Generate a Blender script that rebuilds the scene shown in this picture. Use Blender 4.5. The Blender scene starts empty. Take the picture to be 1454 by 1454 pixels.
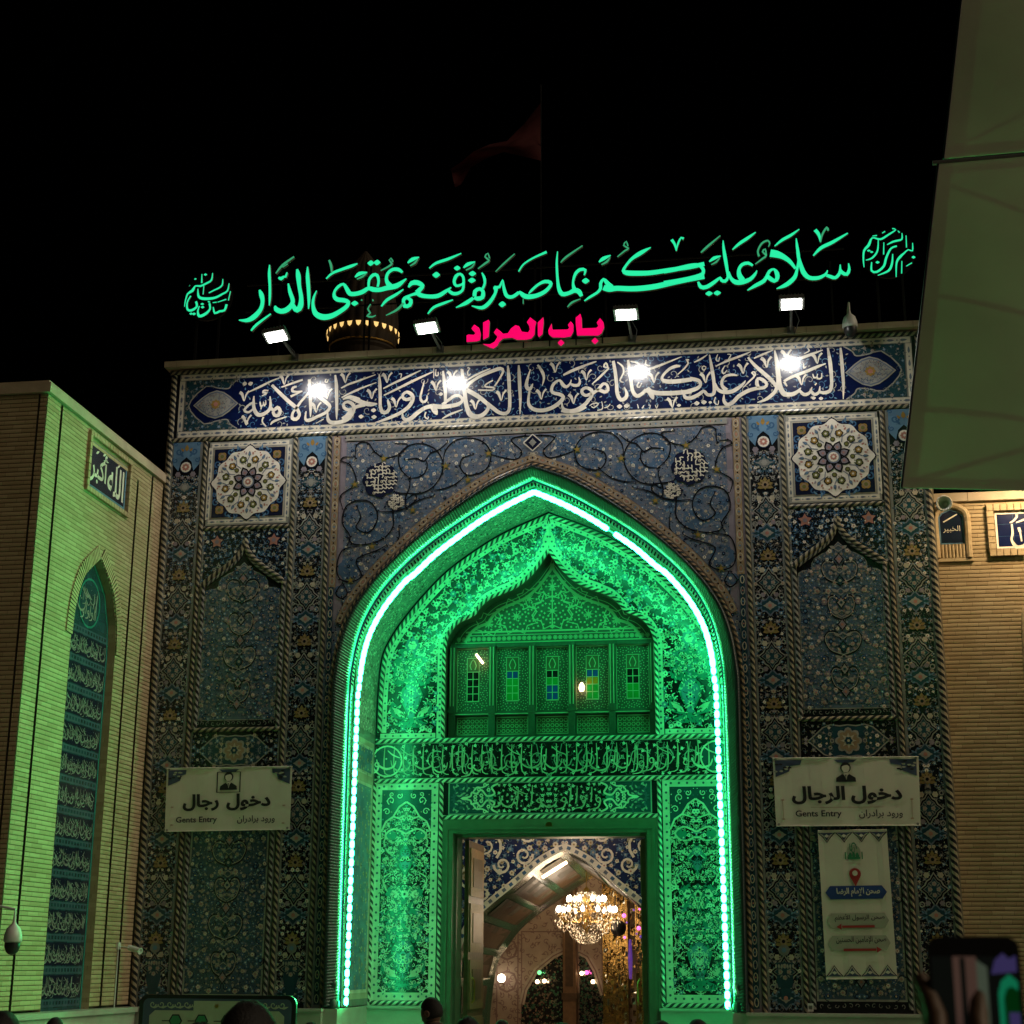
import bpy, bmesh, math, random
from mathutils import Vector, Matrix
random.seed(7)
PI = math.pi
sc = bpy.context.scene
COL = sc.collection

# ------------------------------------------------------------------ camera
YAW, PITCH, ROLL, FPX = 0.1588, 0.2766, 0.0051, 2254.116
CAM = Vector((3.5108, -24.0, 1.8371))
_cy, _sy = math.cos(YAW), math.sin(YAW)
FW = Vector((-_sy*math.cos(PITCH), _cy*math.cos(PITCH), math.sin(PITCH)))
_r = Vector((_cy, _sy, 0)); _u = _r.cross(FW)
RT = math.cos(ROLL)*_r + math.sin(ROLL)*_u
UP = -math.sin(ROLL)*_r + math.cos(ROLL)*_u
cd = bpy.data.cameras.new('camera'); cam = bpy.data.objects.new('camera', cd); COL.objects.link(cam)
cd.sensor_width = 36; cd.lens = 36*FPX/1454; cd.clip_end = 500; cd.clip_start = .05
cd.dof.use_dof = True; cd.dof.focus_distance = 26; cd.dof.aperture_fstop = 10
m3 = Matrix((RT, UP, -FW)).transposed()
cam.matrix_world = Matrix.Translation(CAM) @ m3.to_4x4()
sc.camera = cam

def ray(px, py):
    return FW + RT*((px-727)/FPX) - UP*((py-727)/FPX)
def at(px, py, Y=0.0):          # survey point of the photograph on the plane y = Y
    d = ray(px, py); return CAM + d*((Y-CAM.y)/d.y)
def atd(px, py, dist):          # survey point at a horizontal distance from the viewer
    d = ray(px, py); return CAM + d*(dist/math.hypot(d.x, d.y))

# ------------------------------------------------------------------ world, sun, exposure
SUN_EL, SUN_AZ = math.radians(32), math.radians(76)     # azimuth measured from -y towards +x
w = bpy.data.worlds.new('World'); sc.world = w; w.use_nodes = True
nt = w.node_tree; bg = nt.nodes['Background']
sky = nt.nodes.new('ShaderNodeTexSky'); sky.sky_type = 'NISHITA'; sky.sun_disc = False
sky.sun_elevation = SUN_EL; sky.sun_rotation = math.radians(180)-SUN_AZ
nt.links.new(sky.outputs[0], bg.inputs[0]); bg.inputs[1].default_value = 0.00002
sd = bpy.data.lights.new('sun', 'SUN'); sun = bpy.data.objects.new('sun', sd); COL.objects.link(sun)
sd.energy = 0.85; sd.angle = math.radians(45); sd.color = (1.0, .82, .56)  # dim broad warm sun stands in for the unseen lamps of the court
sdir = Vector((math.sin(SUN_AZ)*math.cos(SUN_EL), -math.cos(SUN_AZ)*math.cos(SUN_EL), math.sin(SUN_EL)))
sun.rotation_euler = sdir.to_track_quat('Z', 'Y').to_euler()
sc.view_settings.view_transform = 'Standard'; sc.view_settings.look = 'None'
sc.view_settings.exposure = 0; sc.view_settings.gamma = 1
sc.cycles.use_denoising = True
sc.cycles.max_bounces = 6; sc.cycles.sample_clamp_indirect = 4

# ------------------------------------------------------------------ materials
MATS = {}
def mat(name, col, rough=.5, metal=0, var=.12, scale=6, bump=0, bscale=40, emit=0, ecol=None, tile=0, spec=.5, trans=0, coat=0):
    m = bpy.data.materials.new(name); m.use_nodes = True; MATS[name] = m
    n = m.node_tree.nodes; L = m.node_tree.links; b = n['Principled BSDF']
    b.inputs['Roughness'].default_value = rough; b.inputs['Metallic'].default_value = metal
    b.inputs['Specular IOR Level'].default_value = spec
    b.inputs['Coat Weight'].default_value = coat; b.inputs['Coat Roughness'].default_value = .08
    tc = n.new('ShaderNodeTexCoord')
    geo = n.new('ShaderNodeNewGeometry')
    no = n.new('ShaderNodeTexNoise'); no.inputs['Scale'].default_value = scale; no.inputs['Detail'].default_value = 5
    L.new(geo.outputs['Position'], no.inputs['Vector'])
    mr = n.new('ShaderNodeMapRange'); mr.inputs[1].default_value = .25; mr.inputs[2].default_value = .75
    mr.inputs[3].default_value = 1-var; mr.inputs[4].default_value = 1+var
    L.new(no.outputs['Fac'], mr.inputs[0])
    fac = mr.outputs[0]
    if tile:                                    # square glazed tiles: each fires a little differently
        sn = n.new('ShaderNodeVectorMath'); sn.operation = 'SNAP'; sn.inputs[1].default_value = (tile,)*3
        L.new(geo.outputs['Position'], sn.inputs[0])
        wn = n.new('ShaderNodeTexWhiteNoise'); L.new(sn.outputs[0], wn.inputs['Vector'])
        m2 = n.new('ShaderNodeMapRange'); m2.inputs[3].default_value = .86; m2.inputs[4].default_value = 1.12
        L.new(wn.outputs['Value'], m2.inputs[0])
        mm = n.new('ShaderNodeMath'); mm.operation = 'MULTIPLY'; L.new(fac, mm.inputs[0]); L.new(m2.outputs[0], mm.inputs[1]); fac = mm.outputs[0]
        bump = bump or .25
    mx = n.new('ShaderNodeVectorMath'); mx.operation = 'SCALE'; mx.inputs[0].default_value = col
    L.new(fac, mx.inputs['Scale']); L.new(mx.outputs[0], b.inputs['Base Color'])
    if bump:
        nb = n.new('ShaderNodeTexNoise'); nb.inputs['Scale'].default_value = bscale; nb.inputs['Detail'].default_value = 4
        L.new(geo.outputs['Position'], nb.inputs['Vector'])
        bp = n.new('ShaderNodeBump'); bp.inputs['Strength'].default_value = bump; bp.inputs['Distance'].default_value = .01
        L.new(nb.outputs['Fac'], bp.inputs['Height']); L.new(bp.outputs[0], b.inputs['Normal'])
    if emit:
        b.inputs['Emission Color'].default_value = (*(ecol or col), 1); b.inputs['Emission Strength'].default_value = emit
    if trans:
        tr = n.new('ShaderNodeBsdfTranslucent'); L.new(mx.outputs[0], tr.inputs['Color'])
        ms = n.new('ShaderNodeMixShader'); ms.inputs[0].default_value = trans
        L.new(b.outputs[0], ms.inputs[1]); L.new(tr.outputs[0], ms.inputs[2]); L.new(ms.outputs[0], n['Material Output'].inputs[0])
    return m
T = dict(rough=.2, tile=.15, var=.1, bump=.12, bscale=9)
for nme, c in dict(navy=(.010, .013, .035), ink=(.010, .011, .014), cobalt=(.004, .009, .050), teal=(.055, .09, .13), deepteal=(.018, .055, .075),
                   sky=(.12, .22, .34), azure=(.05, .12, .24), slate=(.135, .16, .215), cream=(.46, .40, .31), white=(.74, .68, .60),
                   ochre=(.30, .185, .05), rose=(.42, .19, .15), olive=(.15, .15, .05), mauve=(.24, .20, .235), stone=(.30, .29, .265),
                   hallblue=(.012, .022, .085), oldgold=(.25, .18, .07), nichefield=(.095, .135, .185), bluegrey=(.07, .12, .20), grey=(.20, .20, .19), turq=(.03, .20, .18), tan=(.30, .21, .13), ivory=(.66, .60, .50)).items():
    mat('glaze_'+nme, c, **T)
mat('rope_glaze', (.011, .032, .030), .34, bump=.1)
mat('glaze_band', (.012, .016, .018), .3); mat('glaze_straw', (.34, .29, .2), .3, var=.2)
mat('dome_gold', (.024, .014, .005), .75, metal=.2, var=.2)  # gold darkened to near black: the unlit dome's shade put into its colour
mat('marble', (.42, .42, .36), .25, var=.16, scale=2.2, bump=.04)
mat('coping_stone', (.42, .34, .24), .7, var=.2, scale=3, bump=.3)
mat('masonry', (.30, .25, .18), .9, bump=.3)
mat('wood', (.10, .06, .028), .4, var=.3, scale=9, bump=.25, bscale=60)
mat('wood_light', (.22, .13, .06), .45, var=.25, scale=9, bump=.25, bscale=60)
mat('carved_wood', (.06, .055, .038), .45, var=.25, scale=20, bump=.35, bscale=70)
mat('carved_line', (.40, .36, .24), .4)
mat('door_paint', (.09, .10, .07), .35, var=.15, bump=.1)
mat('black_metal', (.012, .012, .013), .4, metal=.3)
mat('black_plastic', (.012, .012, .014), .35)
mat('grey_metal', (.22, .22, .22), .4, metal=.8)
mat('white_plastic', (.6, .6, .58), .35)
mat('pole_dark', (.003, .003, .003), .9)  # near-black flag pole: unlit darkness put into the colour
mat('gold', (.62, .40, .12), .28, metal=1, var=.2, bump=.1)
mat('gold_glow', (.8, .5, .18), .4, metal=0, emit=1.1, ecol=(1, .62, .2))  # self-glowing gold: light falling on the scallops put into the material
mat('flood_lens', (1, 1, 1), .3, emit=30, ecol=(1, .97, .9))
mat('sign_green', (.05, .5, .25), .4, emit=1.0, ecol=(.02, .86, .38))
mat('sign_thin', (.05, .4, .2), .4, emit=.42, ecol=(.08, .80, .36))
mat('sign_edge', (.25, .35, .28), .4)
mat('sign_red', (.6, .02, .12), .4, emit=1.0, ecol=(.93, .0, .13))
mat('led_green', (.1, 1, .4), .4, emit=54, ecol=(.022, 1, .285))
mat('vinyl', (.66, .62, .52), .45, var=.06, scale=3)
mat('vinyl_ink', (.012, .012, .014), .5)
mat('vinyl_blue', (.05, .07, .13), .5)
mat('vinyl_royal', (.015, .05, .2), .5)
mat('vinyl_red', (.35, .03, .025), .5)
mat('vinyl_green', (.03, .2, .09), .5)
mat('vinyl_sage', (.36, .37, .29), .5)
mat('vinyl_tan', (.42, .28, .2), .5)
mat('flag_cloth', (.07, .003, .005), .8, trans=.3)
mat('awning_cloth', (.50, .50, .38), .75, var=.08, scale=1.2, bump=.1, bscale=12, trans=.36)
mat('awning_seam', (.62, .60, .46), .75, trans=.55)
mat('glass_dark', (.012, .014, .016), .06)
mat('pane_blue', (.01, .05, .30), .1); mat('pane_amber', (.45, .18, .02), .1); mat('pane_green', (.02, .22, .05), .1)
mat('crystal', (.85, .78, .68), .05, metal=.6, var=.3)
mat('bulb', (1, .9, .7), .3, emit=9, ecol=(1, .85, .66))
mat('warm_lamp', (1, .8, .5), .3, emit=7, ecol=(1, .70, .40))
mat('pink_lamp', (1, .3, .7), .3, emit=2.5, ecol=(1, .12, .55))
mat('violet_lamp', (.4, .2, 1), .3, emit=.15, ecol=(.30, .10, 1))
mat('stucco', (.40, .315, .225), .7, var=.12, scale=5, bump=.2)
mat('stucco_line', (.22, .14, .11), .7)
mat('coffer', (.085, .075, .045), .6, var=.3, scale=14, bump=.3)
mat('mirror_dark', (.03, .03, .03), .12, metal=.4)
mat('mirror_chip', (.6, .58, .5), .08, metal=.9)
mat('mirror_gold', (.40, .25, .08), .22, metal=.9, var=.35, scale=14, bump=.5, bscale=20)
mat('green_marble', (.05, .16, .09), .2, var=.3, scale=6)
mat('paving', (.25, .23, .2), .45, tile=.6, var=.12)
mat('skin', (.13, .075, .048), .5, var=.15, bump=.15, bscale=90); mat('hair', (.005, .004, .004), .7, bump=.5, bscale=160)
mat('cloth_black', (.012, .012, .013), .85, bump=.3, bscale=90); mat('cloth_grey', (.05, .05, .055), .85, bump=.3, bscale=90)
mat('cloth_brown', (.045, .03, .022), .85, bump=.3, bscale=90); mat('eye_white', (.6, .58, .55), .3)
def brick_mat(name, c1, c2, rowh):
    m = bpy.data.materials.new(name); m.use_nodes = True; MATS[name] = m
    n = m.node_tree.nodes; L = m.node_tree.links; b = n['Principled BSDF']; b.inputs['Roughness'].default_value = .85
    geo = n.new('ShaderNodeNewGeometry'); sx = n.new('ShaderNodeSeparateXYZ'); L.new(geo.outputs['Position'], sx.inputs[0])
    ad = n.new('ShaderNodeMath'); ad.operation = 'ADD'; L.new(sx.outputs[0], ad.inputs[0]); L.new(sx.outputs[1], ad.inputs[1])
    dz = n.new('ShaderNodeMath'); dz.operation = 'DIVIDE'; L.new(sx.outputs[2], dz.inputs[0]); dz.inputs[1].default_value = rowh
    fl = n.new('ShaderNodeMath'); fl.operation = 'FLOOR'; L.new(dz.outputs[0], fl.inputs[0])
    hf = n.new('ShaderNodeMath'); hf.operation = 'MULTIPLY_ADD'; L.new(fl.outputs[0], hf.inputs[0]); hf.inputs[1].default_value = .137; L.new(ad.outputs[0], hf.inputs[2])
    dx = n.new('ShaderNodeMath'); dx.operation = 'DIVIDE'; L.new(hf.outputs[0], dx.inputs[0]); dx.inputs[1].default_value = .31
    fx = n.new('ShaderNodeMath'); fx.operation = 'FLOOR'; L.new(dx.outputs[0], fx.inputs[0])
    cb = n.new('ShaderNodeCombineXYZ'); L.new(fx.outputs[0], cb.inputs[0]); L.new(fl.outputs[0], cb.inputs[1])
    wn = n.new('ShaderNodeTexWhiteNoise'); L.new(cb.outputs[0], wn.inputs['Vector'])
    no = n.new('ShaderNodeTexNoise'); no.inputs['Scale'].default_value = 1.1; no.inputs['Detail'].default_value = 6; L.new(geo.outputs['Position'], no.inputs['Vector'])
    mixf = n.new('ShaderNodeMath'); mixf.operation = 'MULTIPLY_ADD'; L.new(wn.outputs['Value'], mixf.inputs[0]); mixf.inputs[1].default_value = .55
    ns = n.new('ShaderNodeMath'); ns.operation = 'MULTIPLY_ADD'; L.new(no.outputs['Fac'], ns.inputs[0]); ns.inputs[1].default_value = 1.1; ns.inputs[2].default_value = -.33
    L.new(ns.outputs[0], mixf.inputs[2])
    mx = n.new('ShaderNodeMix'); mx.data_type = 'RGBA'; mx.inputs[6].default_value = (*c1, 1); mx.inputs[7].default_value = (*c2, 1)
    L.new(mixf.outputs[0], mx.inputs[0])
    fr = n.new('ShaderNodeMath'); fr.operation = 'FRACT'; L.new(dx.outputs[0], fr.inputs[0]); lt = n.new('ShaderNodeMath'); lt.operation = 'LESS_THAN'; L.new(fr.outputs[0], lt.inputs[0]); lt.inputs[1].default_value = .018
    m4 = n.new('ShaderNodeMix'); m4.data_type = 'RGBA'; L.new(lt.outputs[0], m4.inputs[0]); L.new(mx.outputs[2], m4.inputs[6]); m4.inputs[7].default_value = (.2, .145, .08, 1); L.new(m4.outputs[2], b.inputs['Base Color'])
    nb = n.new('ShaderNodeTexNoise'); nb.inputs['Scale'].default_value = 55; L.new(geo.outputs['Position'], nb.inputs['Vector'])
    bp = n.new('ShaderNodeBump'); bp.inputs['Strength'].default_value = .3; bp.inputs['Distance'].default_value = .01
    L.new(nb.outputs['Fac'], bp.inputs['Height']); L.new(bp.outputs[0], b.inputs['Normal'])
brick_mat('brick', (.33, .235, .125), (.52, .41, .25), .063)
mat('brick_joint', (.10, .07, .04), .9)

# ------------------------------------------------------------------ mesh helpers
class MB:
    def __init__(s): s.v = []; s.f = []; s.m = []; s.names = []
    def mi(s, name):
        if name not in s.names: s.names.append(name)
        return s.names.index(name)
    def face(s, pts, m):
        k = len(s.v); s.v.extend(tuple(p) for p in pts); s.f.append(tuple(range(k, k+len(pts)))); s.m.append(s.mi(m))
    def grid(s, rows, m, close=False):
        k = len(s.v); c = len(rows[0]); i = s.mi(m)
        for r in rows: s.v.extend(tuple(p) for p in r)
        for a in range(len(rows)-1):
            for b in range(c if close else c-1):
                b2 = (b+1) % c
                s.f.append((k+a*c+b, k+a*c+b2, k+(a+1)*c+b2, k+(a+1)*c+b)); s.m.append(i)
    def box(s, a, b, m):
        x0, y0, z0 = a; x1, y1, z1 = b
        p = [(x0, y0, z0), (x1, y0, z0), (x1, y1, z0), (x0, y1, z0), (x0, y0, z1), (x1, y0, z1), (x1, y1, z1), (x0, y1, z1)]
        k = len(s.v); s.v.extend(p); i = s.mi(m)
        for q in ((0, 3, 2, 1), (4, 5, 6, 7), (0, 1, 5, 4), (1, 2, 6, 5), (2, 3, 7, 6), (3, 0, 4, 7)): s.f.append(tuple(k+j for j in q)); s.m.append(i)
    def tube(s, path, r, m, n=8, cap=True):
        path = [Vector(p) for p in path]; rr = r if isinstance(r, (list, tuple)) else [r]*len(path); rows = []
        for i, p in enumerate(path):
            t = (path[min(i+1, len(path)-1)]-path[max(i-1, 0)]).normalized()
            a = t.orthogonal().normalized() if i == 0 else (a-t*a.dot(t)).normalized()
            b = t.cross(a); rows.append([p+(a*math.cos(2*PI*j/n)+b*math.sin(2*PI*j/n))*rr[i] for j in range(n)])
        s.grid(rows, m, True)
        if cap: s.face(rows[0][::-1], m); s.face(rows[-1], m)
    def lathe(s, prof, m, o=(0, 0, 0), n=20, ax=None):
        o = Vector(o); q = Vector((0, 0, 1)).rotation_difference(Vector(ax).normalized()) if ax else None
        rows = []
        for r, z in prof:
            row = [Vector((r*math.cos(2*PI*j/n), r*math.sin(2*PI*j/n), z)) for j in range(n)]
            rows.append([o+(q @ p if q else p) for p in row])
        s.grid(rows, m, True)
    def prism(s, pts, y0, y1, m, side=None):         # polygon in x,z between y0 and y1
        s.face([(x, y0, z) for x, z in pts], m); s.face([(x, y1, z) for x, z in pts][::-1], m)
        n = len(pts)
        for i in range(n):
            a, b = pts[i], pts[(i+1) % n]; s.face([(a[0], y0, a[1]), (b[0], y0, b[1]), (b[0], y1, b[1]), (a[0], y1, a[1])], side or m)
    def build(s, name, parent=None, smooth=False, loc=None):
        me = bpy.data.meshes.new(name); me.from_pydata(s.v, [], s.f)
        for n in s.names: me.materials.append(MATS[n])
        me.polygons.foreach_set('material_index', s.m)
        if smooth: me.polygons.foreach_set('use_smooth', [True]*len(s.f))
        me.update()
        o = bpy.data.objects.new(name, me); COL.objects.link(o)
        if loc: o.location = loc
        if parent:
            o.parent = parent; 
            if parent.location.length: o.matrix_parent_inverse = Matrix.Translation(parent.location).inverted()
        return o
def tag(o, label, cat, group=None, kind=None):
    o['label'] = label; o['category'] = cat
    if group: o['group'] = group
    if kind: o['kind'] = kind
    return o
def thing(name, label, cat, loc=(0, 0, 0), group=None):
    o = bpy.data.objects.new(name, None); COL.objects.link(o); o.location = loc; o.empty_display_size = .2
    return tag(o, label, cat, group)
def struct(name, mb, **k):
    o = mb.build(name, **k); o['kind'] = 'structure'; return o

def smooth(pts, step=.08):
    P = [Vector(p) for p in pts]; out = []
    for i in range(len(P)-1):
        p0 = P[max(i-1, 0)]; p1 = P[i]; p2 = P[i+1]; p3 = P[min(i+2, len(P)-1)]
        k = max(1, int(math.ceil((p2-p1).length/step)))
        for j in range(k):
            t = j/k
            out.append(.5*((2*p1)+(p2-p0)*t+(2*p0-5*p1+4*p2-p3)*t*t+(3*p1-p0-3*p2+p3)*t**3))
    out.append(P[-1]); return out
def arch(half, step=.08):          # half profile from apex down -> left foot .. apex .. right foot
    h = [(p.x, p.y) for p in smooth([Vector(q) for q in half], step)]
    return [(-x, z) for x, z in h[::-1]] + h[1:]
def inset(path, d):                # shift an open x,z path sideways (positive = towards the inside of an arch drawn left to right)
    out = []
    for i in range(len(path)):
        a = Vector(path[max(i-1, 0)]); b = Vector(path[min(i+1, len(path)-1)]); t = (b-a).normalized(); out.append((path[i][0]+t.y*d, path[i][1]-t.x*d))
    return out
class Arc:
    def __init__(s, pts):
        s.p = [Vector(p) for p in pts]; s.d = [0]
        for a, b in zip(s.p, s.p[1:]): s.d.append(s.d[-1]+(b-a).length)
        s.L = s.d[-1]; s.i = 0
    def __call__(s, t):
        t = min(max(t, 0), s.L); i = s.i
        if s.d[i] > t: i = 0
        while i < len(s.p)-2 and s.d[i+1] < t: i += 1
        s.i = i; f = (t-s.d[i])/max(1e-9, s.d[i+1]-s.d[i]); return s.p[i].lerp(s.p[i+1], f)
    def tan(s, t): return (s(min(t+.02, s.L))-s(max(t-.02, 0))).normalized()
def rope(mb, path, w, pitch, ma, mb_, out=(0, -1, 0), skew=1.0, rise=.75, K=4):
    A = Arc(path); out = Vector(out); n = max(2, int(A.L/pitch)*2); ds = A.L/n
    def pt(s, k):
        a = PI*k/K; t = A.tan(s); sd = t.cross(out).normalized(); return A(s)+sd*(math.cos(a)*w/2)+out*(math.sin(a)*w/2*rise)
    ia, ib = mb.mi(ma), mb.mi(mb_); sh = skew*pitch; e = int(sh/ds)+1
    for i in range(-e, n):
        k0 = len(mb.v)
        for j in (0, 1):
            for k in range(K+1): mb.v.append(tuple(pt(min(max((i+j)*ds+sh*k/K, 0), A.L), k)))
        for k in range(K): mb.f.append((k0+k, k0+k+1, k0+K+2+k, k0+K+1+k)); mb.m.append(ia if i % 2 else ib)

# ------------------------------------------------------------------ flat ornament: shapes laid a few mm proud of one another
class Pan:
    STEP = .0025
    def __init__(s, mb, M=None, y=0.0):
        s.k = 0; s.mb = mb; s.M = M or (lambda u, v, h: (u, y-h, v)); s.tf = [lambda x, z: (x, z)]
    def mirror(s, x0): s.tf = [lambda x, z: (x, z), lambda x, z: (2*x0-x, z)]; return s
    def mirror4(s, x0, z0): s.tf = [lambda x, z: (x, z), lambda x, z: (2*x0-x, z), lambda x, z: (x, 2*z0-z), lambda x, z: (2*x0-x, 2*z0-z)]; return s
    def plain(s): s.tf = [lambda x, z: (x, z)]; return s
    def poly(s, pts, m, l=0):
        for t in s.tf: s.k += 1; h = (l+(s.k*7 % 61)*.006)*s.STEP; s.mb.face([s.M(*t(x, z), h) for x, z in pts], m)
    def rect(s, x0, z0, x1, z1, m, l=0): s.poly([(x0, z0), (x1, z0), (x1, z1), (x0, z1)], m, l)
    def frame(s, x0, z0, x1, z1, t, m, l=0):
        s.rect(x0, z0, x1, z0+t, m, l); s.rect(x0, z1-t, x1, z1, m, l); s.rect(x0, z0+t, x0+t, z1-t, m, l); s.rect(x1-t, z0+t, x1, z1-t, m, l)
    def disc(s, x, z, r, m, l=0, n=10, sx=1): s.poly([(x+sx*r*math.cos(2*PI*i/n), z+r*math.sin(2*PI*i/n)) for i in range(n)], m, l)
    def star(s, x, z, r, r2, k, m, l=0, a=0): s.poly([(x+q*math.cos(a+PI*i/k), z+q*math.sin(a+PI*i/k)) for i in range(2*k) for q in [(r, r2)[i % 2]]], m, l)
    def rosette(s, x, z, r, k, m, l=0, a=0, d=.22, n=4):
        N = k*n; s.poly([(x+q*math.cos(t), z+q*math.sin(t)) for i in range(N) for t in [a+2*PI*i/N] for q in [r*(1-d+d*abs(math.cos(k*(t-a)/2))*1.0)]], m, l)
    def leaf(s, x, z, a, L, w, m, l=0):
        c, sn = math.cos(a), math.sin(a); s.poly([(x+c*p-sn*q, z+sn*p+c*q) for p, q in ((0, 0), (L*.3, w*.5), (L*.65, w*.4), (L, 0), (L*.65, -w*.4), (L*.3, -w*.5))], m, l)
    def stroke(s, pts, m, l=0, sm=None, cap=True):            # pts: (x, z, width)
        P = smooth([Vector(p) for p in pts], sm) if sm else [Vector(p) for p in pts]
        A, B = [], []
        for i, p in enumerate(P):
            a = P[max(i-1, 0)]; b = P[min(i+1, len(P)-1)]; dx, dz = b.x-a.x, b.y-a.y; q = math.hypot(dx, dz) or 1
            nx, nz = -dz/q*p.z/2, dx/q*p.z/2; A.append((p.x+nx, p.y+nz)); B.append((p.x-nx, p.y-nz))
        for t in s.tf: s.k += 1; h = (l+(s.k*7 % 61)*.006)*s.STEP; s.mb.grid([[s.M(*t(*p), h) for p in A], [s.M(*t(*p), h) for p in B]], m)
    def line(s, pts, w, m, l=0, sm=None): s.stroke([(x, z, w) for x, z in pts], m, l, sm)
    def ring(s, x, z, r, w, m, l=0, n=12): s.line([(x+r*math.cos(2*PI*i/n), z+r*math.sin(2*PI*i/n)) for i in range(n+1)], w, m, l)
    def curl(s, x, z, r, a, turns, w, m, l=0, sgn=1, n=12):
        s.stroke([(x+r*(1-.8*i/n)*math.cos(a+sgn*turns*2*PI*i/n), z+r*(1-.8*i/n)*math.sin(a+sgn*turns*2*PI*i/n), w*(1-.4*i/n)) for i in range(n+1)], m, l)
    def flower(s, x, z, r, c, l=1, k=5, a=None):
        a = random.random()*6 if a is None else a
        s.rosette(x, z, r, k, c[0], l, a); 
        if len(c) > 2: s.rosette(x, z, r*.66, k, c[2], l+1, a)
        s.disc(x, z, r*.34, c[1], l+2, 6)
    def palmette(s, x, z, r, c1, c2, c3, l=2):      # the large yellow lotus blossom
        for i in range(7):
            a = PI/2+(i-3)*.62; rr = r*(1.05 if i == 3 else .92); s.leaf(x, z-.1*r, a, rr, r*.55, c1, l+(i % 2)*.5)
        for i in range(6): a = PI/2+(i-2.5)*.62; s.leaf(x, z-.1*r, a, r*.72, r*.10, c3, l+1)
        s.leaf(x-.0, z-.1*r, -PI/2, r*.5, r*.4, c1, l+.8); s.rosette(x, z, r*.42, 6, c2, l+1.5); s.disc(x, z, r*.18, c3, l+2)
    def lozenge(s, x, z, rx, rz, m, l=0, bump=.12):
        P = []
        for i in range(32):
            t = 2*PI*i/32; c, sn = math.cos(t), math.sin(t); k = 1/(abs(c)+abs(sn)); k *= 1+bump*math.cos(8*t)*.5; P.append((x+rx*c*k, z+rz*sn*k))
        s.poly(P, m, l)
def inside(p, poly):
    x, z = p; r = False; n = len(poly)
    for i in range(n):
        x0, z0 = poly[i]; x1, z1 = poly[i-1]
        if (z0 > z) != (z1 > z) and x < (x1-x0)*(z-z0)/(z1-z0)+x0: r = not r
    return r
def darts(region, rmin, n, ok=None, rng=random):
    xs = [p[0] for p in region]; zs = [p[1] for p in region]; x0, x1, z0, z1 = min(xs), max(xs), min(zs), max(zs)
    cells = {}; out = []
    for _ in range(n):
        p = (rng.uniform(x0, x1), rng.uniform(z0, z1))
        if ok and not ok(p): continue
        if not inside(p, region): continue
        c = (int(p[0]/rmin), int(p[1]/rmin)); bad = False
        for i in (-1, 0, 1):
            for j in (-1, 0, 1):
                for q in cells.get((c[0]+i, c[1]+j), ()):
                    if (q[0]-p[0])**2+(q[1]-p[1])**2 < rmin*rmin: bad = True
        if bad: continue
        cells.setdefault(c, []).append(p); out.append(p)
    return out
G = 'glaze_'
PAL_DARK = [(G+'cream', G+'rose'), (G+'stone', G+'navy'), (G+'grey', G+'cream'), (G+'sky', G+'white'), (G+'white', G+'rose'), (G+'mauve', G+'cream'), (G+'teal', G+'stone')]
def floral(p, region, rmin, size, pal, leafs, stem, l=1, ok=None, n=6000, stems=True):
    for x, z in darts(region, rmin, n, ok):
        r = size*random.uniform(.6, 1.25); c = random.choice(pal); a = random.random()*6.28
        if stems:
            p.stroke([(x, z, size*.22), (x+rmin*.5*math.cos(a), z+rmin*.5*math.sin(a), size*.22), (x+rmin*.8*math.cos(a+.7), z+rmin*.8*math.sin(a+.7), size*.14), (x+rmin*.7*math.cos(a+1.5), z+rmin*.7*math.sin(a+1.5), size*.1)], stem, l)
        for i in range(3):
            b = a+1.2+i*1.9; p.leaf(x+r*.8*math.cos(b), z+r*.8*math.sin(b), b+.5, r*1.15, r*.6, random.choice(leafs), l+.5)
        p.flower(x, z, r, c, l+1, random.choice((5, 6, 6, 8)))
def speckle(p, region, n, size, mats, l=1, ok=None):
    xs = [q[0] for q in region]; zs = [q[1] for q in region]; x0, x1, z0, z1 = min(xs), max(xs), min(zs), max(zs)
    for _ in range(n):
        x, z = random.uniform(x0, x1), random.uniform(z0, z1)
        if (ok and not ok((x, z))) or not inside((x, z), region): continue
        m = random.choice(mats); r = size*random.uniform(.5, 1.4); k = random.random()
        if k < .55: p.leaf(x, z, random.random()*6.28, r*1.8, r*.8, m, l+random.random())
        elif k < .85: p.disc(x, z, r*.55, m, l+1+random.random(), 6)
        else: p.curl(x, z, r*1.1, random.random()*6, .8, r*.3, m, l+1, random.choice((-1, 1)), 7)
def dashes(p, a, b, w, base, dark, pitch=.16, l=0, dotm=None):           # pale fillet with dark dashes from a to b
    ax, az = a; bx, bz = b; L = math.hypot(bx-ax, bz-az); tx, tz = (bx-ax)/L, (bz-az)/L; nx, nz = -tz*w/2, tx*w/2
    p.poly([(ax+nx, az+nz), (bx+nx, bz+nz), (bx-nx, bz-nz), (ax-nx, az-nz)], base, l)
    n = max(1, int(L/pitch))
    for i in range(n):
        t = (i+.5)*L/n; x, z = ax+tx*t, az+tz*t; an = math.atan2(tz, tx)
        p.leaf(x-tx*pitch*.3, z-tz*pitch*.3, an, pitch*.6, w*.42, dark, l+1)
        p.disc(ax+tx*i*L/n, az+tz*i*L/n, w*.16, dark, l+1, 4)
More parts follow.
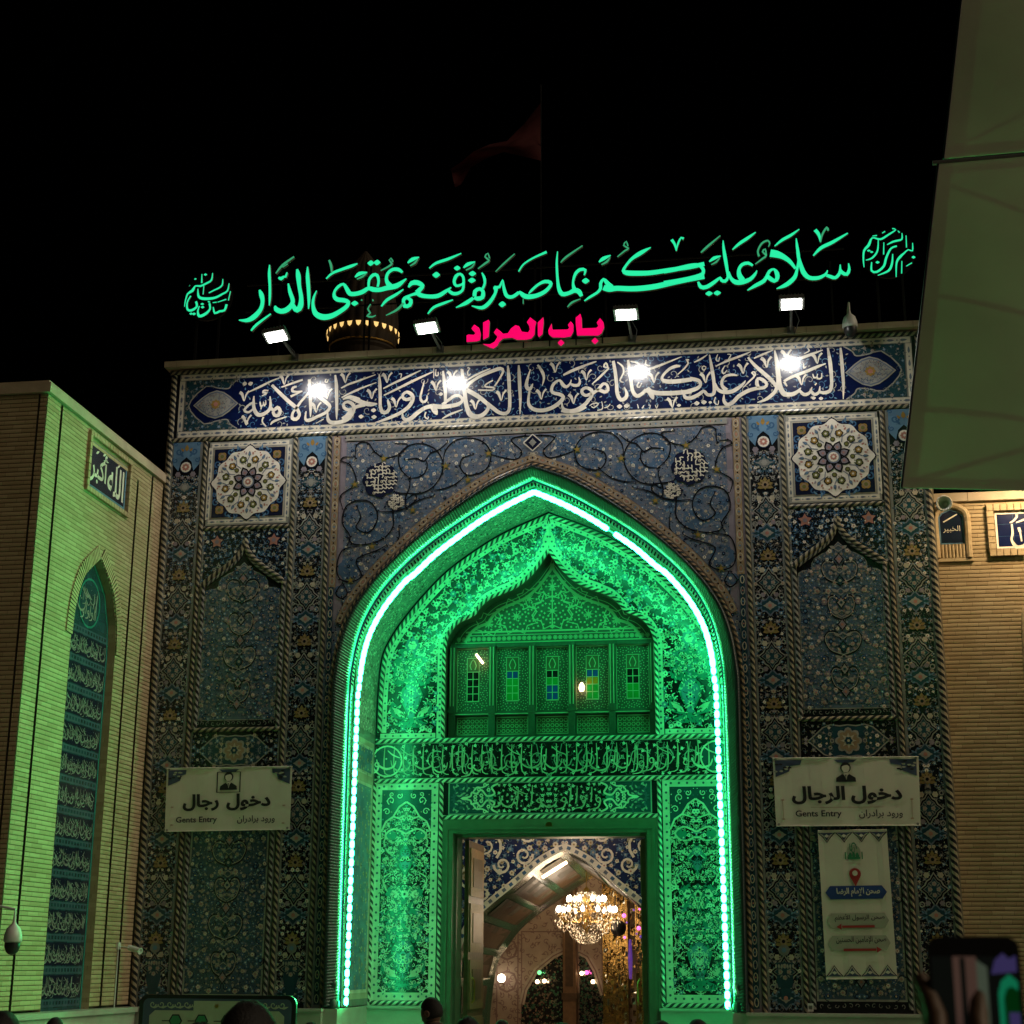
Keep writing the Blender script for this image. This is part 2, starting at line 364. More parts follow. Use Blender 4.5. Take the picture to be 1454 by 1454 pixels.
def scribble(p, x0, x1, z0, z1, m, l=1, n=None, w=.03):                 # a line of joined cursive strokes
    H = z1-z0; x = x1
    while x > x0+.06*H:
        k = random.random(); b = z0+H*random.uniform(.18, .34)
        if k < .3:
            p.stroke([(x, z1-H*random.uniform(.02, .2), w*.6), (x-.02*H, z0+.5*H, w), (x-.06*H, b, w*.7)], m, l, .05); x -= H*random.uniform(.14, .24)
        elif k < .65:
            L = H*random.uniform(.4, .8); p.stroke([(x, b+.22*H, w*.5), (x-.1*L, b, w), (x-.5*L, b-.1*H, w*1.25), (x-.9*L, b+.06*H, w), (x-L, b+.28*H, w*.5)], m, l, .05); p.disc(x-L*.5, b+.3*H, w*.6, m, l, 4); x -= L*.85
        elif k < .85:
            p.ring(x-.1*H, b+.12*H, .08*H, w*.8, m, l, 8); p.stroke([(x-.02*H, b+.08*H, w), (x-.12*H, b-.16*H, w), (x-.4*H, b-.22*H, w*.5)], m, l, .05); x -= H*random.uniform(.26, .36)
        else:
            p.stroke([(x, z0+.62*H, w*.5), (x-.3*H, z0+.75*H, w*.8), (x-.5*H, z0+.92*H, w*.5)], m, l, .05); x -= H*.16
        if random.random() < .4: p.disc(x+random.uniform(0, .2)*H, z0+H*random.uniform(.5, .95), w*.55, m, l, 4)

# ------------------------------------------------------------------ printed lettering (Arabic joined by its presentation forms)
_AR = {'ا': 0xFE8D, 'أ': 0xFE83, 'إ': 0xFE87, 'ب': 0xFE8F, 'ج': 0xFE9D, 'ح': 0xFEA1, 'خ': 0xFEA5, 'د': 0xFEA9, 'ر': 0xFEAD, 'س': 0xFEB1, 'ص': 0xFEB9, 'ض': 0xFEBD,
       'ظ': 0xFEC5, 'ع': 0xFEC9, 'ك': 0xFED9, 'ل': 0xFEDD, 'م': 0xFEE1, 'ن': 0xFEE5, 'ه': 0xFEE9, 'و': 0xFEED, 'ي': 0xFEF1}
_NJ = set('اأإدرو')
_LA = {'ا': 0xFEFB, 'أ': 0xFEF7, 'إ': 0xFEF9}
def arabic(s):
    out = []; i = 0
    while i < len(s):
        c = s[i]
        if c not in _AR: out.append(c); i += 1; continue
        prev = i > 0 and s[i-1] in _AR and s[i-1] not in _NJ
        if c == 'ل' and i+1 < len(s) and s[i+1] in _LA: out.append(chr(_LA[s[i+1]]+(1 if prev else 0))); i += 2; continue
        nxt = i+1 < len(s) and s[i+1] in _AR and c not in _NJ
        out.append(chr(_AR[c]+(3 if prev and nxt else 2 if nxt else 1 if prev else 0))); i += 1
    return ''.join(out[::-1])
def letters(s, bold=0):
    cu = bpy.data.curves.new('lettering', 'FONT'); cu.body = s; cu.offset = bold; cu.resolution_u = 3
    o = bpy.data.objects.new('lettering', cu); COL.objects.link(o)
    me = bpy.data.meshes.new_from_object(o.evaluated_get(bpy.context.evaluated_depsgraph_get()))
    V = [(v.co.x, v.co.y) for v in me.vertices]; F = [tuple(f.vertices) for f in me.polygons]
    bpy.data.objects.remove(o); bpy.data.curves.remove(cu); bpy.data.meshes.remove(me)
    xs = [v[0] for v in V]; zs = [v[1] for v in V]; return V, F, min(xs), max(xs), min(zs), max(zs)
def write(p, s, x0, x1, z0, z1, m, l=2, bold=0, fit=False):
    V, F, a, b, c, d = letters(s, bold); kx = (x1-x0)/(b-a); kz = (z1-z0)/(d-c)
    if not fit: kx = kz = min(kx, kz)
    ox = (x0+x1)/2-(a+b)/2*kx; oz = (z0+z1)/2-(c+d)/2*kz
    for f in F: p.poly([(V[i][0]*kx+ox, V[i][1]*kz+oz) for i in f], m, l)
def strokes(data):              # "x,y,w x,y,w; ..." traced in a crop of the survey photograph
    return [[tuple(float(q) for q in t.split(',')) for t in s.split()] for s in data.split(';') if s.strip()]

# ================================================================== GROUND
g = MB(); g.face([(-120, -120, 0), (120, -120, 0), (120, 120, 0), (-120, 120, 0)], 'paving'); struct('ground', g)

# ================================================================== GATEWAY
gate = thing('tiled_gateway', 'tall gateway faced in blue floral tiles around a pointed arch recess glowing green', 'gateway')
LED = [(0, 9.13), (.43, 8.93), (.855, 8.69), (1.275, 8.40), (1.63, 8.13), (1.94, 7.84), (2.13, 7.68), (2.45, 7.27), (2.665, 6.85), (2.77, 6.43), (2.81, 6.0), (2.83, 5.7), (2.845, 3.5), (2.86, 1.2)]
OUT = [(0, 9.487), (.63, 9.238), (1.383, 8.752), (2.006, 8.229), (2.5, 7.736), (2.865, 7.241), (3.06, 6.746), (3.15, 6.19), (3.17, 5.73), (3.15, 3.5), (3.13, 1.18)]
INN = [(0, 9.281), (.65, 8.966), (1.528, 8.40), (2.09, 7.93), (2.491, 7.47), (2.761, 6.95), (2.895, 6.36), (2.93, 5.744), (2.93, 3.5), (2.92, 1.18)]
BACK = [(0, 9.264), (.75, 8.948), (1.253, 8.658), (1.754, 8.299), (2.152, 7.904), (2.482, 7.508), (2.71, 7.178), (2.869, 6.815), (2.925, 6.187), (2.935, 5.4), (2.935, 3.5), (2.93, 1.18)]
aOUT, aINN, aLED, aBACK = arch(OUT), arch(INN), arch(LED), arch(BACK)
ZB = 1.17
# masonry core behind the tiles
mb = MB()
for s in (-1, 1): mb.prism([(s*x, z) for x, z in ((3.35, 0), (6.2, 0), (6.2, 11.36), (3.35, 11.36))], .03, 3.4, 'masonry')
top = [(-3.35, 11.36), (3.35, 11.36)]
mb.prism([(-3.35, 9.6), (3.35, 9.6), (3.35, 11.36), (-3.35, 11.36)], .03, 3.4, 'masonry')
mb.build('masonry', gate)
mb = MB()
mb.box((-6.27, -.13, 11.475), (6.27, .5, 11.575), 'coping_stone'); mb.box((-6.24, .5, 11.36), (6.24, 3.45, 11.55), 'coping_stone')
for i in range(-11, 12): mb.box((i*.55-.006, -.133, 11.47), (i*.55+.006, -.12, 11.577), 'masonry')
mb.build('coping', gate)

def ropes(name, lines, w, out=(0, -1, 0), y=0, ma='glaze_band', mbb='glaze_straw', pitch=.105, skew=1.0):
    for ln in lines:
        mb = MB(); rope(mb, [(x, y, z) for x, z in ln], w, pitch, ma, mbb, out, skew); mb.build(name, gate, smooth=False)
def fillet(p, x0, z0, x1, z1, w, m, l=0): p.poly([(x0-w/2, z0), (x0+w/2, z0), (x1+w/2, z1), (x1-w/2, z1)], m, l)

# --- top inscription band, x +-6.02, z 10.25 .. 11.36
mb = MB(); p = Pan(mb)
p.rect(-6.2, 10.2, 6.2, 11.4, G+'ink', 0)
p.rect(-6.02, 10.25, 6.02, 11.37, G+'grey', 1)
for a, b in (((-6.0, 11.31), (6.0, 11.31)), ((-6.0, 10.30), (6.0, 10.30))): dashes(p, a, b, .1, G+'ivory', G+'slate', .2, 2)
for s in (-1, 1): dashes(p, (s*5.97, 10.36), (s*5.97, 11.25), .09, G+'ivory', G+'slate', .2, 2)
p.rect(-5.9, 10.36, 5.9, 11.25, G+'cobalt', 2)
for s in (-1, 1):
    p.tf = [lambda x, z, s=s: (s*x, z)]
    edge = smooth([Vector(q) for q in ((4.97, 11.25), (5.1, 11.16), (5.16, 11.08), (5.35, 11.1), (5.43, 11.13))], .03)
    lo = [Vector((v.x, 21.61-v.y)) for v in edge[::-1]]
    sp = [(v.x, v.y) for v in edge]+[(5.55, 11.14), (5.7, 11.02), (5.8, 10.9), (5.84, 10.805), (5.8, 10.71), (5.7, 10.59), (5.55, 10.47)]+[(v.x, v.y) for v in lo]+[(5.9, 10.36), (5.9, 11.25)]
    p.poly(sp, G+'deepteal', 3); p.line(sp[:-2], .022, G+'stone', 4)
    floral(p, sp, .085, .026, [(G+'stone', G+'rose'), (G+'sky', G+'cream'), (G+'grey', G+'navy')], [G+'teal', G+'olive', G+'stone'], G+'grey', 4, n=900)
    med = [(5.0, 10.805), (5.14, 10.93), (5.24, 11.0), (5.36, 11.035), (5.48, 11.0), (5.6, 10.92), (5.73, 10.805), (5.6, 10.69), (5.48, 10.61), (5.36, 10.575), (5.24, 10.61), (5.14, 10.68)]
    p.poly([(5.36+(x-5.36)*1.08, 10.805+(z-10.805)*1.1) for x, z in med], G+'stone', 5); p.poly(med, G+'slate', 6)
    p.poly([(5.36+(x-5.36)*.92, 10.805+(z-10.805)*.9) for x, z in med], G+'stone', 6.5)
    floral(p, [(5.36+(x-5.36)*.85, 10.805+(z-10.805)*.85) for x, z in med], .05, .02, [(G+'grey', G+'rose'), (G+'slate', G+'cream')], [G+'deepteal', G+'slate'], G+'slate', 7, n=400)
    p.rosette(5.36, 10.805, .085, 8, G+'ochre', 9); p.disc(5.36, 10.805, .04, G+'rose', 10)
p.plain()
INREG = [(-4.95, 10.37), (4.95, 10.37), (4.95, 11.24), (-4.95, 11.24)]
for x, z in darts(INREG, .15, 2500):
    a = random.random()*6.28; m = random.choice((G+'azure', G+'sky', G+'azure', G+'stone'))
    p.curl(x, z, .075, a, .9, .016, m, 3, random.choice((-1, 1)), 9)
    for i in range(3): b = a+i*2.1+random.random(); p.leaf(x+.06*math.cos(b), z+.06*math.sin(b), b, .055, .026, random.choice((G+'sky', G+'stone', G+'azure')), 3.5)
panel = mb.build('inscription_panel', gate)
def traced(data, ox, oy, s, Y=0.0, k=1.0):
    out = []
    for st in strokes(data):
        q = []
        for x, y, w in st:
            px, py = ox+x/s, oy+y/s; P = at(px, py, Y); e = at(px+1, py, Y); q.append((P.x, P.z, max(w, 9)/s*(e-P).length*k))
        out.append(q)
    return out
mb = MB(); p = Pan(mb)
def vmark(pts):
    for x, z in pts:
        P = [(x-.085, z+.07, .05), (x-.04, z+.03, .05), (x, z-.09, .014), (x+.03, z+.02, .026), (x+.08, z+.085, .035)]
        p.stroke(P, G+'white', 5, .03)
VM = []
for ox, oy, vs in ((330, 510, ((600, 235), (1090, 400), (965, 555), (165, 700), (1300, 215), (140, 425))), (490, 500, ((310, 480), (590, 575), (1045, 385), (485, 295), (1230, 270))),
                   (650, 495, ((1120, 215), (960, 525), (1330, 575), (500, 540), (205, 640))), (800, 485, ((265, 385), (1040, 415), (1250, 700))),
                   (940, 480, ((500, 455), (930, 350), (1200, 280))), (1050, 475, ((710, 520), (310, 315), (890, 275), (540, 235)))):
    VM += [(at(ox+x/8.078, oy+y/8.078).x, at(ox+x/8.078, oy+y/8.078).z) for x, y in vs]
vmark(VM)
for ox, oy, d in (
 (330, 510, "245,500,26 190,530,26 140,590,28 190,612,26 245,570,22;250,425,14 246,500,30 252,570,38 285,632,46 340,640,44 410,600,38 440,545,34 435,430,14;440,560,34 480,590,38 520,555,40 552,600,38 530,648,42 485,645,36 470,600,34;320,490,14 330,540,22 355,530,14 360,490,10 368,540,20 385,520,16 385,475,10;335,540,14 330,580,12;120,290,10 145,285,52 168,288,14;185,285,14 210,285,52 235,270,12;190,380,14 320,320,26 460,250,20 545,218,10;415,365,18 370,362,22 350,385,22 400,392,22 340,425,10;455,300,30 540,385,38 640,480,42 720,548,42 760,600,36 770,650,36 735,692,42 690,680,38 695,620,28 740,560,30 790,490,30 860,410,26 960,290,14;740,318,22 700,330,30 690,368,30 740,378,22 805,370,16;800,372,14 670,432,28;565,325,16 690,280,24 810,240,22;885,235,34 895,400,36 900,550,34 898,665,12;950,390,22 1010,450,38 1085,505,42 1120,550,36 1080,610,36 960,672,38 880,705,42 840,690,30 848,600,12;1182,185,20 1195,300,38 1198,450,36 1200,600,30 1198,695,10;1250,335,16 1350,285,22 1454,250,18;1255,445,16 1340,400,20 1454,355,16;1385,570,36 1330,585,38 1285,560,36 1280,515,32 1325,492,34 1380,520,42 1395,580,42 1340,680,44 1240,725,46 1140,730,46 1098,690,36 1095,600,12;440,755,12 480,715,28 625,663,12;1270,465,18 1340,437,38 1400,450,46 1460,472,46;130,690,10 165,720,30 180,750,10;360,665,20 345,720,16 390,775,16;1080,230,12 1065,260,16 1090,270,16 1100,235,10;960,740,10 1050,690,14"),
 (490, 500, "10,535,22 60,520,50 130,552,52 220,588,52 300,602,50 372,596,16;230,605,46 140,628,40 85,660,44 20,735,46 -30,770,44;395,258,14 400,370,36 405,500,36 406,620,36 430,690,44 480,690,42 512,640,38 500,580,30 490,545,8;300,668,8 330,670,50 358,668,8;305,745,8 335,748,50 362,745,8;158,740,8 186,742,50 212,740,8;770,530,40 705,548,38 665,525,34 668,488,32 712,460,36 765,490,42 780,540,42 740,620,44 650,692,42 540,745,38 430,787,28 345,812,8;440,422,16 560,360,24 720,285,26 872,212,12;445,500,16 600,425,26 800,325,30 1012,228,14;0,392,14 150,335,22 352,262,10;0,502,14 150,432,22 362,352,10;1000,622,52 920,642,46 830,702,48 760,762,50 705,782,46 665,752,32 662,690,10;1000,620,52 1100,630,52 1200,622,48 1300,600,46 1348,555,34 1322,510,34 1262,505,38 1190,552,36 1115,605,30;1125,218,22 1140,350,38 1152,480,36 1150,600,30;1010,625,70 1040,690,56 1060,722,10;1075,485,8 1100,485,46 1125,483,8;912,330,10 882,450,22 866,530,26 895,576,32 936,556,26 942,500,8;1115,768,12 1200,720,26 1350,662,12;1345,200,24 1360,340,38 1370,480,36 1385,600,38 1420,705,46 1470,750,46;1218,400,8 1245,400,54 1272,398,8;1020,190,8 1018,300,8;1045,200,10 1040,270,18 1070,268,14 1068,230,10;620,255,12 650,255,14 640,300,10;930,690,16 915,740,18 950,770,16 955,740,8"),
 (650, 495, "42,235,22 65,350,36 85,480,36 95,600,40 120,712,50 180,778,58 262,778,52 332,722,44 352,660,36 300,600,46 200,530,52 105,478,50;95,455,40 150,392,36 260,320,38 400,260,42 490,233,42 522,262,30 480,350,20 425,435,18;290,595,46 400,682,46 480,738,42 550,748,42 592,702,38 598,580,38 592,440,38 586,320,40 576,198,18;405,368,14 330,410,18 318,440,20 410,452,22 402,480,18 235,478,18;105,368,14 220,300,26 375,232,12;700,195,18 706,300,38 713,450,38 719,600,30 715,758,8;835,240,8 805,340,28 788,430,42 820,472,46 848,440,30 862,405,8;825,490,24 812,580,28 820,652,38 880,702,44 980,712,46 1080,682,46 1172,620,46 1212,560,42 1170,528,42 1090,508,38 1078,460,36 1110,400,34 1170,368,28 1210,422,42 1250,442,36 1292,400,20 1302,360,8;1292,405,20 1330,425,36 1385,422,36 1402,380,26 1388,330,8;918,190,22 970,270,36 990,340,26 970,430,8;1212,312,14 1320,260,24 1460,205,22;1195,620,12 1210,692,36 1290,722,46 1380,712,46 1470,668,42;110,225,12 140,230,14 115,270,14 125,315,14 150,290,8"),
 (800, 485, "300,660,42 250,722,44 150,787,46 50,803,46 -20,790,44;325,600,40 260,622,36 220,598,36 215,560,36 260,533,36 322,560,42 330,610,40 300,670,42;330,605,36 400,560,38 475,582,42 512,560,36 500,500,32 460,488,36 418,530,34 385,565,26;0,385,16 120,325,26 340,245,22 380,232,8;330,492,12 420,410,26 490,340,24 520,308,18 465,292,22 490,248,22 512,300,16;572,225,34 595,350,38 610,480,38 620,602,42 660,672,46 712,652,46 728,600,36 698,525,12;742,215,28 760,340,38 775,450,38 796,570,42 842,628,46 902,602,42 950,555,40;960,535,50 1000,590,64 1022,640,48 1032,668,10;950,560,54 1060,592,54 1180,597,54 1300,592,54 1470,575,52;1470,438,50 1300,460,52 1180,460,52 1130,430,34 1160,370,30 1230,310,36 1300,285,38 1340,288,18;815,402,14 920,345,26 1100,280,28 1355,178,10;615,745,8 645,748,56 676,745,8;695,740,8 725,742,56 758,738,8;300,740,8 350,712,14 405,716,14 350,762,16 320,745,10;390,792,14 450,772,14 440,690,8;470,762,14 510,752,14 538,718,8;850,720,8 862,770,14;905,770,20 925,735,10;975,730,14 1000,735,10 985,775,10;1055,730,10 1070,770,14 1085,725,8;1310,382,10 1380,320,20 1432,250,20 1410,210,18 1442,216,14;1302,735,8 1325,735,40 1348,733,8;620,240,14 680,290,22 690,360,18 650,450,20 690,472,10;870,470,14 845,510,20 870,530,16 900,480,8;950,215,14 945,270,18 995,280,12;770,230,14 850,250,24 880,300,20 885,350,10;790,310,10 850,280,20;800,340,14 860,330,18"),
 (940, 480, "300,615,52 400,582,46 442,540,36 422,492,42 320,468,46;248,622,16 265,682,42 330,692,46 420,652,42 480,612,36 520,652,38 580,652,38 602,600,40 592,480,38 572,350,38 545,195,14;605,525,32 640,592,38 700,622,46 800,617,48 880,572,42 940,520,26 957,490,8;862,432,18 800,425,32 730,440,32 690,490,32 690,550,36 740,605,54;370,750,8 400,752,56 430,748,8;450,740,8 480,740,56 512,736,8;535,742,8 552,742,34 572,740,8;618,327,14 740,270,26 900,210,26 1022,158,8;368,282,14 450,242,22 522,193,10;712,650,12 710,720,36 750,768,46 812,742,46 880,672,46 980,612,46 1080,582,42 1170,572,38 1202,532,36 1150,480,42 1098,470,34 1088,530,42 1110,572,34;985,225,22 1060,312,38 1160,402,46 1250,482,46 1312,560,38;1292,145,18 1310,260,38 1325,400,42 1330,520,42 1300,612,42 1230,682,42 1160,722,30 1092,742,8;1325,450,30 1335,540,44 1365,605,46 1400,652,46 1470,655,46;1055,237,14 1160,190,24 1272,142,10;930,572,10 1000,502,20 1060,440,20 1030,402,20 1062,393,18 1072,440,12;505,345,12 480,375,16 460,345,16 480,325,14 508,340,10;722,320,8 690,380,20 710,412,20 748,370,8;640,190,8 620,250,18 650,270,12 660,220,8;750,190,10 790,195,14 760,250,12;615,680,14 600,740,18 640,770,14 650,720,8"),
 (1050, 475, "403,185,18 425,300,42 446,440,46 465,580,46 510,672,48 590,692,52 662,662,42 702,615,12;682,640,30 740,692,42 802,672,34 832,605,10;820,652,30 862,692,40 912,662,30 922,595,10;908,655,30 960,672,40 1032,652,42 1056,590,36 1052,450,40 1036,300,42 1012,155,20;1158,155,22 1170,280,38 1182,430,38 1192,580,32 1190,745,10;510,540,30 600,490,36 760,430,38 900,370,34 990,338,10;512,545,30 545,598,16;505,362,24 640,300,32 800,240,36 955,182,10;505,375,24 535,425,14;840,455,10 855,500,22 885,490,14 895,455,8;890,480,10 900,512,22 940,500,18 942,445,8;885,560,12 865,585,18;825,730,8 850,732,44 875,730,8;910,735,8 935,737,44 960,735,8;165,277,14 260,235,26 385,183,10;735,330,12 740,390,18 765,370,10;600,400,20 580,440,18 610,440,12;780,160,8 800,190,16 740,225,10;480,215,10 560,250,30 570,300,14")):
    for q in traced(d, ox, oy, 8.078): p.stroke(q, G+'white', 6, .04)
mb.build('lettering', panel)

# --- pilasters
def pilaster(x0, x1):
    xc = (x0+x1)/2; hw = (x1-x0)/2; mb = MB(); p = Pan(mb)
    p.rect(x0-.04, ZB, x1+.04, 10.18, G+'ink', 0); p.rect(x0-.025, ZB, x0, 10.17, G+'grey', 1); p.rect(x1, ZB, x1+.025, 10.17, G+'grey', 1)
    p.mirror(xc); zt = 9.55
    R = [(xc, ZB+.05), (x1, ZB+.05), (x1, zt), (xc, zt)]; unit = 1.145; z0 = 9.02
    cen = [z0-unit*i for i in range(7)]
    def clear(q):
        u = (z0-q[1]) % unit; dx = q[0]-xc
        return not (dx < .11 and (u < .10 or u > unit-.10)) and not (abs(dx)/.21+abs(u-.42)/.25 < 1) and not (abs(dx)/.24+abs(u-.78)/.17 < 1)
    floral(p, R, .074, .026, PAL_DARK, [G+'stone', G+'sky', G+'teal', G+'grey'], G+'grey', 1, clear, 5000)
    speckle(p, R, 900, .012, [G+'stone', G+'sky', G+'cream', G+'grey'], 1, clear)
    p.plain()
    for z in cen:
        if z < 1.9: continue
        p.palmette(xc, z, .14, G+'oldgold', G+'tan', G+'ink', 3)
        zz = z-.42
        p.lozenge(xc, zz, .205, .235, G+'stone', 2); p.lozenge(xc, zz, .18, .205, G+'ink', 3); p.lozenge(xc, zz, .15, .17, G+'grey', 3.6); p.lozenge(xc, zz, .135, .155, G+'deepteal', 4)
        for dx, dz in ((-.06, 0), (.06, 0), (0, .08), (0, -.08)): p.rosette(xc+dx, zz+dz, .035, 5, G+'stone', 5); p.disc(xc+dx, zz+dz, .013, G+'rose', 6, 6)
        p.mirror4(xc, zz)
        for i in range(4): a = .4+i*.45; p.leaf(xc+.05*math.cos(a), zz+.05*math.sin(a), a, .06, .022, G+'grey', 5)
        p.plain()
        z3 = z-.78
        p.lozenge(xc, z3, .235, .155, G+'slate', 2, .2); p.lozenge(xc, z3, .2, .125, G+'deepteal', 2.5, .2); p.lozenge(xc, z3, .10, .07, G+'stone', 3); p.disc(xc, z3, .03, G+'rose', 4)
        p.mirror4(xc, z3)
        for dx, dz in ((.12, .015), (.08, .07), (.16, .03)): p.leaf(xc+dx, z3+dz, .6, .05, .025, G+'sky', 3)
        p.plain()
        for s in (-1, 1):
            p.ring(xc+s*hw*.82, z-.2, .03, .016, G+'stone', 3, 8); p.ring(xc+s*hw*.8, z-.63, .035, .018, G+'stone', 3, 8); p.rosette(xc+s*.1, z-.22, .045, 6, G+'cream', 3); p.rosette(xc+s*.1, z-.61, .04, 6, G+'mauve', 3)
    p.lozenge(xc, 9.38, .2, .13, G+'deepteal', 2, .2); p.lozenge(xc, 9.38, .12, .08, G+'grey', 3, .2); p.rosette(xc, 9.38, .05, 6, G+'stone', 4); p.mirror(xc); speckle(p, [(xc, 9.2), (x1, 9.2), (x1, 9.6), (xc, 9.6)], 60, .02, [G+'stone', G+'cream', G+'sky', G+'mauve'], 1.6); p.plain()
    # pale blue head of the strip with a white medallion
    head = [(x0, 10.16), (x1, 10.16), (x1, 9.78), (xc+.13, 9.66), (xc+.09, 9.82), (xc, 9.9), (xc-.09, 9.82), (xc-.13, 9.66), (x0, 9.78)]
    p.poly(head, G+'sky', 2.5)
    for s in (-1, 1):
        p.tf = [lambda x, z, s=s: (xc+s*(x-xc), z)]
        p.curl(xc+.13, 10.0, .07, 2.2, 1.3, .03, G+'azure', 3.5); p.curl(xc+.19, 9.85, .05, 1, 1.2, .022, G+'azure', 3.5, -1); p.leaf(xc+.05, 9.9, .9, .12, .04, G+'azure', 3.5); p.curl(xc+.2, 10.12, .04, 0, 1, .02, G+'azure', 3.5)
    p.plain(); p.leaf(xc, 10.0, PI/2, .12, .07, G+'ochre', 4); p.leaf(xc-.05, 10.0, PI/2+.7, .08, .04, G+'ochre', 4); p.leaf(xc+.05, 10.0, PI/2-.7, .08, .04, G+'ochre', 4)
    p.disc(xc, 9.72, .105, G+'navy', 3.6, 14); p.disc(xc, 9.725, .09, G+'white', 4, 14); p.rosette(xc, 9.725, .065, 8, G+'rose', 5); p.disc(xc, 9.725, .02, G+'white', 6)
    for s in (-1, 1): p.rosette(xc+s*.13, 9.6, .05, 6, G+'mauve', 4)
    # vase at the foot of the strip
    p.poly([(xc-.06, 1.35), (xc+.06, 1.35), (xc+.12, 1.6), (xc+.1, 1.78), (xc+.14, 1.86), (xc-.14, 1.86), (xc-.1, 1.78), (xc-.12, 1.6)], G+'deepteal', 4); 
    for i in range(7): p.leaf(xc-.12+.04*i, 1.84, -PI/2, .07, .03, G+'stone', 5)
    p.disc(xc, 2.03, .08, G+'grey', 4); p.disc(xc, 2.03, .035, G+'sky', 5)
    return mb.build('pilaster_panel', gate)
for s in (-1, 1):
    for a, b in ((5.59, 6.05), (3.44, 3.88)): pilaster(min(s*a, s*b), max(s*a, s*b))

# --- flanking bays
def medallion(xc):
    mb = MB(); p = Pan(mb); x0, x1, z0, z1 = xc-.735, xc+.735, 8.7, 10.14; zc = (z0+z1)/2
    p.rect(x0-.02, z0-.03, x1+.02, z1+.03, G+'ink', 0); p.rect(x0, z0, x1, z1, G+'stone', 1)
    for a, b in (((x0+.07, z0+.06), (x1-.07, z0+.06)), ((x0+.07, z1-.06), (x1-.07, z1-.06)), ((x0+.06, z0+.1), (x0+.06, z1-.1)), ((x1-.06, z0+.1), (x1-.06, z1-.1))): dashes(p, a, b, .07, G+'ivory', G+'slate', .15, 2)
    p.rect(x0+.12, z0+.12, x1-.12, z1-.12, G+'cream', 3); p.rect(x0+.13, z0+.13, x1-.13, z1-.13, G+'navy', 4); R = .6
    p.mirror4(xc, zc)
    p.rosette(xc+.47, zc+.46, .08, 4, G+'ochre', 6, PI/4); p.rosette(xc+.47, zc+.46, .06, 4, G+'tan', 7, 0); p.disc(xc+.47, zc+.46, .03, G+'olive', 8)
    for a, b, r in ((.33, .54, .06), (.54, .33, .06), (.42, .36, .05), (.56, .2, .04), (.2, .56, .04)): p.curl(xc+a, zc+b, r, a*9, 1.1, .028, G+'azure', 5); p.leaf(xc+a, zc+b, a*7, .1, .035, G+'sky', 5.5)
    for a in (.25, .5, .75): p.line([(xc+.58-a*.1, zc+.1+a*.4), (xc+.5, zc+.2+a*.3)], .016, G+'cream', 5)
    p.plain()
    N = 96; pts = []
    for i in range(N):
        t = 2*PI*i/N; r = R*(.955+.03*math.cos(12*t)); c4 = max(0, math.cos(4*t))**10; pts.append((xc+(r+.045*c4)*math.cos(t), zc+(r+.045*c4)*math.sin(t)))
    p.poly([(xc+(x-xc)*1.035, zc+(z-zc)*1.035) for x, z in pts], G+'navy', 5); p.poly(pts, G+'white', 6)
    for i in range(12):
        a = 2*PI*i/12+PI/12; c, sn = math.cos(a), math.sin(a)
        x, z = xc+.40*c, zc+.40*sn; p.rosette(x, z, .066, 5, G+'ink', 8, a); p.rosette(x, z, .05, 5, (G+'ochre', G+'olive')[i % 2], 9, a); p.disc(x, z, .018, G+'white', 10)
        for d_ in (-.11, .11): p.leaf(xc+.36*math.cos(a+d_), zc+.36*math.sin(a+d_), a+d_*6, .05, .022, G+'slate', 7.6); p.disc(xc+.33*math.cos(a+d_*.5), zc+.33*math.sin(a+d_*.5), .011, G+'olive', 7.7, 6)
        a2 = a+PI/12; x, z = xc+.49*math.cos(a2), zc+.49*math.sin(a2); p.leaf(x-.05*math.cos(a2), z-.05*math.sin(a2), a2, .1, .05, G+'slate', 8); p.leaf(x-.03*math.cos(a2), z-.03*math.sin(a2), a2, .05, .025, G+'sky', 9)
        for d in (-.13, .13): p.leaf(xc+.47*math.cos(a+d), zc+.47*math.sin(a+d), a+d*3, .06, .03, (G+'rose', G+'mauve')[i % 2], 8); p.disc(xc+.53*math.cos(a+d*.7), zc+.53*math.sin(a+d*.7), .014, G+'rose', 8, 6)
        p.line([(xc+.27*math.cos(a2), zc+.27*math.sin(a2)), (xc+.36*math.cos(a2+.1), zc+.36*math.sin(a2+.1)), (xc+.44*math.cos(a2), zc+.44*math.sin(a2))], .014, G+'slate', 7.5)
    for i in range(8):
        a = 2*PI*i/8; p.disc(xc+.29*math.cos(a), zc+.29*math.sin(a), .04, G+'ink', 8); p.disc(xc+.29*math.cos(a), zc+.29*math.sin(a), .03, G+'olive', 9)
        b = a+PI/8; p.leaf(xc+.09*math.cos(b), zc+.09*math.sin(b), b, .19, .15, G+'ink', 9); p.leaf(xc+.12*math.cos(b), zc+.12*math.sin(b), b, .12, .1, G+'mauve', 10); p.disc(xc+.17*math.cos(b), zc+.17*math.sin(b), .018, G+'rose', 11, 6)
    p.star(xc, zc, .26, .13, 8, G+'ink', 8.5, PI/8); p.disc(xc, zc, .105, G+'slate', 11, 16); p.disc(xc, zc, .08, G+'white', 12, 16); p.rosette(xc, zc, .055, 8, G+'rose', 13); p.disc(xc, zc, .02, G+'white', 14)
    return mb.build('medallion_panel', gate)
FIELD = [(0, 8.05), (.10, 7.95), (.17, 7.90), (.25, 7.87), (.36, 7.80), (.40, 7.73), (.41, 7.63), (.54, 7.62), (.60, 7.58), (.615, 7.50)]
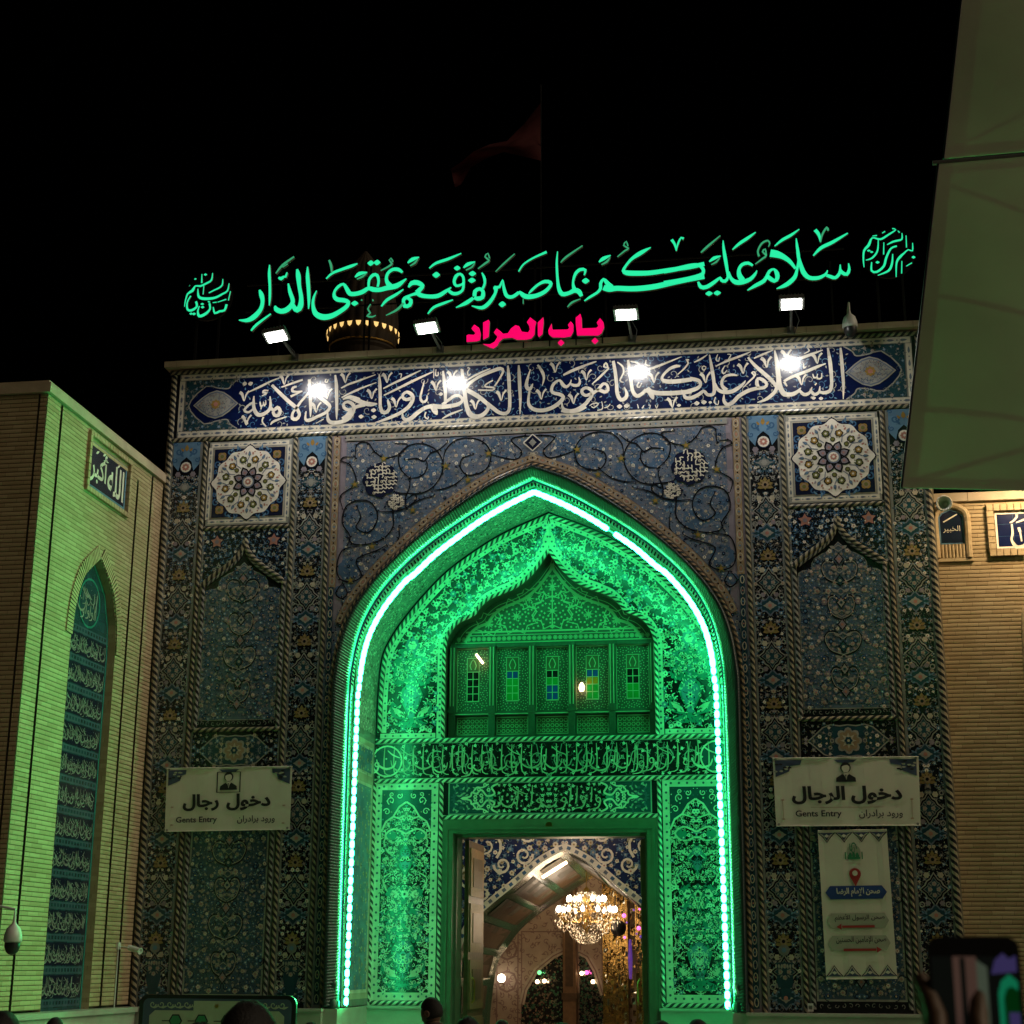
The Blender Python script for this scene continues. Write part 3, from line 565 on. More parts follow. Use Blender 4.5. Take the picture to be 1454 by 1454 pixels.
def carpet(p, xc, reg, zlo, zhi):                # the dense symmetrical garden pattern of a niche field
    p.mirror(xc); H = zhi-zlo
    half = [(xc, zlo)]+reg+([] if reg[-1][0] <= xc+1e-3 else [(xc, zhi)])
    ax = []
    for i in range(int(H/.34)):                     # axis chain of lozenges
        z = zlo+.2+i*.34; m = [(G+'mauve', G+'rose'), (G+'stone', G+'deepteal'), (G+'deepteal', G+'stone')][i % 3]
        p.lozenge(xc, z, .075, .1, G+'ink', 4); p.lozenge(xc, z, .055, .075, m[0], 5); p.disc(xc, z, .022, m[1], 6); ax.append(z)
        p.line([(xc, z+.12), (xc+.07, z+.17), (xc, z+.22)], .014, G+'stone', 4); p.leaf(xc+.05, z+.17, .4, .09, .05, G+'stone', 4)
    for i in range(max(2, int(H/.55))):             # heart shaped tendrils
        z = zlo+.35+i*.55; w = .2+.07*(i % 2)
        p.stroke([(xc, z-.16, .02), (xc+w*.7, z-.08, .026), (xc+w, z+.1, .028), (xc+w*.75, z+.22, .026), (xc+w*.3, z+.2, .02), (xc+.03, z+.08, .016)], G+'ink', 3, .04)
        p.stroke([(xc, z-.14, .01), (xc+w*.7, z-.06, .012), (xc+w*.97, z+.1, .012), (xc+w*.75, z+.2, .012), (xc+w*.3, z+.18, .01)], G+'stone', 4, .04)
        p.flower(xc+w+.05, z+.12, .045, (G+'mauve', G+'cream'), 4, 6, 0); p.flower(xc+w*.5, z+.02, .035, (G+'stone', G+'rose'), 4, 6, 0)
    floral(p, half, .066, .024, [(G+'stone', G+'rose'), (G+'azure', G+'cream'), (G+'grey', G+'rose'), (G+'sky', G+'white'), (G+'mauve', G+'cream')], [G+'azure', G+'deepteal', G+'olive', G+'azure', G+'stone'], G+'deepteal', 1.5, lambda q: q[0]-xc > .03, 9000)
    for x, z in darts(half, .14, 1500, lambda q: q[0]-xc > .06):
        m_ = random.choice(((G+'azure', G+'cream', G+'navy'), (G+'stone', G+'rose', G+'white'), (G+'navy', G+'sky', G+'azure'), (G+'cream', G+'rose', G+'stone')))
        p.flower(x, z, random.uniform(.03, .045), m_, 2.6, random.choice((5, 6, 8))); p.curl(x, z, .07, random.random()*6, .7, .012, G+'navy', 2.4, random.choice((-1, 1)), 8)
    speckle(p, half, 2200, .012, [G+'bluegrey', G+'azure', G+'navy', G+'stone', G+'stone', G+'deepteal'], 1.2, lambda q: q[0]-xc > .01)
    p.plain()
def niche(xc):
    mb = MB(); p = Pan(mb); p.rect(xc-.735, 5.3, xc+.735, 8.66, G+'ink', 0)
    reg = [(xc+.615, 5.51)]+[(xc+x, z) for x, z in FIELD[::-1]]+[(xc-x, z) for x, z in FIELD[1:]]+[(xc-.615, 5.51)]
    p.poly([(xc+(x-xc)*1.03, 6.78+(z-6.78)*1.012) for x, z in reg], G+'stone', 0.6); p.poly(reg, G+'nichefield', 1)
    carpet(p, xc, [(x, z) for x, z in reg if x >= xc], 5.55, 7.95)
    sp = [(xc, 8.52), (xc+.03, 8.35), (xc+.2, 8.13), (xc+.5, 7.9), (xc+.72, 7.74), (xc+.72, 8.62), (xc, 8.62)]; p.mirror(xc)
    floral(p, sp, .08, .03, [(G+'white', G+'rose'), (G+'azure', G+'cream'), (G+'stone', G+'navy'), (G+'sky', G+'white')], [G+'azure', G+'sky', G+'teal', G+'stone'], G+'azure', 1, n=1500)
    speckle(p, sp, 220, .014, [G+'azure', G+'sky', G+'stone'], 1)
    p.star(xc+.48, 8.42, .14, .08, 5, G+'navy', 3, .3); p.star(xc+.48, 8.42, .11, .06, 5, G+'rose', 4, .3); p.disc(xc+.48, 8.42, .035, G+'mauve', 5)
    for i in range(16): z = 5.62+i*.125; p.ring(xc+.655, z, .022, .011, G+'grey', 2, 8)
    for i in range(8): p.curl(xc+.04+i*.085, 5.45, .035, i, .8, .012, G+'grey', 2)
    for q in ([(xc+.48, 7.72), (xc+.6, 7.78), (xc+.66, 7.66)],): p.flower(*q[1], .035, (G+'stone', G+'rose'), 2)
    o = mb.build('niche_panel', gate)
    og = [(0, 8.47), (.03, 8.3), (.14, 8.14), (.3, 8.0), (.5, 7.86), (.62, 7.77), (.69, 7.68)]
    gth = arch(og, .04); ropes('rope_moulding', [[(xc+x, z) for x, z in gth]], .085, y=-.012, pitch=.1)
    gi = [(xc+x, z) for x, z in arch([(0, 8.38), (.04, 8.22), (.14, 8.07), (.3, 7.93), (.5, 7.79), (.62, 7.70)], .04)]
    ropes('rope_moulding', [gi], .05, y=-.012, pitch=.09, mbb='glaze_stone')
    return o
def cartouche(xc):
    mb = MB(); p = Pan(mb); z0, z1 = 4.74, 5.3; zc = 5.02; p.rect(xc-.7, z0, xc+.7, z1, G+'ink', 0); p.mirror4(xc, zc)
    bd = [(xc, zc), (xc+.68, zc), (xc+.68, zc+.26), (xc, zc+.26)]
    P = [(0, .235), (.12, .22), (.25, .24), (.36, .2), (.45, .12), (.55, .03), (.6, 0)]; Q = [(xc+x, zc+z) for x, z in P]
    p.line(Q, .02, G+'stone', 3); p.plain()
    full = [(xc+x, zc+z) for x, z in P]+[(xc+x, zc-z) for x, z in P[-2::-1]]; full += [(2*xc-x, z) for x, z in full[::-1]]
    p.poly(full, G+'deepteal', 2); p.mirror4(xc, zc)
    floral(p, bd, .08, .026, PAL_DARK, [G+'teal', G+'stone', G+'olive'], G+'grey', 2.5, lambda q: q[0]-xc > .2, 900); p.plain()
    p.rosette(xc, zc, .2, 8, G+'stone', 4); p.rosette(xc, zc, .165, 8, G+'tan', 5); p.star(xc, zc, .12, .06, 8, G+'cream', 6); p.rosette(xc, zc, .06, 6, G+'deepteal', 7); p.disc(xc, zc, .02, G+'cream', 8)
    return mb.build('cartouche_panel', gate)
def lower_niche(xc):
    mb = MB(); p = Pan(mb); p.rect(xc-.735, ZB, xc+.735, 4.74, G+'ink', 0); p.rect(xc-.63, 1.33, xc+.63, 4.6, G+'stone', .6); p.rect(xc-.6, 1.36, xc+.6, 4.57, G+'teal', 1)
    carpet(p, xc, [(xc+.59, 1.4), (xc+.59, 4.55)], 1.4, 4.55); p.mirror(xc)
    for i in range(26): p.ring(xc+.67, 1.4+i*.125, .024, .011, G+'grey', 2, 8)
    for i in range(6): p.curl(xc+.06+i*.1, 1.27, .035, i, .8, .012, G+'grey', 2)
    return mb.build('lower_niche_panel', gate)
XC = 4.725
for s in (-1, 1): medallion(s*XC); niche(s*XC); cartouche(s*XC); lower_niche(s*XC)
# rope mouldings that frame the bays
for s in (-1, 1):
    ropes('rope_moulding', [[(s*6.125, 11.36), (s*6.125, ZB)]], .10)
    ropes('rope_moulding', [[(s*5.5, 10.16), (s*5.5, ZB)], [(s*3.95, 10.16), (s*3.95, ZB)], [(s*3.365, 10.16), (s*3.365, ZB)]], .07)
    ropes('rope_moulding', [[(s*5.4, 7.7), (s*5.4, 5.35)], [(s*4.05, 7.7), (s*4.05, 5.35)], [(s*5.4, 4.7), (s*5.4, ZB+.05)], [(s*4.05, 4.7), (s*4.05, ZB+.05)]], .07, mbb='glaze_stone')
    ropes('rope_moulding', [[(s*5.45, 8.65), (s*4.0, 8.65)], [(s*5.45, 5.35), (s*4.0, 5.35)]], .07)
ropes('rope_moulding', [[(-6.2, 11.415), (6.2, 11.415)], [(-6.1, 10.205), (6.1, 10.205)]], .085)
for s in (-1, 1):
    mb = MB(); p = Pan(mb)
    for x, w in ((5.565, .04), (5.44, .03), (4.01, .03), (3.9, .025), (3.42, .03)): p.rect(s*x-w/2, ZB, s*x+w/2, 10.16, G+'grey', 1)
    mb.build('fillet', gate)

# --- spandrel and the strips beside the arch
mb = MB(); p = Pan(mb); ZT = 10.16
half = [(x, z) for x, z in aOUT if x >= 0]
plate = [(0, ZT), (3.325, ZT), (3.325, ZB)]+half[::-1]
p.mirror(0); p.poly(plate, G+'mauve', 0)
inner = [(0, 10.04), (3.1, 10.04), (3.1, 5.6)]+[(x+.24 if i < len(half)-1 else x, z+.1) for i, (x, z) in enumerate([h for h in half if h[1] > 6.0][::-1])]
off = inset(aOUT, -.2); offh = [(x, z) for x, z in off if x >= -.001 and z > 5.6]
reg = [(0, 10.02), (3.08, 10.02), (3.08, 5.7)]+offh[::-1]
p.poly(reg, G+'slate', 1)
for u, v, r in ((460, 200, 105), (750, 185, 88), (155, 500, 92), (95, 755, 62), (430, 405, 48), (335, 480, 46), (45, 870, 30), (230, 560, 60), (560, 290, 70), (880, 130, 60), (300, 260, 60), (660, 90, 50)):
    v_ = at(470+u/3.635, 600+v/3.635); p.rosette(v_.x, v_.z, r/3.635/88, 9, G+'bluegrey', 1.15, d=.12); p.rosette(v_.x, v_.z, r/3.635/88*.6, 7, G+'slate', 1.2, d=.3)
speckle(p, reg, 13000, .017, [G+'azure', G+'bluegrey', G+'azure', G+'cream', G+'mauve', G+'stone', G+'deepteal', G+'sky', G+'navy', G+'stone', G+'grey', G+'bluegrey'], 1.3)
speckle(p, reg, 1500, .030, [G+'stone', G+'cream', G+'mauve', G+'sky', G+'navy'], 2)
for x, z in darts(reg, .11, 5000): p.flower(x, z, random.uniform(.02, .032), random.choice(((G+'cream', G+'rose'), (G+'stone', G+'navy'), (G+'sky', G+'white'), (G+'white', G+'olive'), (G+'navy', G+'sky'))), 3, 6)
p.plain()
VINE = ("125,190 135,115 190,105 225,150 280,185 360,160 395,115 330,110;605,100 560,140 515,160 480,200 440,185 380,195;410,290 360,240 352,170 400,122 470,110 540,140 578,205 570,270 530,330 465,365 350,365 330,355;"
        "410,290 470,275 497,230 490,190;410,290 405,340 385,390 390,440;580,215 590,150 640,95 720,80 790,105 825,160 810,230 760,265 700,270 668,230 680,185 740,165;700,270 640,320 570,345 520,350;60,440 50,380 115,330 130,290 100,220 55,200 65,180 115,180;"
        "80,640 100,590 60,520 75,440 130,405 200,410 240,470 225,540 180,570 130,540 155,490 130,430;250,460 320,460 390,440 460,400 530,380;310,400 320,470 320,540 270,600 180,630 110,625 90,590;290,630 240,660 160,690 130,720 158,790 110,822 50,810 30,750 60,660 140,640;"
        "825,165 900,185 960,190 985,150 930,90 1000,70 1040,75;60,830 85,880 55,910 25,880 60,830;350,530 350,600 300,660;60,910 60,980;390,440 440,400 430,370 395,395")
for s in VINE.split(';'):
    q = [at(470+float(a)/3.635, 600+float(b)/3.635) for a, b in (t.split(',') for t in s.split())]
    q = [(v.x, v.z) for v in q]; n = len(q)
    for sg in (1, -1):
        st = [(sg*x, z, .021*(1 if 0 < i < n-1 else .5)) for i, (x, z) in enumerate(q)]; p.stroke(st, G+'ink', 5, .05)
        for i, (x, z, w_) in enumerate(st):
            a = random.random()*6; p.leaf(x, z, a, .05, .02, G+'ink', 5.2)
for x, z in ((-2.45, 9.72), (-2.92, 9.3), (-1.42, 9.55), (-.72, 9.73), (-1.95, 8.83), (-2.6, 8.25), (-2.94, 7.7), (-1.05, 9.3)):
    for sg in (1, -1): p.star(sg*x, z, .08, .03, 5, G+'olive', 6, .4); p.disc(sg*x, z, .028, G+'ochre', 7); 
def kufic(x0, z0, w, sd):
    rng = random.Random(sd); n = 7; c = w/n
    for i in range(n+1):
        for j in range(n+1):
            if (i-n/2)**2+(j-n/2)**2 > (n*.56)**2: continue
            x, z = x0+i*c, z0+j*c; a = rng.random()*.8
            if rng.random() < .6: p.line([(x, z), (x+.5*c, z+a*c*.6), (x+c, z)], .017, G+'ivory', 8+rng.random()*.5)
            if rng.random() < .6: p.line([(x, z), (x+a*c*.5, z+.5*c), (x, z+c)], .017, G+'ivory', 8+rng.random()*.5)
            if rng.random() < .3: p.ring(x, z, c*.32, .014, G+'cream', 8, 7)
for s in (-1, 1):
    cx, cz = s*2.5, 9.36; p.rosette(cx, cz, .3, 8, G+'navy', 7, d=.12); kufic(cx-.22, cz-.22, .44, 5+s); cx, cz = s*2.22, 8.98; p.lozenge(cx, cz, .17, .17, G+'navy', 7); kufic(cx-.12, cz-.12, .22, 11)
p.lozenge(0, 9.88, .13, .15, G+'navy', 7); p.line([(-.15, 9.88), (0, 10.02), (.15, 9.88), (0, 9.74), (-.15, 9.88)], .024, G+'white', 8); p.lozenge(0, 9.88, .06, .07, G+'stone', 8); p.rosette(0, 9.66, .06, 6, G+'cream', 7)
# chain borders: along the top, down the strips and round the arch
def chain(path, w, pitch=.17, base=G+'tan'):
    A = Arc([(x, 0, z) for x, z in path]); n = int(A.L/pitch); pts = [A(i*A.L/(4*n)) for i in range(4*n+1)]
    p.stroke([(v.x, v.z, w) for v in pts], base, 7)
    for i in range(n):
        c = A((i+.5)*A.L/n); t = A.tan((i+.5)*A.L/n); a = math.atan2(t.z, t.x); q = [(math.cos(u)*pitch*.36, math.sin(u)*w*.34) for u in [k*PI/4 for k in range(9)]]
        q = [(c.x+x*math.cos(a)-z*math.sin(a), c.z+x*math.sin(a)+z*math.cos(a)) for x, z in q]; p.line(q, .014, (G+'cream', G+'stone')[i % 2], 8); p.disc(c.x, c.z, w*.16, (G+'navy', G+'rose', G+'sky')[i % 3], 8, 6)
        c = A(i*A.L/n); p.disc(c.x, c.z, w*.14, G+'ink', 8, 4)
chain([(-3.1, 10.1), (3.1, 10.1)], .1, base=G+'stone')
for s in (-1, 1): chain([(s*3.24, 10.14), (s*3.24, 7.6)], .11); chain([(s*3.255, 7.6), (s*3.245, ZB+.05)], .085, base=G+'deepteal')
chain([q for q in inset(aOUT, -.135) if q[1] > 7.0], .11, base=G+'tan')
mb.build('spandrel_panel', gate)
ropes('rope_moulding', [inset(aOUT, -.035)], .075, y=-.004, mbb='glaze_tan')

# --- the twisted cable that edges the arch, dark turquoise
mb = MB()
A = Arc([(x, 0, z) for x, z in aOUT]); B = Arc([(x, 0, z) for x, z in aINN]); n = 430; rows = []
for i in range(n*3+1):
    f = i/(3*n); row = []; k = (.62, 1.0, .96)[i % 3]
    a = A(f*A.L); b = B(f*B.L); sh = B(min(1, f+.0022)*B.L); c = (a+b)/2; hw = (a-b).length/2
    for f_, y_ in ((0, 0), (.02, -.09), (.10, -.142), (.2, -.145), (.36, -.118), (.55, -.08), (.75, -.04), (.95, -.004), (1, .06)):
        g_ = (-.004, .016, .010)[i % 3]*min(1, f_*8)*(1 if f_ < 1 else .4)
        v = a.lerp(b, f_); n_ = (b-a).normalized(); skew = (sh-b)*f_
        row.append((v.x+skew.x+n_.x*g_*.7, y_-g_*.75, v.z+skew.z+n_.z*g_*.7))
    rows.append(row)
mb.grid(rows, 'rope_glaze'); gi_ = mb.mi('glaze_band'); nc_ = len(rows[0])-1
for q in range(len(mb.f)):
    if (q//nc_) % 3 == 0: mb.m[q] = gi_
mb.build('arch_moulding', gate, smooth=True)
for s in (-1, 1):
    mb = MB(); prof = [(.13, ZB), (.13, ZB+.1), (.10, ZB+.14), (.085, ZB+.2), (.10, ZB+.27), (.12, ZB+.34), (.10, ZB+.4)]
    mb.lathe(prof, 'rope_glaze', (s*3.03, .03, 0), 16); mb.build('moulding_base', gate, smooth=True)

# --- reveal: beaded fillet, then the tiled soffit back to the rear wall
mb = MB()
def band(pa, ya, pb, yb, m):
    n = 160; A = Arc([(x, 0, z) for x, z in pa]); B = Arc([(x, 0, z) for x, z in pb])
    ra = [A(i*A.L/n) for i in range(n+1)]; rb = [B(i*B.L/n) for i in range(n+1)]; mb.grid([[(v.x, ya, v.z) for v in ra], [(v.x, yb, v.z) for v in rb]], m)
band(inset(aINN, -.005), .055, inset(aINN, .03), .085, G+'navy'); band(inset(aINN, .03), .085, inset(aLED, -.06), .11, G+'grey')
A = Arc([(x, 0, z) for x, z in inset(aINN, .02)]); B = Arc([(x, 0, z) for x, z in inset(aLED, -.05)])
for i in range(300):
    f = (i+.5)/300; a = A(f*A.L); b = B(f*B.L); t = A.tan(f*A.L)*.014
    c1, c2 = a.lerp(b, .2), a.lerp(b, .8); mb.face([(c1.x-t.x, .084, c1.z-t.z), (c1.x+t.x, .084, c1.z+t.z), (c2.x+t.x, .104, c2.z+t.z), (c2.x-t.x, .104, c2.z-t.z)], G+'ink')
band(inset(aLED, -.06), .11, inset(aBACK, -.02), .34, G+'stone'); band(inset(aBACK, -.02), .34, aBACK, 1.93, G+'grey')
# ornament on the soffit: u runs along the arch, v goes back into the recess
A = Arc([(x, 0, z) for x, z in aBACK]); LA = A.L
def soff(u, v, h):
    c = A(u); t = A.tan(u); return (c.x+t.z*h, v, c.z-t.x*h)
p = Pan(mb, soff)
jam = 4.15
for k in range(2):
    u0 = .1 if k == 0 else LA-jam
    p.rect(u0, .42, u0+jam-.1, 1.82, G+'cream', 1)
    for a, b in ((u0+.05, u0+3.4), (u0+3.45, u0+4.0)) if k == 0 else ((u0+.6, u0+jam-.1), (u0+.02, u0+.55)):
        p.rect(a+.04, .5, b-.04, 1.74, G+'ivory', 2); p.rect(a+.09, .55, b-.09, 1.69, G+'sky', 3)
        R = [(a+.1, .57), (b-.1, .57), (b-.1, 1.67), (a+.1, 1.67)]
        floral(p, R, .13, .045, [(G+'stone', G+'rose'), (G+'cream', G+'navy'), (G+'sky', G+'white')], [G+'stone', G+'sky', G+'grey'], G+'grey', 4, n=900)
us = 4.3; R = [(us, .45), (LA-us, .45), (LA-us, 1.8), (us, 1.8)]
strip_ = lambda v0, v1, m, l: [p.rect(us+(LA-2*us)*i/120, v0, us+(LA-2*us)*(i+1)/120, v1, m, l) for i in range(120)]
strip_(.42, 1.84, G+'stone', 1)
rng = random
for _ in range(5200):
    u, v = rng.uniform(us, LA-us), rng.uniform(.46, 1.8); r = rng.uniform(.012, .034); m = rng.choice((G+'ivory', G+'cream', G+'white', G+'white', G+'teal', G+'ink'))
    (p.leaf(u, v, rng.random()*6.28, r*2, r*.9, m, 2+rng.random()) if rng.random() < .6 else p.disc(u, v, r*.7, m, 3+rng.random(), 6))
for v in (.44, 1.8): strip_(v-.03, v+.03, G+'stone', 5)
mb.build('arch_reveal', gate)

# --- rear wall of the recess, y = 1.9
YB = 1.9
mb = MB(); p = Pan(mb, y=YB)
OGI = [(0, 8.675), (.03, 8.55), (.09, 8.46), (.26, 8.23), (.50, 8.01), (.76, 7.885), (1.02, 7.785), (1.2, 7.635), (1.295, 7.50), (1.53, 7.40), (1.70, 7.22), (1.775, 6.98), (1.785, 6.6), (1.785, 5.42)]
OGB = [(0, 9.147), (.05, 8.95), (.11, 8.79), (.27, 8.44), (.57, 8.12), (.87, 7.985), (1.13, 7.845), (1.32, 7.63), (1.43, 7.49), (1.67, 7.40), (1.81, 7.22), (1.89, 7.0), (1.90, 6.6), (1.90, 5.42)]
gI = [(v.x, v.y) for v in smooth([Vector(q) for q in OGI], .05)]; gB = [(v.x, v.y) for v in smooth([Vector(q) for q in OGB], .05)]
bh = [(x, z) for x, z in aBACK if x >= 0 and z > 5.42]
p.mirror(0)
p.poly([(0, 9.264)]+bh[1:]+[(2.935, 5.42)]+gI[::-1], G+'ink', 0)
ins = [q for q in inset(aBACK, .2) if q[0] >= 0 and q[1] > 5.5]; insA = [q for q in inset(aBACK, .11) if q[0] >= 0 and q[1] > 5.42]
lb = [q for q in inset(aBACK, .19) if q[0] >= 0 and q[1] > 5.42]
p.stroke([(x, z, .075) for x, z in inset(aBACK, .15) if x >= -.02 and z > 5.44], G+'ivory', 2)
cb = [((a[0]+b[0])/2, (a[1]+b[1])/2) for a, b in zip([Arc([(x, z, 0) for x, z in gI])(i/60*Arc([(x, z, 0) for x, z in gI]).L) for i in range(61)], [Arc([(x, z, 0) for x, z in gB])(i/60*Arc([(x, z, 0) for x, z in gB]).L) for i in range(61)])]
p.poly(gB+gI[::-1], G+'ivory', 2); p.line(gB, .016, G+'navy', 3)
AC = Arc([(x, z, 0) for x, z in cb])
for i in range(1, 46): c = AC(AC.L*i/46); p.disc(c.x, c.y, .02, G+'teal', 4, 6)
AC = Arc([(x, z, 0) for x, z in inset(aBACK, .15) if x >= 0 and z > 5.44])
for i in range(1, 40): c = AC(AC.L*i/40); p.disc(c.x, c.y, .018, G+'teal', 4, 6)
p.rect(1.9, 5.43, 2.85, 5.51, G+'ivory', 2)
for i in range(7): p.disc(1.98+i*.13, 5.47, .018, G+'teal', 4, 6)
sp = [q for q in inset(aBACK, .2) if q[0] >= .02 and q[1] > 5.52]; sp = sp+[(2.73, 5.52), (1.92, 5.52)]+gB[::-1][3:-2]
BR = [(G+'white', G+'teal'), (G+'ivory', G+'rose'), (G+'sky', G+'white'), (G+'cream', G+'ink'), (G+'white', G+'sky')]
floral(p, sp, .115, .05, BR, [G+'ivory', G+'white', G+'cream', G+'sky'], G+'ivory', 3, lambda q: not (abs(q[0]-2.33) < .3 and 5.6 < q[1] < 7.0), 9000)
speckle(p, sp, 1100, .022, [G+'ivory', G+'white', G+'sky', G+'cream'], 3, lambda q: not (abs(q[0]-2.33) < .3 and 5.6 < q[1] < 7.0))
def vase(x, z, k=1.0):              # the big flowering vase of the jamb panels
    b = [(-.05, 0), (.05, 0), (.08, .06), (.06, .1), (.16, .3), (.2, .45), (.15, .56), (.1, .6), (.13, .66), (-.13, .66), (-.1, .6), (-.15, .56), (-.2, .45), (-.16, .3), (-.06, .1), (-.08, .06)]
    for dx, dz, r in ((0, 1.05, .3), (-.15, .9, .22), (.15, .9, .22), (0, .8, .24), (-.2, .72, .14), (.2, .72, .14)): p.rosette(x+dx*k, z+dz*k, r*k, 10, G+'turq', 5)
    for i in range(60):
        a = random.random()*6.28; r = .3*math.sqrt(random.random())*k; p.flower(x+r*math.cos(a), z+.93*k+r*1.1*math.sin(a), .034*k, random.choice(BR), 6, 6)
    for i in range(40):
        a = random.random()*6.28; r = .36*math.sqrt(random.random())*k; p.leaf(x+r*math.cos(a), z+.93*k+r*math.sin(a), a, .07*k, .03*k, random.choice((G+'ivory', G+'sky', G+'ink')), 5.5)
    p.poly([(x+u*k, z+v*k) for u, v in b], G+'turq', 8); p.poly([(x+u*.78*k, z+(.33+(v-.33)*.85)*k) for u, v in b], G+'sky', 9)
    for v in (.2, .35, .5): p.star(x, z+v*k, .07*k, .03*k, 6, G+'ivory', 10); p.disc(x, z+v*k, .02*k, G+'ink', 11, 6)
    for s in (-1, 1): p.stroke([(x+s*.06*k, z+.02*k, .02), (x+s*.3*k, z+.1*k, .05), (x+s*.33*k, z+.3*k, .04), (x+s*.2*k, z+.2*k, .02)], G+'turq', 7, .04); p.leaf(x+s*.1*k, z+.05*k, PI/2-s*.9, .3*k, .1*k, G+'ivory', 7)
    p.poly([(x-.3*k, z-.05*k), (x-.15*k, z-.12*k), (x+.15*k, z-.12*k), (x+.3*k, z-.05*k), (x+.12*k, z+.02*k), (x-.12*k, z+.02*k)], G+'turq', 7)
vase(2.33, 5.72, .98)
for _ in range(260):
    x, z = random.uniform(2.02, 2.64), random.uniform(5.6, 7.05); p.leaf(x, z, random.random()*6.28, random.uniform(.04, .07), .02, random.choice((G+'ink', G+'ivory', G+'teal', G+'white')), 12)
p.rosette(2.33, 7.0, .13, 8, G+'sky', 6); p.rosette(2.33, 7.0, .08, 6, G+'white', 7)
# spiral inscription frieze
p.plain(); p.rect(-2.935, 4.72, 2.935, 5.42, G+'ink', 0); p.rect(-2.93, 4.735, 2.93, 4.765, G+'stone', 1); p.rect(-2.93, 5.335, 2.93, 5.365, G+'stone', 1)
p.mirror(0)
for i in range(7):
    x = .21+i*.42
    p.curl(x, 5.05, .17, i*2.1, 1.5, .022, G+'stone', 2, (-1, 1)[i % 2], 16); p.line([(x-.1, 4.82), (x, 5.3)], .015, G+'grey', 2)
R = [(0.02, 4.79), (2.9, 4.79), (2.9, 5.32), (.02, 5.32)]
floral(p, R, .1, .022, [(G+'white', G+'teal'), (G+'stone', G+'ink')], [G+'stone', G+'grey', G+'cream'], G+'grey', 3, n=1500)
for i in range(17): x = .12+i*.165; p.stroke([(x, 5.3, .01), (x+.01, 5.05, .024), (x-.01, 4.85, .02), (x-.1, 4.82, .012)], G+'cream', 5, .08)
p.disc(2.72, 5.05, .26, G+'deepteal', 5, 24); p.ring(2.72, 5.05, .25, .025, G+'ivory', 6, 24); p.plain()
scribble(p, 2.5, 2.93, 4.84, 5.26, G+'ivory', 7, w=.03); scribble(p, -2.93, -2.5, 4.84, 5.26, G+'ivory', 7, w=.03); scribble(p, -2.4, 2.4, 4.8, 5.3, G+'cream', 6, w=.022)
# cartouche over the door
p.rect(-1.72, 4.08, 1.72, 4.735, G+'ink', 0); p.rect(-1.67, 4.16, 1.67, 4.69, G+'stone', 1); p.rect(-1.65, 4.18, 1.65, 4.67, G+'deepteal', 2); p.mirror4(0, 4.425)
mid = [(0, 4.425), (.98, 4.425), (.9, 4.5), (.98, 4.56), (.84, 4.66), (0, 4.66)]
p.poly(mid, G+'ink', 3)
arr = [(.84, 4.66), (.95, 4.6), (.9, 4.5), (1.02, 4.46), (1.12, 4.56), (1.2, 4.5), (1.28, 4.52), (1.3, 4.46), (1.42, 4.425)]
p.line(arr, .03, G+'ivory', 5, .03); p.line([(1.0, 4.655), (1.1, 4.6), (1.2, 4.6), (1.26, 4.52)], .024, G+'ivory', 5, .03)
for x, z in ((1.0, 4.56), (1.12, 4.47), (1.06, 4.64), (1.22, 4.45), (1.16, 4.57)): p.flower(x, z, .035, (G+'ivory', G+'ink'), 5, 6)
for i in range(22): p.leaf(random.uniform(.9, 1.25), random.uniform(4.43, 4.64), random.random()*6, .05, .02, random.choice((G+'ivory', G+'turq', G+'cream')), 4)
p.rosette(.99, 4.425, .07, 4, G+'turq', 5); p.leaf(1.35, 4.425, 0, .12, .06, G+'ivory', 4)
for i in range(30): p.leaf(random.uniform(1.3, 1.6), random.uniform(4.43, 4.64), random.random()*6, .07, .03, random.choice((G+'teal', G+'stone')), 3)
floral(p, [(0, 4.43), (.86, 4.43), (.86, 4.64), (0, 4.64)], .075, .02, [(G+'ivory', G+'ink'), (G+'white', G+'teal')], [G+'grey', G+'cream', G+'stone'], G+'grey', 4, n=800)
p.plain(); scribble(p, -.85, .85, 4.2, 4.65, G+'cream', 6, w=.024)
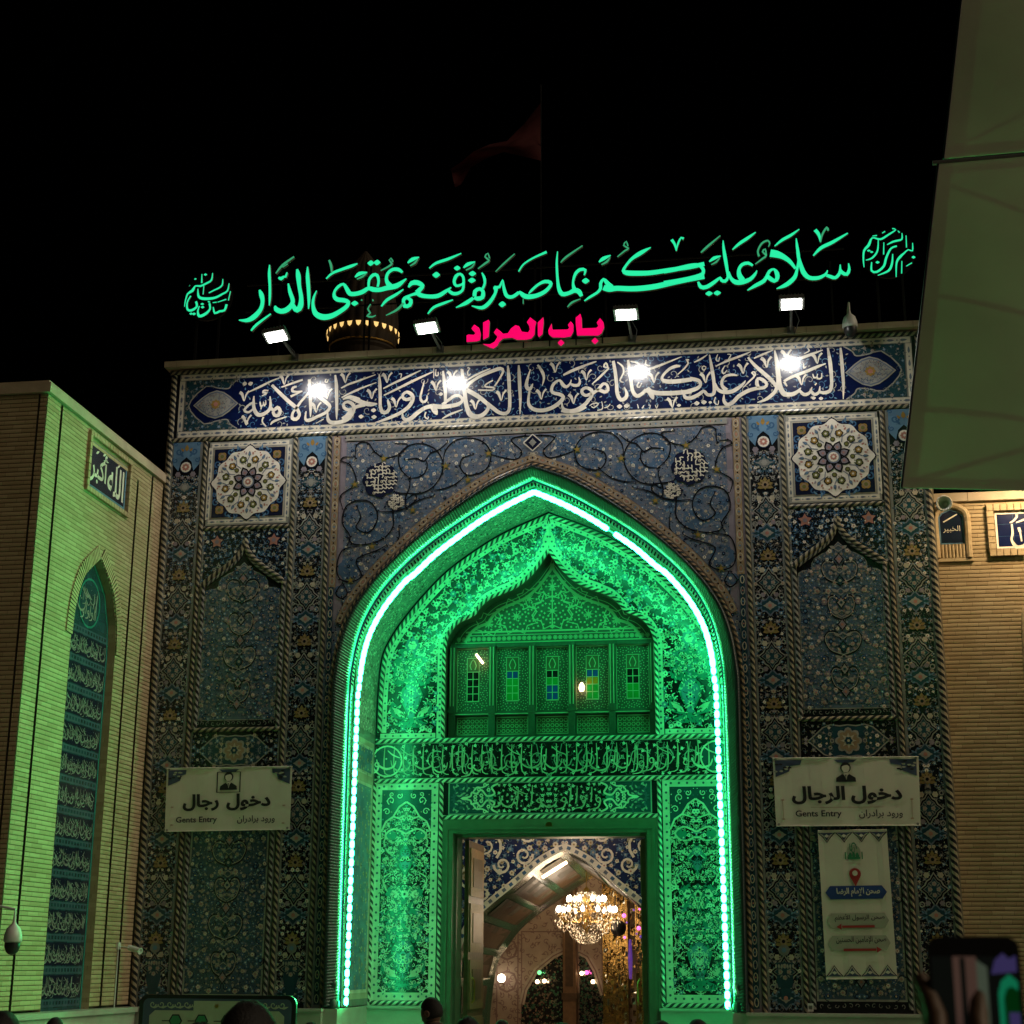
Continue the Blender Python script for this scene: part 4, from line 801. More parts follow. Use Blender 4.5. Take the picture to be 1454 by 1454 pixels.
# tall jamb panels either side of the door
for s in (-1, 1):
    p.tf = [lambda x, z, s=s: (s*x, z)]
    p.rect(1.72, ZB, 2.935, 4.735, G+'ink', 0); p.rect(1.84, 1.25, 2.9, 4.69, G+'ivory', 1)
    for i in range(27):
        for x in (1.9, 2.84): p.disc(x, 1.36+i*.125, .021, G+'teal', 2, 6)
    for i in range(7):
        for z in (1.31, 4.635): p.disc(1.98+i*.13, z, .021, G+'teal', 2, 6)
    p.rect(1.955, 1.37, 2.785, 4.575, G+'ink', 2)
    xc = 2.37; p.tf = [lambda x, z, s=s: (s*x, z), lambda x, z, s=s: (s*(2*xc-x), z)]
    R = [(xc, 1.4), (2.77, 1.4), (2.77, 4.55), (xc, 4.55)]
    def clr(q):
        z = q[1]; d = q[0]-xc
        return not (d < .26 and (1.5 < z < 2.75)) and not (d < .13 and 3.2 < z < 3.7) and not (d < .33 and 2.7 < z < 3.1)
    floral(p, R, .088, .034, BR, [G+'ivory', G+'turq', G+'white', G+'cream'], G+'ivory', 3, clr, 5000)
    speckle(p, R, 900, .016, [G+'ivory', G+'sky', G+'turq', G+'cream'], 3, clr)
    sp2 = [(xc, 4.38), (xc+.12, 4.3), (xc+.22, 4.14), (xc+.34, 4.06), (2.785, 3.9), (2.785, 4.575), (xc, 4.575)]; p.poly(sp2, G+'deepteal', 5.5); p.line(sp2[:5], .03, G+'ivory', 6.5)
    for a, b, r in ((.12, 4.48, .05), (.26, 4.4, .07), (.33, 4.22, .06), (.25, 4.5, .04)): p.curl(xc+a, b, r, a*20, 1.2, .018, G+'ivory', 6.5)
    p.stroke([(xc, 3.86, .03), (xc+.2, 3.94, .03), (xc+.34, 3.84, .03), (xc+.22, 3.72, .03), (xc, 3.78, .03)], G+'ivory', 6, .05); p.disc(xc+.25, 3.83, .07, G+'turq', 5.5, 12, 1.4)
    for k in range(5): z = 1.6+k*.62; p.stroke([(xc+.02, z, .02), (xc+.28, z+.1, .028), (xc+.36, z+.3, .024), (xc+.2, z+.42, .016)], G+'ivory', 5, .05)
    p.tf = [lambda x, z, s=s: (s*x, z)]
    p.lozenge(xc, 3.45, .16, .27, G+'turq', 6, .1); p.lozenge(xc, 3.45, .12, .21, G+'sky', 7, .1); p.rosette(xc-.05, 3.45, .05, 5, G+'ink', 8); p.rosette(xc+.05, 3.45, .05, 5, G+'ink', 8)
    for dx in (-.17, 0, .17): p.rosette(xc+dx, 2.9, .15, 9, G+'turq', 6); p.flower(xc+dx, 2.9, .07, BR[0], 7, 6)
    vase(xc, 1.55, 1.0)
    p.tf = [lambda x, z, s=s: (s*x, z), lambda x, z, s=s: (s*(2*xc-x), z)]
    for _ in range(420):
        x, z = xc+random.uniform(0, .36), random.uniform(1.42, 3.75); m_ = random.choice((G+'ink', G+'ink', G+'ivory', G+'teal', G+'white'))
        if random.random() < .6: p.leaf(x, z, random.random()*6.28, random.uniform(.04, .075), .02, m_, 12)
        else: p.curl(x, z, random.uniform(.02, .04), random.random()*6, 1, .012, m_, 12, random.choice((-1, 1)), 7)
p.plain()
mb.build('recess_tile_panel', gate)
def rropes(lines, w=.075, pitch=.11):
    for ln in lines:
        m_ = MB(); rope(m_, [(x, YB-.004, z) for x, z in ln], w, pitch, 'glaze_band', G+'ivory'); m_.build('rope_moulding', gate)
rropes([[q for q in inset(aBACK, .07) if q[1] > 5.42]])
rropes([[(-x, z) for x, z in gI[::-1]][:-2]+[(x, z) for x, z in gI][2:]], .07)
rropes([[(-2.92, 5.385), (2.92, 5.385)], [(-2.92, 4.72), (2.92, 4.72)], [(-1.76, 4.12), (1.76, 4.12)], [(-2.9, 1.21), (-1.78, 1.21)], [(1.78, 1.21), (2.9, 1.21)]])
rropes([[(s*1.79, 4.70), (s*1.79, ZB)] for s in (-1, 1)]+[[(s*2.925, 4.70), (s*2.925, ZB)] for s in (-1, 1)], .07)

# --- carved wooden balcony screen behind the lobed opening
mb = MB(); n_ = len(gI)
for s in (-1, 1): mb.grid([[(s*x, YB-.01, z) for x, z in gI], [(s*x, 2.36, z) for x, z in gI]], 'carved_wood')
mb.box((-1.8, YB-.01, 5.36), (1.8, 2.36, 5.42), 'carved_wood'); mb.build('opening_lining', gate)
scr = thing('balcony_screen', 'carved wooden balcony screen of five latticed windows under the lobed arch', 'balcony')
YS = 2.34
mb = MB(); p = Pan(mb, y=YS); p.rect(-1.83, 5.36, 1.83, 8.75, 'carved_wood', 0)
p.mirror(0)
inn = [(x*.86, 7.12+(z-7.12)*.86) for x, z in gI if z > 7.1]
p.stroke([(x, z, .05) for x, z in inn], 'carved_line', 2); p.line([(x*.93, 7.1+(z-7.1)*.93) for x, z in gI if z > 7.1], .012, 'carved_line', 2)
R = [(0.01, 7.3)]+[(1.3, 7.3)]+[q for q in inn[::-1]]
for cx, cz, r in ((0, 7.62, .3), (.62, 7.55, .3), (0, 8.05, .2), (1.1, 7.42, .2), (.4, 7.85, .18)):
    P = [(cx+r*math.cos(a)*(1.25 if k % 2 else .9), cz+r*math.sin(a)*(1.1 if k % 2 else .8)) for k in range(17) for a in [k*PI/8]]; p.line([(max(0, x), z) for x, z in P], .022, 'carved_line', 3)
    p.star(cx, cz, .1, .03, 8, 'carved_line', 3)
for x, z in darts(R, .06, 3000): p.star(x, z, .026, .012, random.choice((4, 6)), 'carved_line', 2, random.random())
for z, t in ((7.27, .03), (7.22, .014), (7.09, .02)): p.rect(0, z, 1.5 if z > 7.2 else 1.68, z+t, 'carved_line', 2)
for i in range(19): p.star(.05+i*.087, 7.165, .035, .018, 6, 'carved_line', 2); p.ring(.05+i*.087, 7.165, .034, .01, 'carved_line', 3, 8)
mb.build('tympanum', scr)
bays = [-1.36, -.68, 0, .68, 1.36]; BW = .68
PANE = [('glass_dark', 'glass_dark', 'glass_dark'), ('pane_blue', 'pane_green', 'pane_green'), ('glass_dark', 'pane_green', 'pane_blue'), ('pane_blue', 'pane_amber', 'pane_green'), ('glass_dark', 'glass_dark', 'pane_green')]
for x in [-1.70, -1.02, -.34, .34, 1.02, 1.70]:
    mb = MB(); mb.box((x-.055, YS-.13, 5.42), (x+.055, YS-.005, 7.06), 'carved_wood'); mb.box((x-.07, YS-.15, 5.88), (x+.07, YS-.13, 5.96), 'carved_wood'); mb.box((x-.035, YS-.145, 6.0), (x-.02, YS-.13, 7.0), 'carved_line'); mb.box((x+.02, YS-.145, 6.0), (x+.035, YS-.13, 7.0), 'carved_line'); mb.build('post', scr)
mb = MB(); mb.box((-1.76, YS-.12, 5.84), (1.76, YS-.004, 5.9), 'carved_wood'); mb.box((-1.76, YS-.12, 5.42), (1.76, YS-.004, 5.5), 'carved_wood'); mb.box((-1.76, YS-.1, 7.0), (1.76, YS-.004, 7.05), 'carved_wood'); mb.box((-1.76, YS-.124, 5.852), (1.76, YS-.12, 5.866), 'carved_line'); mb.build('rail', scr)
for x, pn in zip(bays, PANE):
    mb = MB(); p = Pan(mb, y=YS-.012); p.rect(x-.28, 5.9, x+.28, 7.0, 'carved_wood', 0); p.frame(x-.28, 5.9, x+.28, 7.0, .014, 'carved_line', 2)
    R = [(x-.26, 5.93), (x+.26, 5.93), (x+.26, 6.97), (x-.26, 6.97)]
    for a, b in darts(R, .036, 2500, lambda q: abs(q[0]-x) > .12 or q[1] < 6.06 or q[1] > 6.86): p.lozenge(a, b, .012, .012, 'carved_line', 2)
    p.frame(x-.11, 6.08, x+.11, 6.84, .012, 'carved_line', 3); p.rect(x-.1, 6.09, x+.1, 6.83, 'wood', 3)
    p.line([(x-.03, 6.63), (x-.055, 6.7), (x-.03, 6.77), (x, 6.81), (x+.03, 6.77), (x+.055, 6.7), (x+.03, 6.63)], .016, 'carved_line', 5)
    f = mb.build('window_bay', scr)
    mb = MB(); p = Pan(mb, y=YS-.024)
    for r in range(4):
        for c in (-1, 1): p.rect(x+(-.092 if c < 0 else .008), 6.1+r*.125, x+(-.008 if c < 0 else .092), 6.21+r*.125, pn[0] if r > 1 and pn[0] != 'glass_dark' and r == 3 else pn[(0, 1, 2, 2)[3-r]], 0)
    for r in range(5): p.rect(x-.1, 6.088+r*.125, x+.1, 6.1+r*.125, 'carved_line', 1)
    for c in (-.1, 0, .1): p.rect(x+c-.006, 6.09, x+c+.006, 6.6, 'carved_line', 1.5)
    mb.build('pane', f)
    mb = MB(); p = Pan(mb, y=YS-.02); p.rect(x-.27, 5.52, x+.27, 5.82, 'wood', 0); p.frame(x-.27, 5.52, x+.27, 5.82, .015, 'carved_line', 1)
    for i in range(7):
        for j in range(3): p.ring(x-.225+i*.075, 5.58+j*.085, .03, .012, 'carved_line', 2, 6)
    mb.build('balustrade_panel', scr)
mb = MB(); mb.tube([(at(676, 929, YS-.16)), (at(686, 942, YS-.16))], .02, 'warm_lamp')  # a reflected glint in the window, added as a glowing rod
tag(mb.build('glint_rod'), 'short slanted white glint at the first balcony window, added as a glowing rod', 'lamp')
mb = MB(); c = at(826, 977, YS-.12); mb.lathe([(.0, -.06), (.035, -.05), (.05, 0), (.04, .05), (.015, .09), (0, .1)], 'warm_lamp', c, 10); mb.box((c.x-.01, c.y, c.z+.08), (c.x+.01, YS-.02, c.z+.1), 'grey_metal'); tag(mb.build('glint_bulb'), 'small warm glint at the fourth balcony window, added as a glowing bulb shape', 'lamp')  # second window glint, added as a small glowing shape

# --- door case
mb = MB(); DZ = 3.86
for s in (-1, 1):
    mb.box((min(s*1.58, s*1.755), YB-.03, 0), (max(s*1.58, s*1.755), 2.5, DZ+.2), 'door_paint'); mb.box((min(s*1.66, s*1.70), YB-.05, 0), (max(s*1.66, s*1.70), YB-.03, DZ+.1), 'door_paint'); mb.box((min(s*1.54, s*1.58), 2.05, 0), (max(s*1.54, s*1.58), 2.5, DZ), 'door_paint')
mb.box((-1.755, YB-.028, DZ), (1.755, 2.5, 4.085), 'door_paint'); mb.box((-1.66, YB-.048, DZ+.06), (1.66, YB-.028, DZ+.1), 'door_paint'); mb.box((-1.54, 2.05, DZ-.05), (1.54, 2.5, DZ), 'door_paint')
fr = mb.build('door_frame', gate)
mb = MB(); mb.lathe([(.055, 0), (.055, .012), (.04, .014), (.04, .006), (.0, .006)], 'gold', (0, YB-.03, 3.98), 16, (0, -1, 0)); mb.build('boss', fr)
mb = MB()                                     # side walls, roof and back of the hall passage
for s in (-1, 1): mb.box((min(s*1.76, s*3.35), YB+.004, 0), (max(s*1.76, s*3.35), 2.5, 5.36), 'masonry')
mb.box((-3.35, YB+.1, 4.085), (3.35, 2.5, 5.36), 'masonry'); mb.box((-3.3, 2.37, 5.36), (3.3, 2.5, 9.6), 'masonry'); mb.build('rear_masonry', gate)
for s in (-1, 1):
    mb = MB()
    mb.box((min(s*3.12, s*6.2), -.2, 0), (max(s*3.12, s*6.2), .03, ZB-.04), 'marble'); mb.box((min(s*3.1, s*6.2), -.24, ZB-.04), (max(s*3.1, s*6.2), .03, ZB), 'marble')
    mb.box((min(s*1.76, s*2.93), 1.72, 0), (max(s*1.76, s*2.93), YB+.003, ZB-.04), 'marble'); mb.box((min(s*1.74, s*2.93), 1.68, ZB-.04), (max(s*1.74, s*2.93), YB+.003, ZB), 'marble')
    mb.box((min(s*2.9, s*3.12), -.1, 0), (max(s*2.9, s*3.12), 1.9, ZB-.005), 'marble')
    mb.build('plinth', gate)
for s in (-1, 1):                            # door leaves folded back into the passage
    mb = MB(); x = s*1.50; a, b = min(x, x-s*.07), max(x, x-s*.07); y0, y1 = 2.52, 3.95
    mb.box((a, y0, .05), (b, y1, 3.8), 'wood'); xi = x-s*.07
    for k in range(4):
        z = .2+k*.9; mb.box((min(xi, xi-s*.02), y0+.1, z), (max(xi, xi-s*.02), y1-.1, z+.78), 'wood_light'); mb.box((min(xi-s*.02, xi-s*.03), y0+.3, z+.15), (max(xi-s*.02, xi-s*.03), y1-.3, z+.63), 'wood')
    lf = mb.build('door_leaf', gate)
    mb = MB(); mb.tube([(xi-s*.05, y0+.12, 1.2), (xi-s*.09, y0+.12, 1.25), (xi-s*.09, y0+.12, 1.55), (xi-s*.05, y0+.12, 1.6)], .016, 'gold'); mb.build('handle', lf)

# ================================================================== HALL BEHIND THE DOOR
hall = thing('shrine_hall', 'warm lit hall seen through the doorway with a blue tiled pointed arch', 'hall')
YA = 5.2
PA = [(0, 4.06), (.5, 3.78), (1.05, 3.42), (1.5, 3.05), (1.85, 2.55), (2.0, 2.0), (2.02, 0)]
def shift(P, dx): return [(x+dx, z) for x, z in P]
c0 = at(802, 1207, YA); CX, AZ = c0.x, c0.z
k_ = at(678.4, 1303, YA); 
PA = [(0, AZ), (.42, AZ-.22), ((CX-k_.x)*.55, AZ-(AZ-k_.z)*.5), (CX-k_.x, k_.z), ((CX-k_.x)+.28, k_.z-.5), ((CX-k_.x)+.36, k_.z-1.0), ((CX-k_.x)+.38, 0)]
pa = [(x+CX, z) for x, z in arch(PA, .1)]
mb = MB(); p = Pan(mb, y=YA)
for s in (0, 1):
    hp = [q for q in pa if (q[0] <= CX+1e-4 if s == 0 else q[0] >= CX-1e-4)]
    if s: p.poly(hp+[(CX+4.5, 0), (CX+4.5, 5.3), (CX, 5.3)], G+'hallblue', 0)
    else: p.poly(hp+[(CX, 5.3), (CX-4.5, 5.3), (CX-4.5, 0)], G+'hallblue', 0)
lo = [q for q in inset(pa, -.12)]
p.tf = [lambda x, z: (x, z), lambda x, z: (2*CX-x, z)]
R = [q for q in lo if q[0] >= CX and q[1] > 2.2]; R = R+[(CX+2.4, R[-1][1]), (CX+2.4, 5.0), (CX, 5.0)]
for cx, cz, r, a in ((.35, 4.62, .3, 0), (1.0, 4.45, .34, 2), (1.45, 3.9, .3, 4), (.7, 4.1, .2, 1), (1.75, 3.35, .26, 3), (1.9, 4.5, .3, 5), (1.25, 4.85, .2, 2), (2.1, 3.8, .2, 1), (.75, 3.72, .17, 3), (1.15, 3.55, .16, 0), (.15, 4.25, .16, 5), (1.5, 3.05, .17, 2), (.62, 4.75, .2, 4)):
    p.curl(CX+cx, cz, r, a, 1.4, .05, G+'white', 6, (-1, 1)[int(a) % 2], 18)
speckle(p, R, 700, .03, [G+'sky', G+'azure', G+'white', G+'cream'], 1)
floral(p, R, .125, .05, [(G+'cream', G+'rose', G+'white'), (G+'cream', G+'ochre'), (G+'white', G+'rose'), (G+'sky', G+'cream'), (G+'ivory', G+'ochre')], [G+'azure', G+'sky', G+'azure', G+'olive'], G+'sky', 3, n=3000)
p.tf = [lambda x, z: (x, z)]
p.stroke([(x, z, .12) for x, z in inset(pa, -.06)], G+'white', 5); AC = Arc([(x, z, 0) for x, z in inset(pa, -.06)])
for i in range(60): c = AC(AC.L*(i+.5)/60); t = AC.tan(AC.L*(i+.5)/60); p.stroke([(c.x-t.x*.035, c.y-t.y*.035, .06), (c.x+t.x*.035, c.y+t.y*.035, .06)], (G+'azure', G+'slate')[i % 2], 6)
mb.build('tiled_wall', hall)
YV = 10.0
cxv = -.2
VB = [(0, 3.60), (.62, 3.2), (1.45, 2.62), (1.85, 2.15), (2.065, 1.78), (2.2, .85), (2.22, 0)]
pv = [(x+cxv, z) for x, z in arch(VB, .1)]
mb = MB(); A = Arc([(x, 0, z) for x, z in pa]); B = Arc([(x, 0, z) for x, z in pv]); n = 60
ra = [(lambda v: (v.x, YA, v.z))(A(i*A.L/n)) for i in range(n+1)]; rb = [(lambda v: (v.x, YV, v.z))(B(i*B.L/n)) for i in range(n+1)]
mb.grid([ra, rb], 'green_marble')
for i in range(2, n-2, 4):                      # coffers on the vault
    for f0, f1, m in ((.12, .88, 'coffer'), (.2, .8, 'wood'), (.28, .72, 'coffer'), (.36, .64, 'wood'), (.44, .56, 'coffer')):
        d = (f0-.12)*.02+.004
        q = [Vector(ra[i+1 if f0 > .25 else i]).lerp(Vector(rb[i+1 if f0 > .25 else i]), f0), Vector(ra[i+3]).lerp(Vector(rb[i+3]), f0), Vector(ra[i+3]).lerp(Vector(rb[i+3]), f1), Vector(ra[i+1 if f0 > .25 else i]).lerp(Vector(rb[i+1 if f0 > .25 else i]), f1)]
        nn = Vector((CX, 6, 1.8))-sum(q, Vector())/4; nn.normalize(); mb.face([v+nn*d*3 for v in q], m)
mb.build('vault', hall)
mb = MB(); inn_ = inset(pv, .0); outp = inset(pv, -.16)
for i in range(len(pv)-1):
    a, b, c, d = outp[i], outp[i+1], pv[i+1], pv[i]; mb.face([(a[0], YV-.01, a[1]), (b[0], YV-.01, b[1]), (c[0], YV-.01, c[1]), (d[0], YV-.01, d[1])], 'green_marble'); mb.face([(d[0], YV-.01, d[1]), (c[0], YV-.01, c[1]), (c[0], YV+.4, c[1]), (d[0], YV+.4, d[1])], 'green_marble')
mb.build('inner_arch', hall)
mb = MB()
for s in (0, 1):
    hp = [q for q in pv if (q[0] <= cxv+1e-4 if s == 0 else q[0] >= cxv-1e-4)]
    X = cxv+(6 if s else -6); pts = (hp+[(X, 0), (X, 5.6), (cxv, 5.6)]) if s else (hp+[(cxv, 5.6), (X, 5.6), (X, 0)])
    mb.face([(x, YV+.4, z) for x, z in pts], 'stucco')
mb.build('cross_wall', hall)
YF = 15.5
mb = MB(); p = Pan(mb, y=YF); p.rect(-9, 0, 5, 9, 'stucco', 0)
def X_(px): return at(px, 1390, YF).x
def Z_(py): return at(800, py, YF).z
for a, b in ((703, 738), (738, 803), (822, 858)):
    x0, x1 = X_(a)+.03, X_(b)-.03; p.frame(x0, 0, x1, Z_(1322 if a > 710 else 1300), .03, 'stucco_line', 1)
R = [(X_(690), .5), (X_(870), .5), (X_(870), 8), (X_(690), 8)]
for x, z in darts(R, .14, 4000): p.curl(x, z, .07, random.random()*6, 1, .022, 'stucco_line', 2, random.choice((-1, 1)), 8); p.leaf(x, z, random.random()*6, .1, .04, 'stucco_line', 2)
for k in range(5): p.ring(X_(720), 1.4+k*.75, .24, .05, 'stucco_line', 3, 8); p.star(X_(720), 1.4+k*.75, .16, .07, 8, 'stucco_line', 3)
for x0, x1, zs, za in ((X_(741), X_(801), Z_(1405), Z_(1350)), (X_(823), X_(856), Z_(1400), Z_(1352))):
    if x0 > X_(815): P = [(x0, 0), (x1, 0), (x1, zs-.2), (x0+(x1-x0)*.7, zs+.35), (x0+(x1-x0)*.35, za-.1), (x0, za)]
    else: P = [(x0, 0), (x1, 0), (x1, za), (x1-(x1-x0)*.25, za-.12), (x0+(x1-x0)*.35, zs+.45), (x0+(x1-x0)*.08, zs), (x0, zs-.35)]
    p.poly(P, 'mirror_dark', 4); p.line(P[2:], .13, G+'cream', 8); p.line(P[2:], .03, 'stucco_line', 9)
    for _ in range(900):
        x, z = random.uniform(x0, x1), random.uniform(.4, za)
        if inside((x, z), P): s_ = random.uniform(.015, .05); p.star(x, z, s_, s_*.5, random.choice((3, 4)), random.choice(('mirror_chip', 'mirror_dark', 'mirror_dark', 'green_marble', 'mirror_chip')), 6, random.random())
mb.build('carved_wall', hall)
mb = MB(); x0, x1 = X_(803), X_(821); mb.box((x0, YF-.5, 0), (x1, YF-.02, 9), 'wood_light'); mb.box((x0-.03, YF-.53, 1.0), (x1+.03, YF-.02, 1.15), 'wood'); mb.box((x0+.06, YF-.52, 1.3), (x1-.06, YF-.5, 4.6), 'wood'); mb.build('column', hall)
for a, b, yy in ((856, 892, 13.0), (893, 905, 13.3), (903, 932, 12.0)):
    mb = MB(); x0, x1 = at(a, 1390, yy).x, at(b, 1390, yy).x; mb.box((x0, yy, 0), (x1, yy+.9, 8), 'mirror_gold' if b-a > 15 else 'stucco')
    rng = random.Random(a)
    for _ in range(420 if b-a > 15 else 60):
        x, z = rng.uniform(x0+.02, x1-.06), rng.uniform(.5, 5); w_, h_ = rng.uniform(.02, .07), rng.uniform(.02, .14)
        a_ = rng.uniform(-.5, .5); mb.face([(x, yy-.004-.02*abs(a_), z), (x+w_, yy-.004-.02*abs(a_)*rng.random(), z), (x+w_, yy-.006, z+h_), (x, yy-.006-.03*rng.random(), z+h_)], rng.choice(('mirror_gold', 'mirror_chip', 'mirror_gold', 'gold')))
    mb.build('mirror_pier', hall)
mb = MB(); mb.box((-9, 2.5, 9.0), (9, 16.2, 9.15), 'stucco')
for s in (-9.1, 9.0): mb.box((s, 2.5, 0), (s+.1, 16.2, 9.0), 'stucco')
mb.box((-9, 15.52, 0), (9, 15.7, 9.0), 'stucco'); mb.box((-9.0, 2.51, 9.15), (9, 16.2, 9.4), 'masonry'); mb.build('enclosure', hall)
# lamps of the hall that show through the door
def globe(px, py, Y, r, m, label, nm='wall_lamp'):
    mb = MB(); c = at(px, py, Y); mb.lathe([(r*math.sin(PI*i/8), -r*math.cos(PI*i/8)) for i in range(9)], m, c, 12); o = mb.build(nm, smooth=True)
    m2 = MB(); m2.lathe([(r*.5, -r*1.25), (r*.55, -r*.9)], 'gold', c, 10); m2.box((c.x-.015, c.y, c.z-r*1.3), (c.x+.015, c.y+.25, c.z-r*1.1), 'gold'); m2.build('bracket', o); tag(o, label, 'lamp'); return o
globe(712, 1389, YF-.3, .10, 'bulb', 'round warm wall lamp beside the green inner arch')
GR = 'lamps in the mirrored hall'
for i, (px, py, m, lb) in enumerate(((826, 1382, 'warm_lamp', 'small warm globe lamp right of the brown column'), (833, 1381, 'pink_lamp', 'small pink globe lamp right of the brown column'), (842, 1394, 'warm_lamp', 'lowest warm globe lamp right of the brown column'),
                         (766, 1381, 'green_lamp', 'green glowing lamp in the dark mirrored arch'), (763, 1394, 'warm_lamp', 'left warm lamp below the green lamp'), (773, 1393, 'warm_lamp', 'right warm lamp below the green lamp'))):
    if m == 'green_lamp' and m not in MATS: mat('green_lamp', (.2, 1, .4), .3, emit=1.6, ecol=(.2, 1, .35))
    globe(px, py, YF-.35, .05, m, lb)['group'] = GR
mb = MB(); rng = random.Random(3)
for px, py in ((900, 1292), (890, 1310), (880, 1313), (908, 1291), (886, 1300), (887, 1331), (904, 1326), (910, 1330), (898, 1275), (907, 1318)):
    c = at(px, py, 9.2); r = rng.uniform(.02, .045); mb.lathe([(r*math.sin(PI*i/6), -r*math.cos(PI*i/6)) for i in range(7)], rng.choice(('pink_lamp', 'pink_lamp', 'violet_lamp')), c, 8)
    mb.tube([c+Vector((0, 0, r)), (c.x, c.y, 5.5)], .004, 'black_metal', 4)
tag(mb.build('string_lights'), 'hanging pink and violet lights right of the chandelier', 'string lights')
mb = MB(); c = at(895, 1362, 11.5); mb.lathe([(.0, -.42), (.03, -.4), (.05, 0), (.03, .4), (0, .42)], 'violet_lamp', c, 8); mb.tube([c+Vector((0, 0, .4)), c+Vector((0, 0, 3))], .006, 'black_metal', 4); tag(mb.build('lantern'), 'tall slim violet lantern beside the gold mirror pier', 'lantern')
mb = MB(); c = at(878, 1318, 8.8); mb.lathe([(.16*math.sin(PI*i/8), -.16*math.cos(PI*i/8)) for i in range(9)], 'black_plastic', c, 14); mb.tube([c+Vector((0, 0, .15)), c+Vector((0, 0, 3))], .008, 'black_metal', 4); tag(mb.build('hanging_globe', smooth=True), 'dark round globe hanging right of the chandelier', 'globe')
def point(name, loc, e, col, r, parent):
    l = bpy.data.lights.new(name, 'POINT'); l.energy = e; l.color = col; l.shadow_soft_size = r; o = bpy.data.objects.new(name, l); COL.objects.link(o); o.location = loc; o.parent = parent; return o
# chandelier
CC = at(833, 1300, 8.4); ch = thing('chandelier', 'gold and crystal chandelier glowing in the hall beyond the door', 'chandelier', CC)
mb = MB(); mb.tube([CC+Vector((0, 0, .7)), CC+Vector((0, 0, 4.5))], .012, 'gold', 6); mb.lathe([(.02, .75), (.09, .68), (.03, .6), (.12, .45), (.05, .3), (.16, .1), (.06, -.1), (.14, -.25), (.04, -.42), (0, -.5)], 'gold', CC, 14); mb.build('stem', ch, smooth=True)
for (nb, R, z, zz) in ((12, .78, -.02, 1), (9, .5, .26, 1)):
    for i in range(nb):
        a = 2*PI*i/nb+z; d = Vector((math.cos(a), math.sin(a), 0)); mb = MB()
        mb.tube([CC+d*.08+Vector((0, 0, z)), CC+d*R*.4+Vector((0, 0, z-.16)), CC+d*R*.8+Vector((0, 0, z-.14)), CC+d*R+Vector((0, 0, z+.02))], .014, 'gold', 5); mb.lathe([(.02, .0), (.06, .03), (.02, .035), (.02, .1)], 'gold', CC+d*R+Vector((0, 0, z)), 8)
        o = mb.build('arm', ch); mb = MB(); q = CC+d*R+Vector((0, 0, z+.1)); mb.lathe([(.02, 0), (.05, .04), (.056, .08), (.04, .13), (.0, .18)], 'bulb', q, 8); mb.build('candle_bulb', o, smooth=True)
mb = MB(); rng = random.Random(9)
def bead(c, r): 
    mb.face([c+Vector((0, 0, r)), c+Vector((r*.6, 0, 0)), c+Vector((0, -r*.6, 0))], 'crystal'); mb.face([c+Vector((0, 0, r)), c+Vector((0, -r*.6, 0)), c+Vector((-r*.6, 0, 0))], 'crystal'); mb.face([c+Vector((0, 0, -r*1.5)), c+Vector((0, -r*.6, 0)), c+Vector((r*.6, 0, 0))], 'crystal'); mb.face([c+Vector((0, 0, -r*1.5)), c+Vector((-r*.6, 0, 0)), c+Vector((0, -r*.6, 0))], 'crystal')
for i in range(1100):
    a = rng.random()*2*PI; t = rng.random(); z = .62-1.35*t; R = (.22+.66*math.sin(PI*min(1, t*1.02)))*rng.uniform(.45, 1.05); bead(CC+Vector((R*math.cos(a), R*math.sin(a), z)), rng.uniform(.014, .034))
o = mb.build('crystal_drops', ch); o['kind'] = 'stuff'
ch.scale = (.74, .74, .74)
point('chandelier_light', CC+Vector((0, 0, -.1)), 70, (1, .72, .45), .5, None)
point('hall_fill', (-1.0, 12.6, 5.6), 170, (1, .72, .45), .4, None)  # added light with no visible source, for the far end of the hall
l2 = point('passage_fill', (-.3, 3.4, 4.65), 95, (1, .80, .6), .25, None)  # added light kept out of view, brightens the tiled arch wall
mb = MB(); c = l2.location; mb.lathe([(.14, .0), (.16, .03), (.16, .08), (0, .09)], 'white_plastic', c+Vector((0, 0, .1)), 16); mb.box((c.x-.01, c.y-.01, c.z+.18), (c.x+.01, c.y+.01, 9.0), 'grey_metal'); tag(mb.build('fill_lamp'), 'white round lamp added out of view in the passage to brighten the tiled wall', 'lamp')  # body modelled for the added passage light
mb = MB(); a, b = at(770, 1246, 6.0), at(805, 1224, 6.0); mb.tube([a, b], .03, 'warm_lamp', 6); tag(mb.build('strip_lamp'), 'warm strip light along the vault behind the tiled arch', 'lamp')

# ================================================================== LED STRIP ROUND THE ARCH
mb = MB(); A = Arc([(x, .14, z) for x, z in inset(aLED, .03)]); n = int(A.L/.135); rng = random.Random(4)
for i in range(n):
    s = (i+.5)*A.L/n; v = A(s)
    if v.x > 1.0 and abs(v.z-8.40) < .05 and v.x < 1.5: continue          # one dead segment on the right haunch
    upper = v.z > 6.2; L = .072 if upper else .058; r = .042 if upper else .037; t = A.tan(s); k = []
    for f, q in ((-1, .8 if upper else .45), (-.6, .97), (0, 1.05), (.6, .97), (1, .8 if upper else .45)): k.append((v+t*(f*L), r*q))
    mb.tube([a for a, b in k], [b for a, b in k], 'led_green', 6)
mb.tube([A(i*A.L/160)+Vector((0, .03, 0)) for i in range(161)], .014, 'white_plastic', 5)
led = mb.build('light_string', smooth=True)
tag(led, 'glowing green string of lights following the pointed arch', 'light string')
mb = MB(); mb.tube([A(i*A.L/120)+Vector((0, .035, 0)) for i in range(2)], .012, 'white_plastic', 5); q = A(A.L-.05)
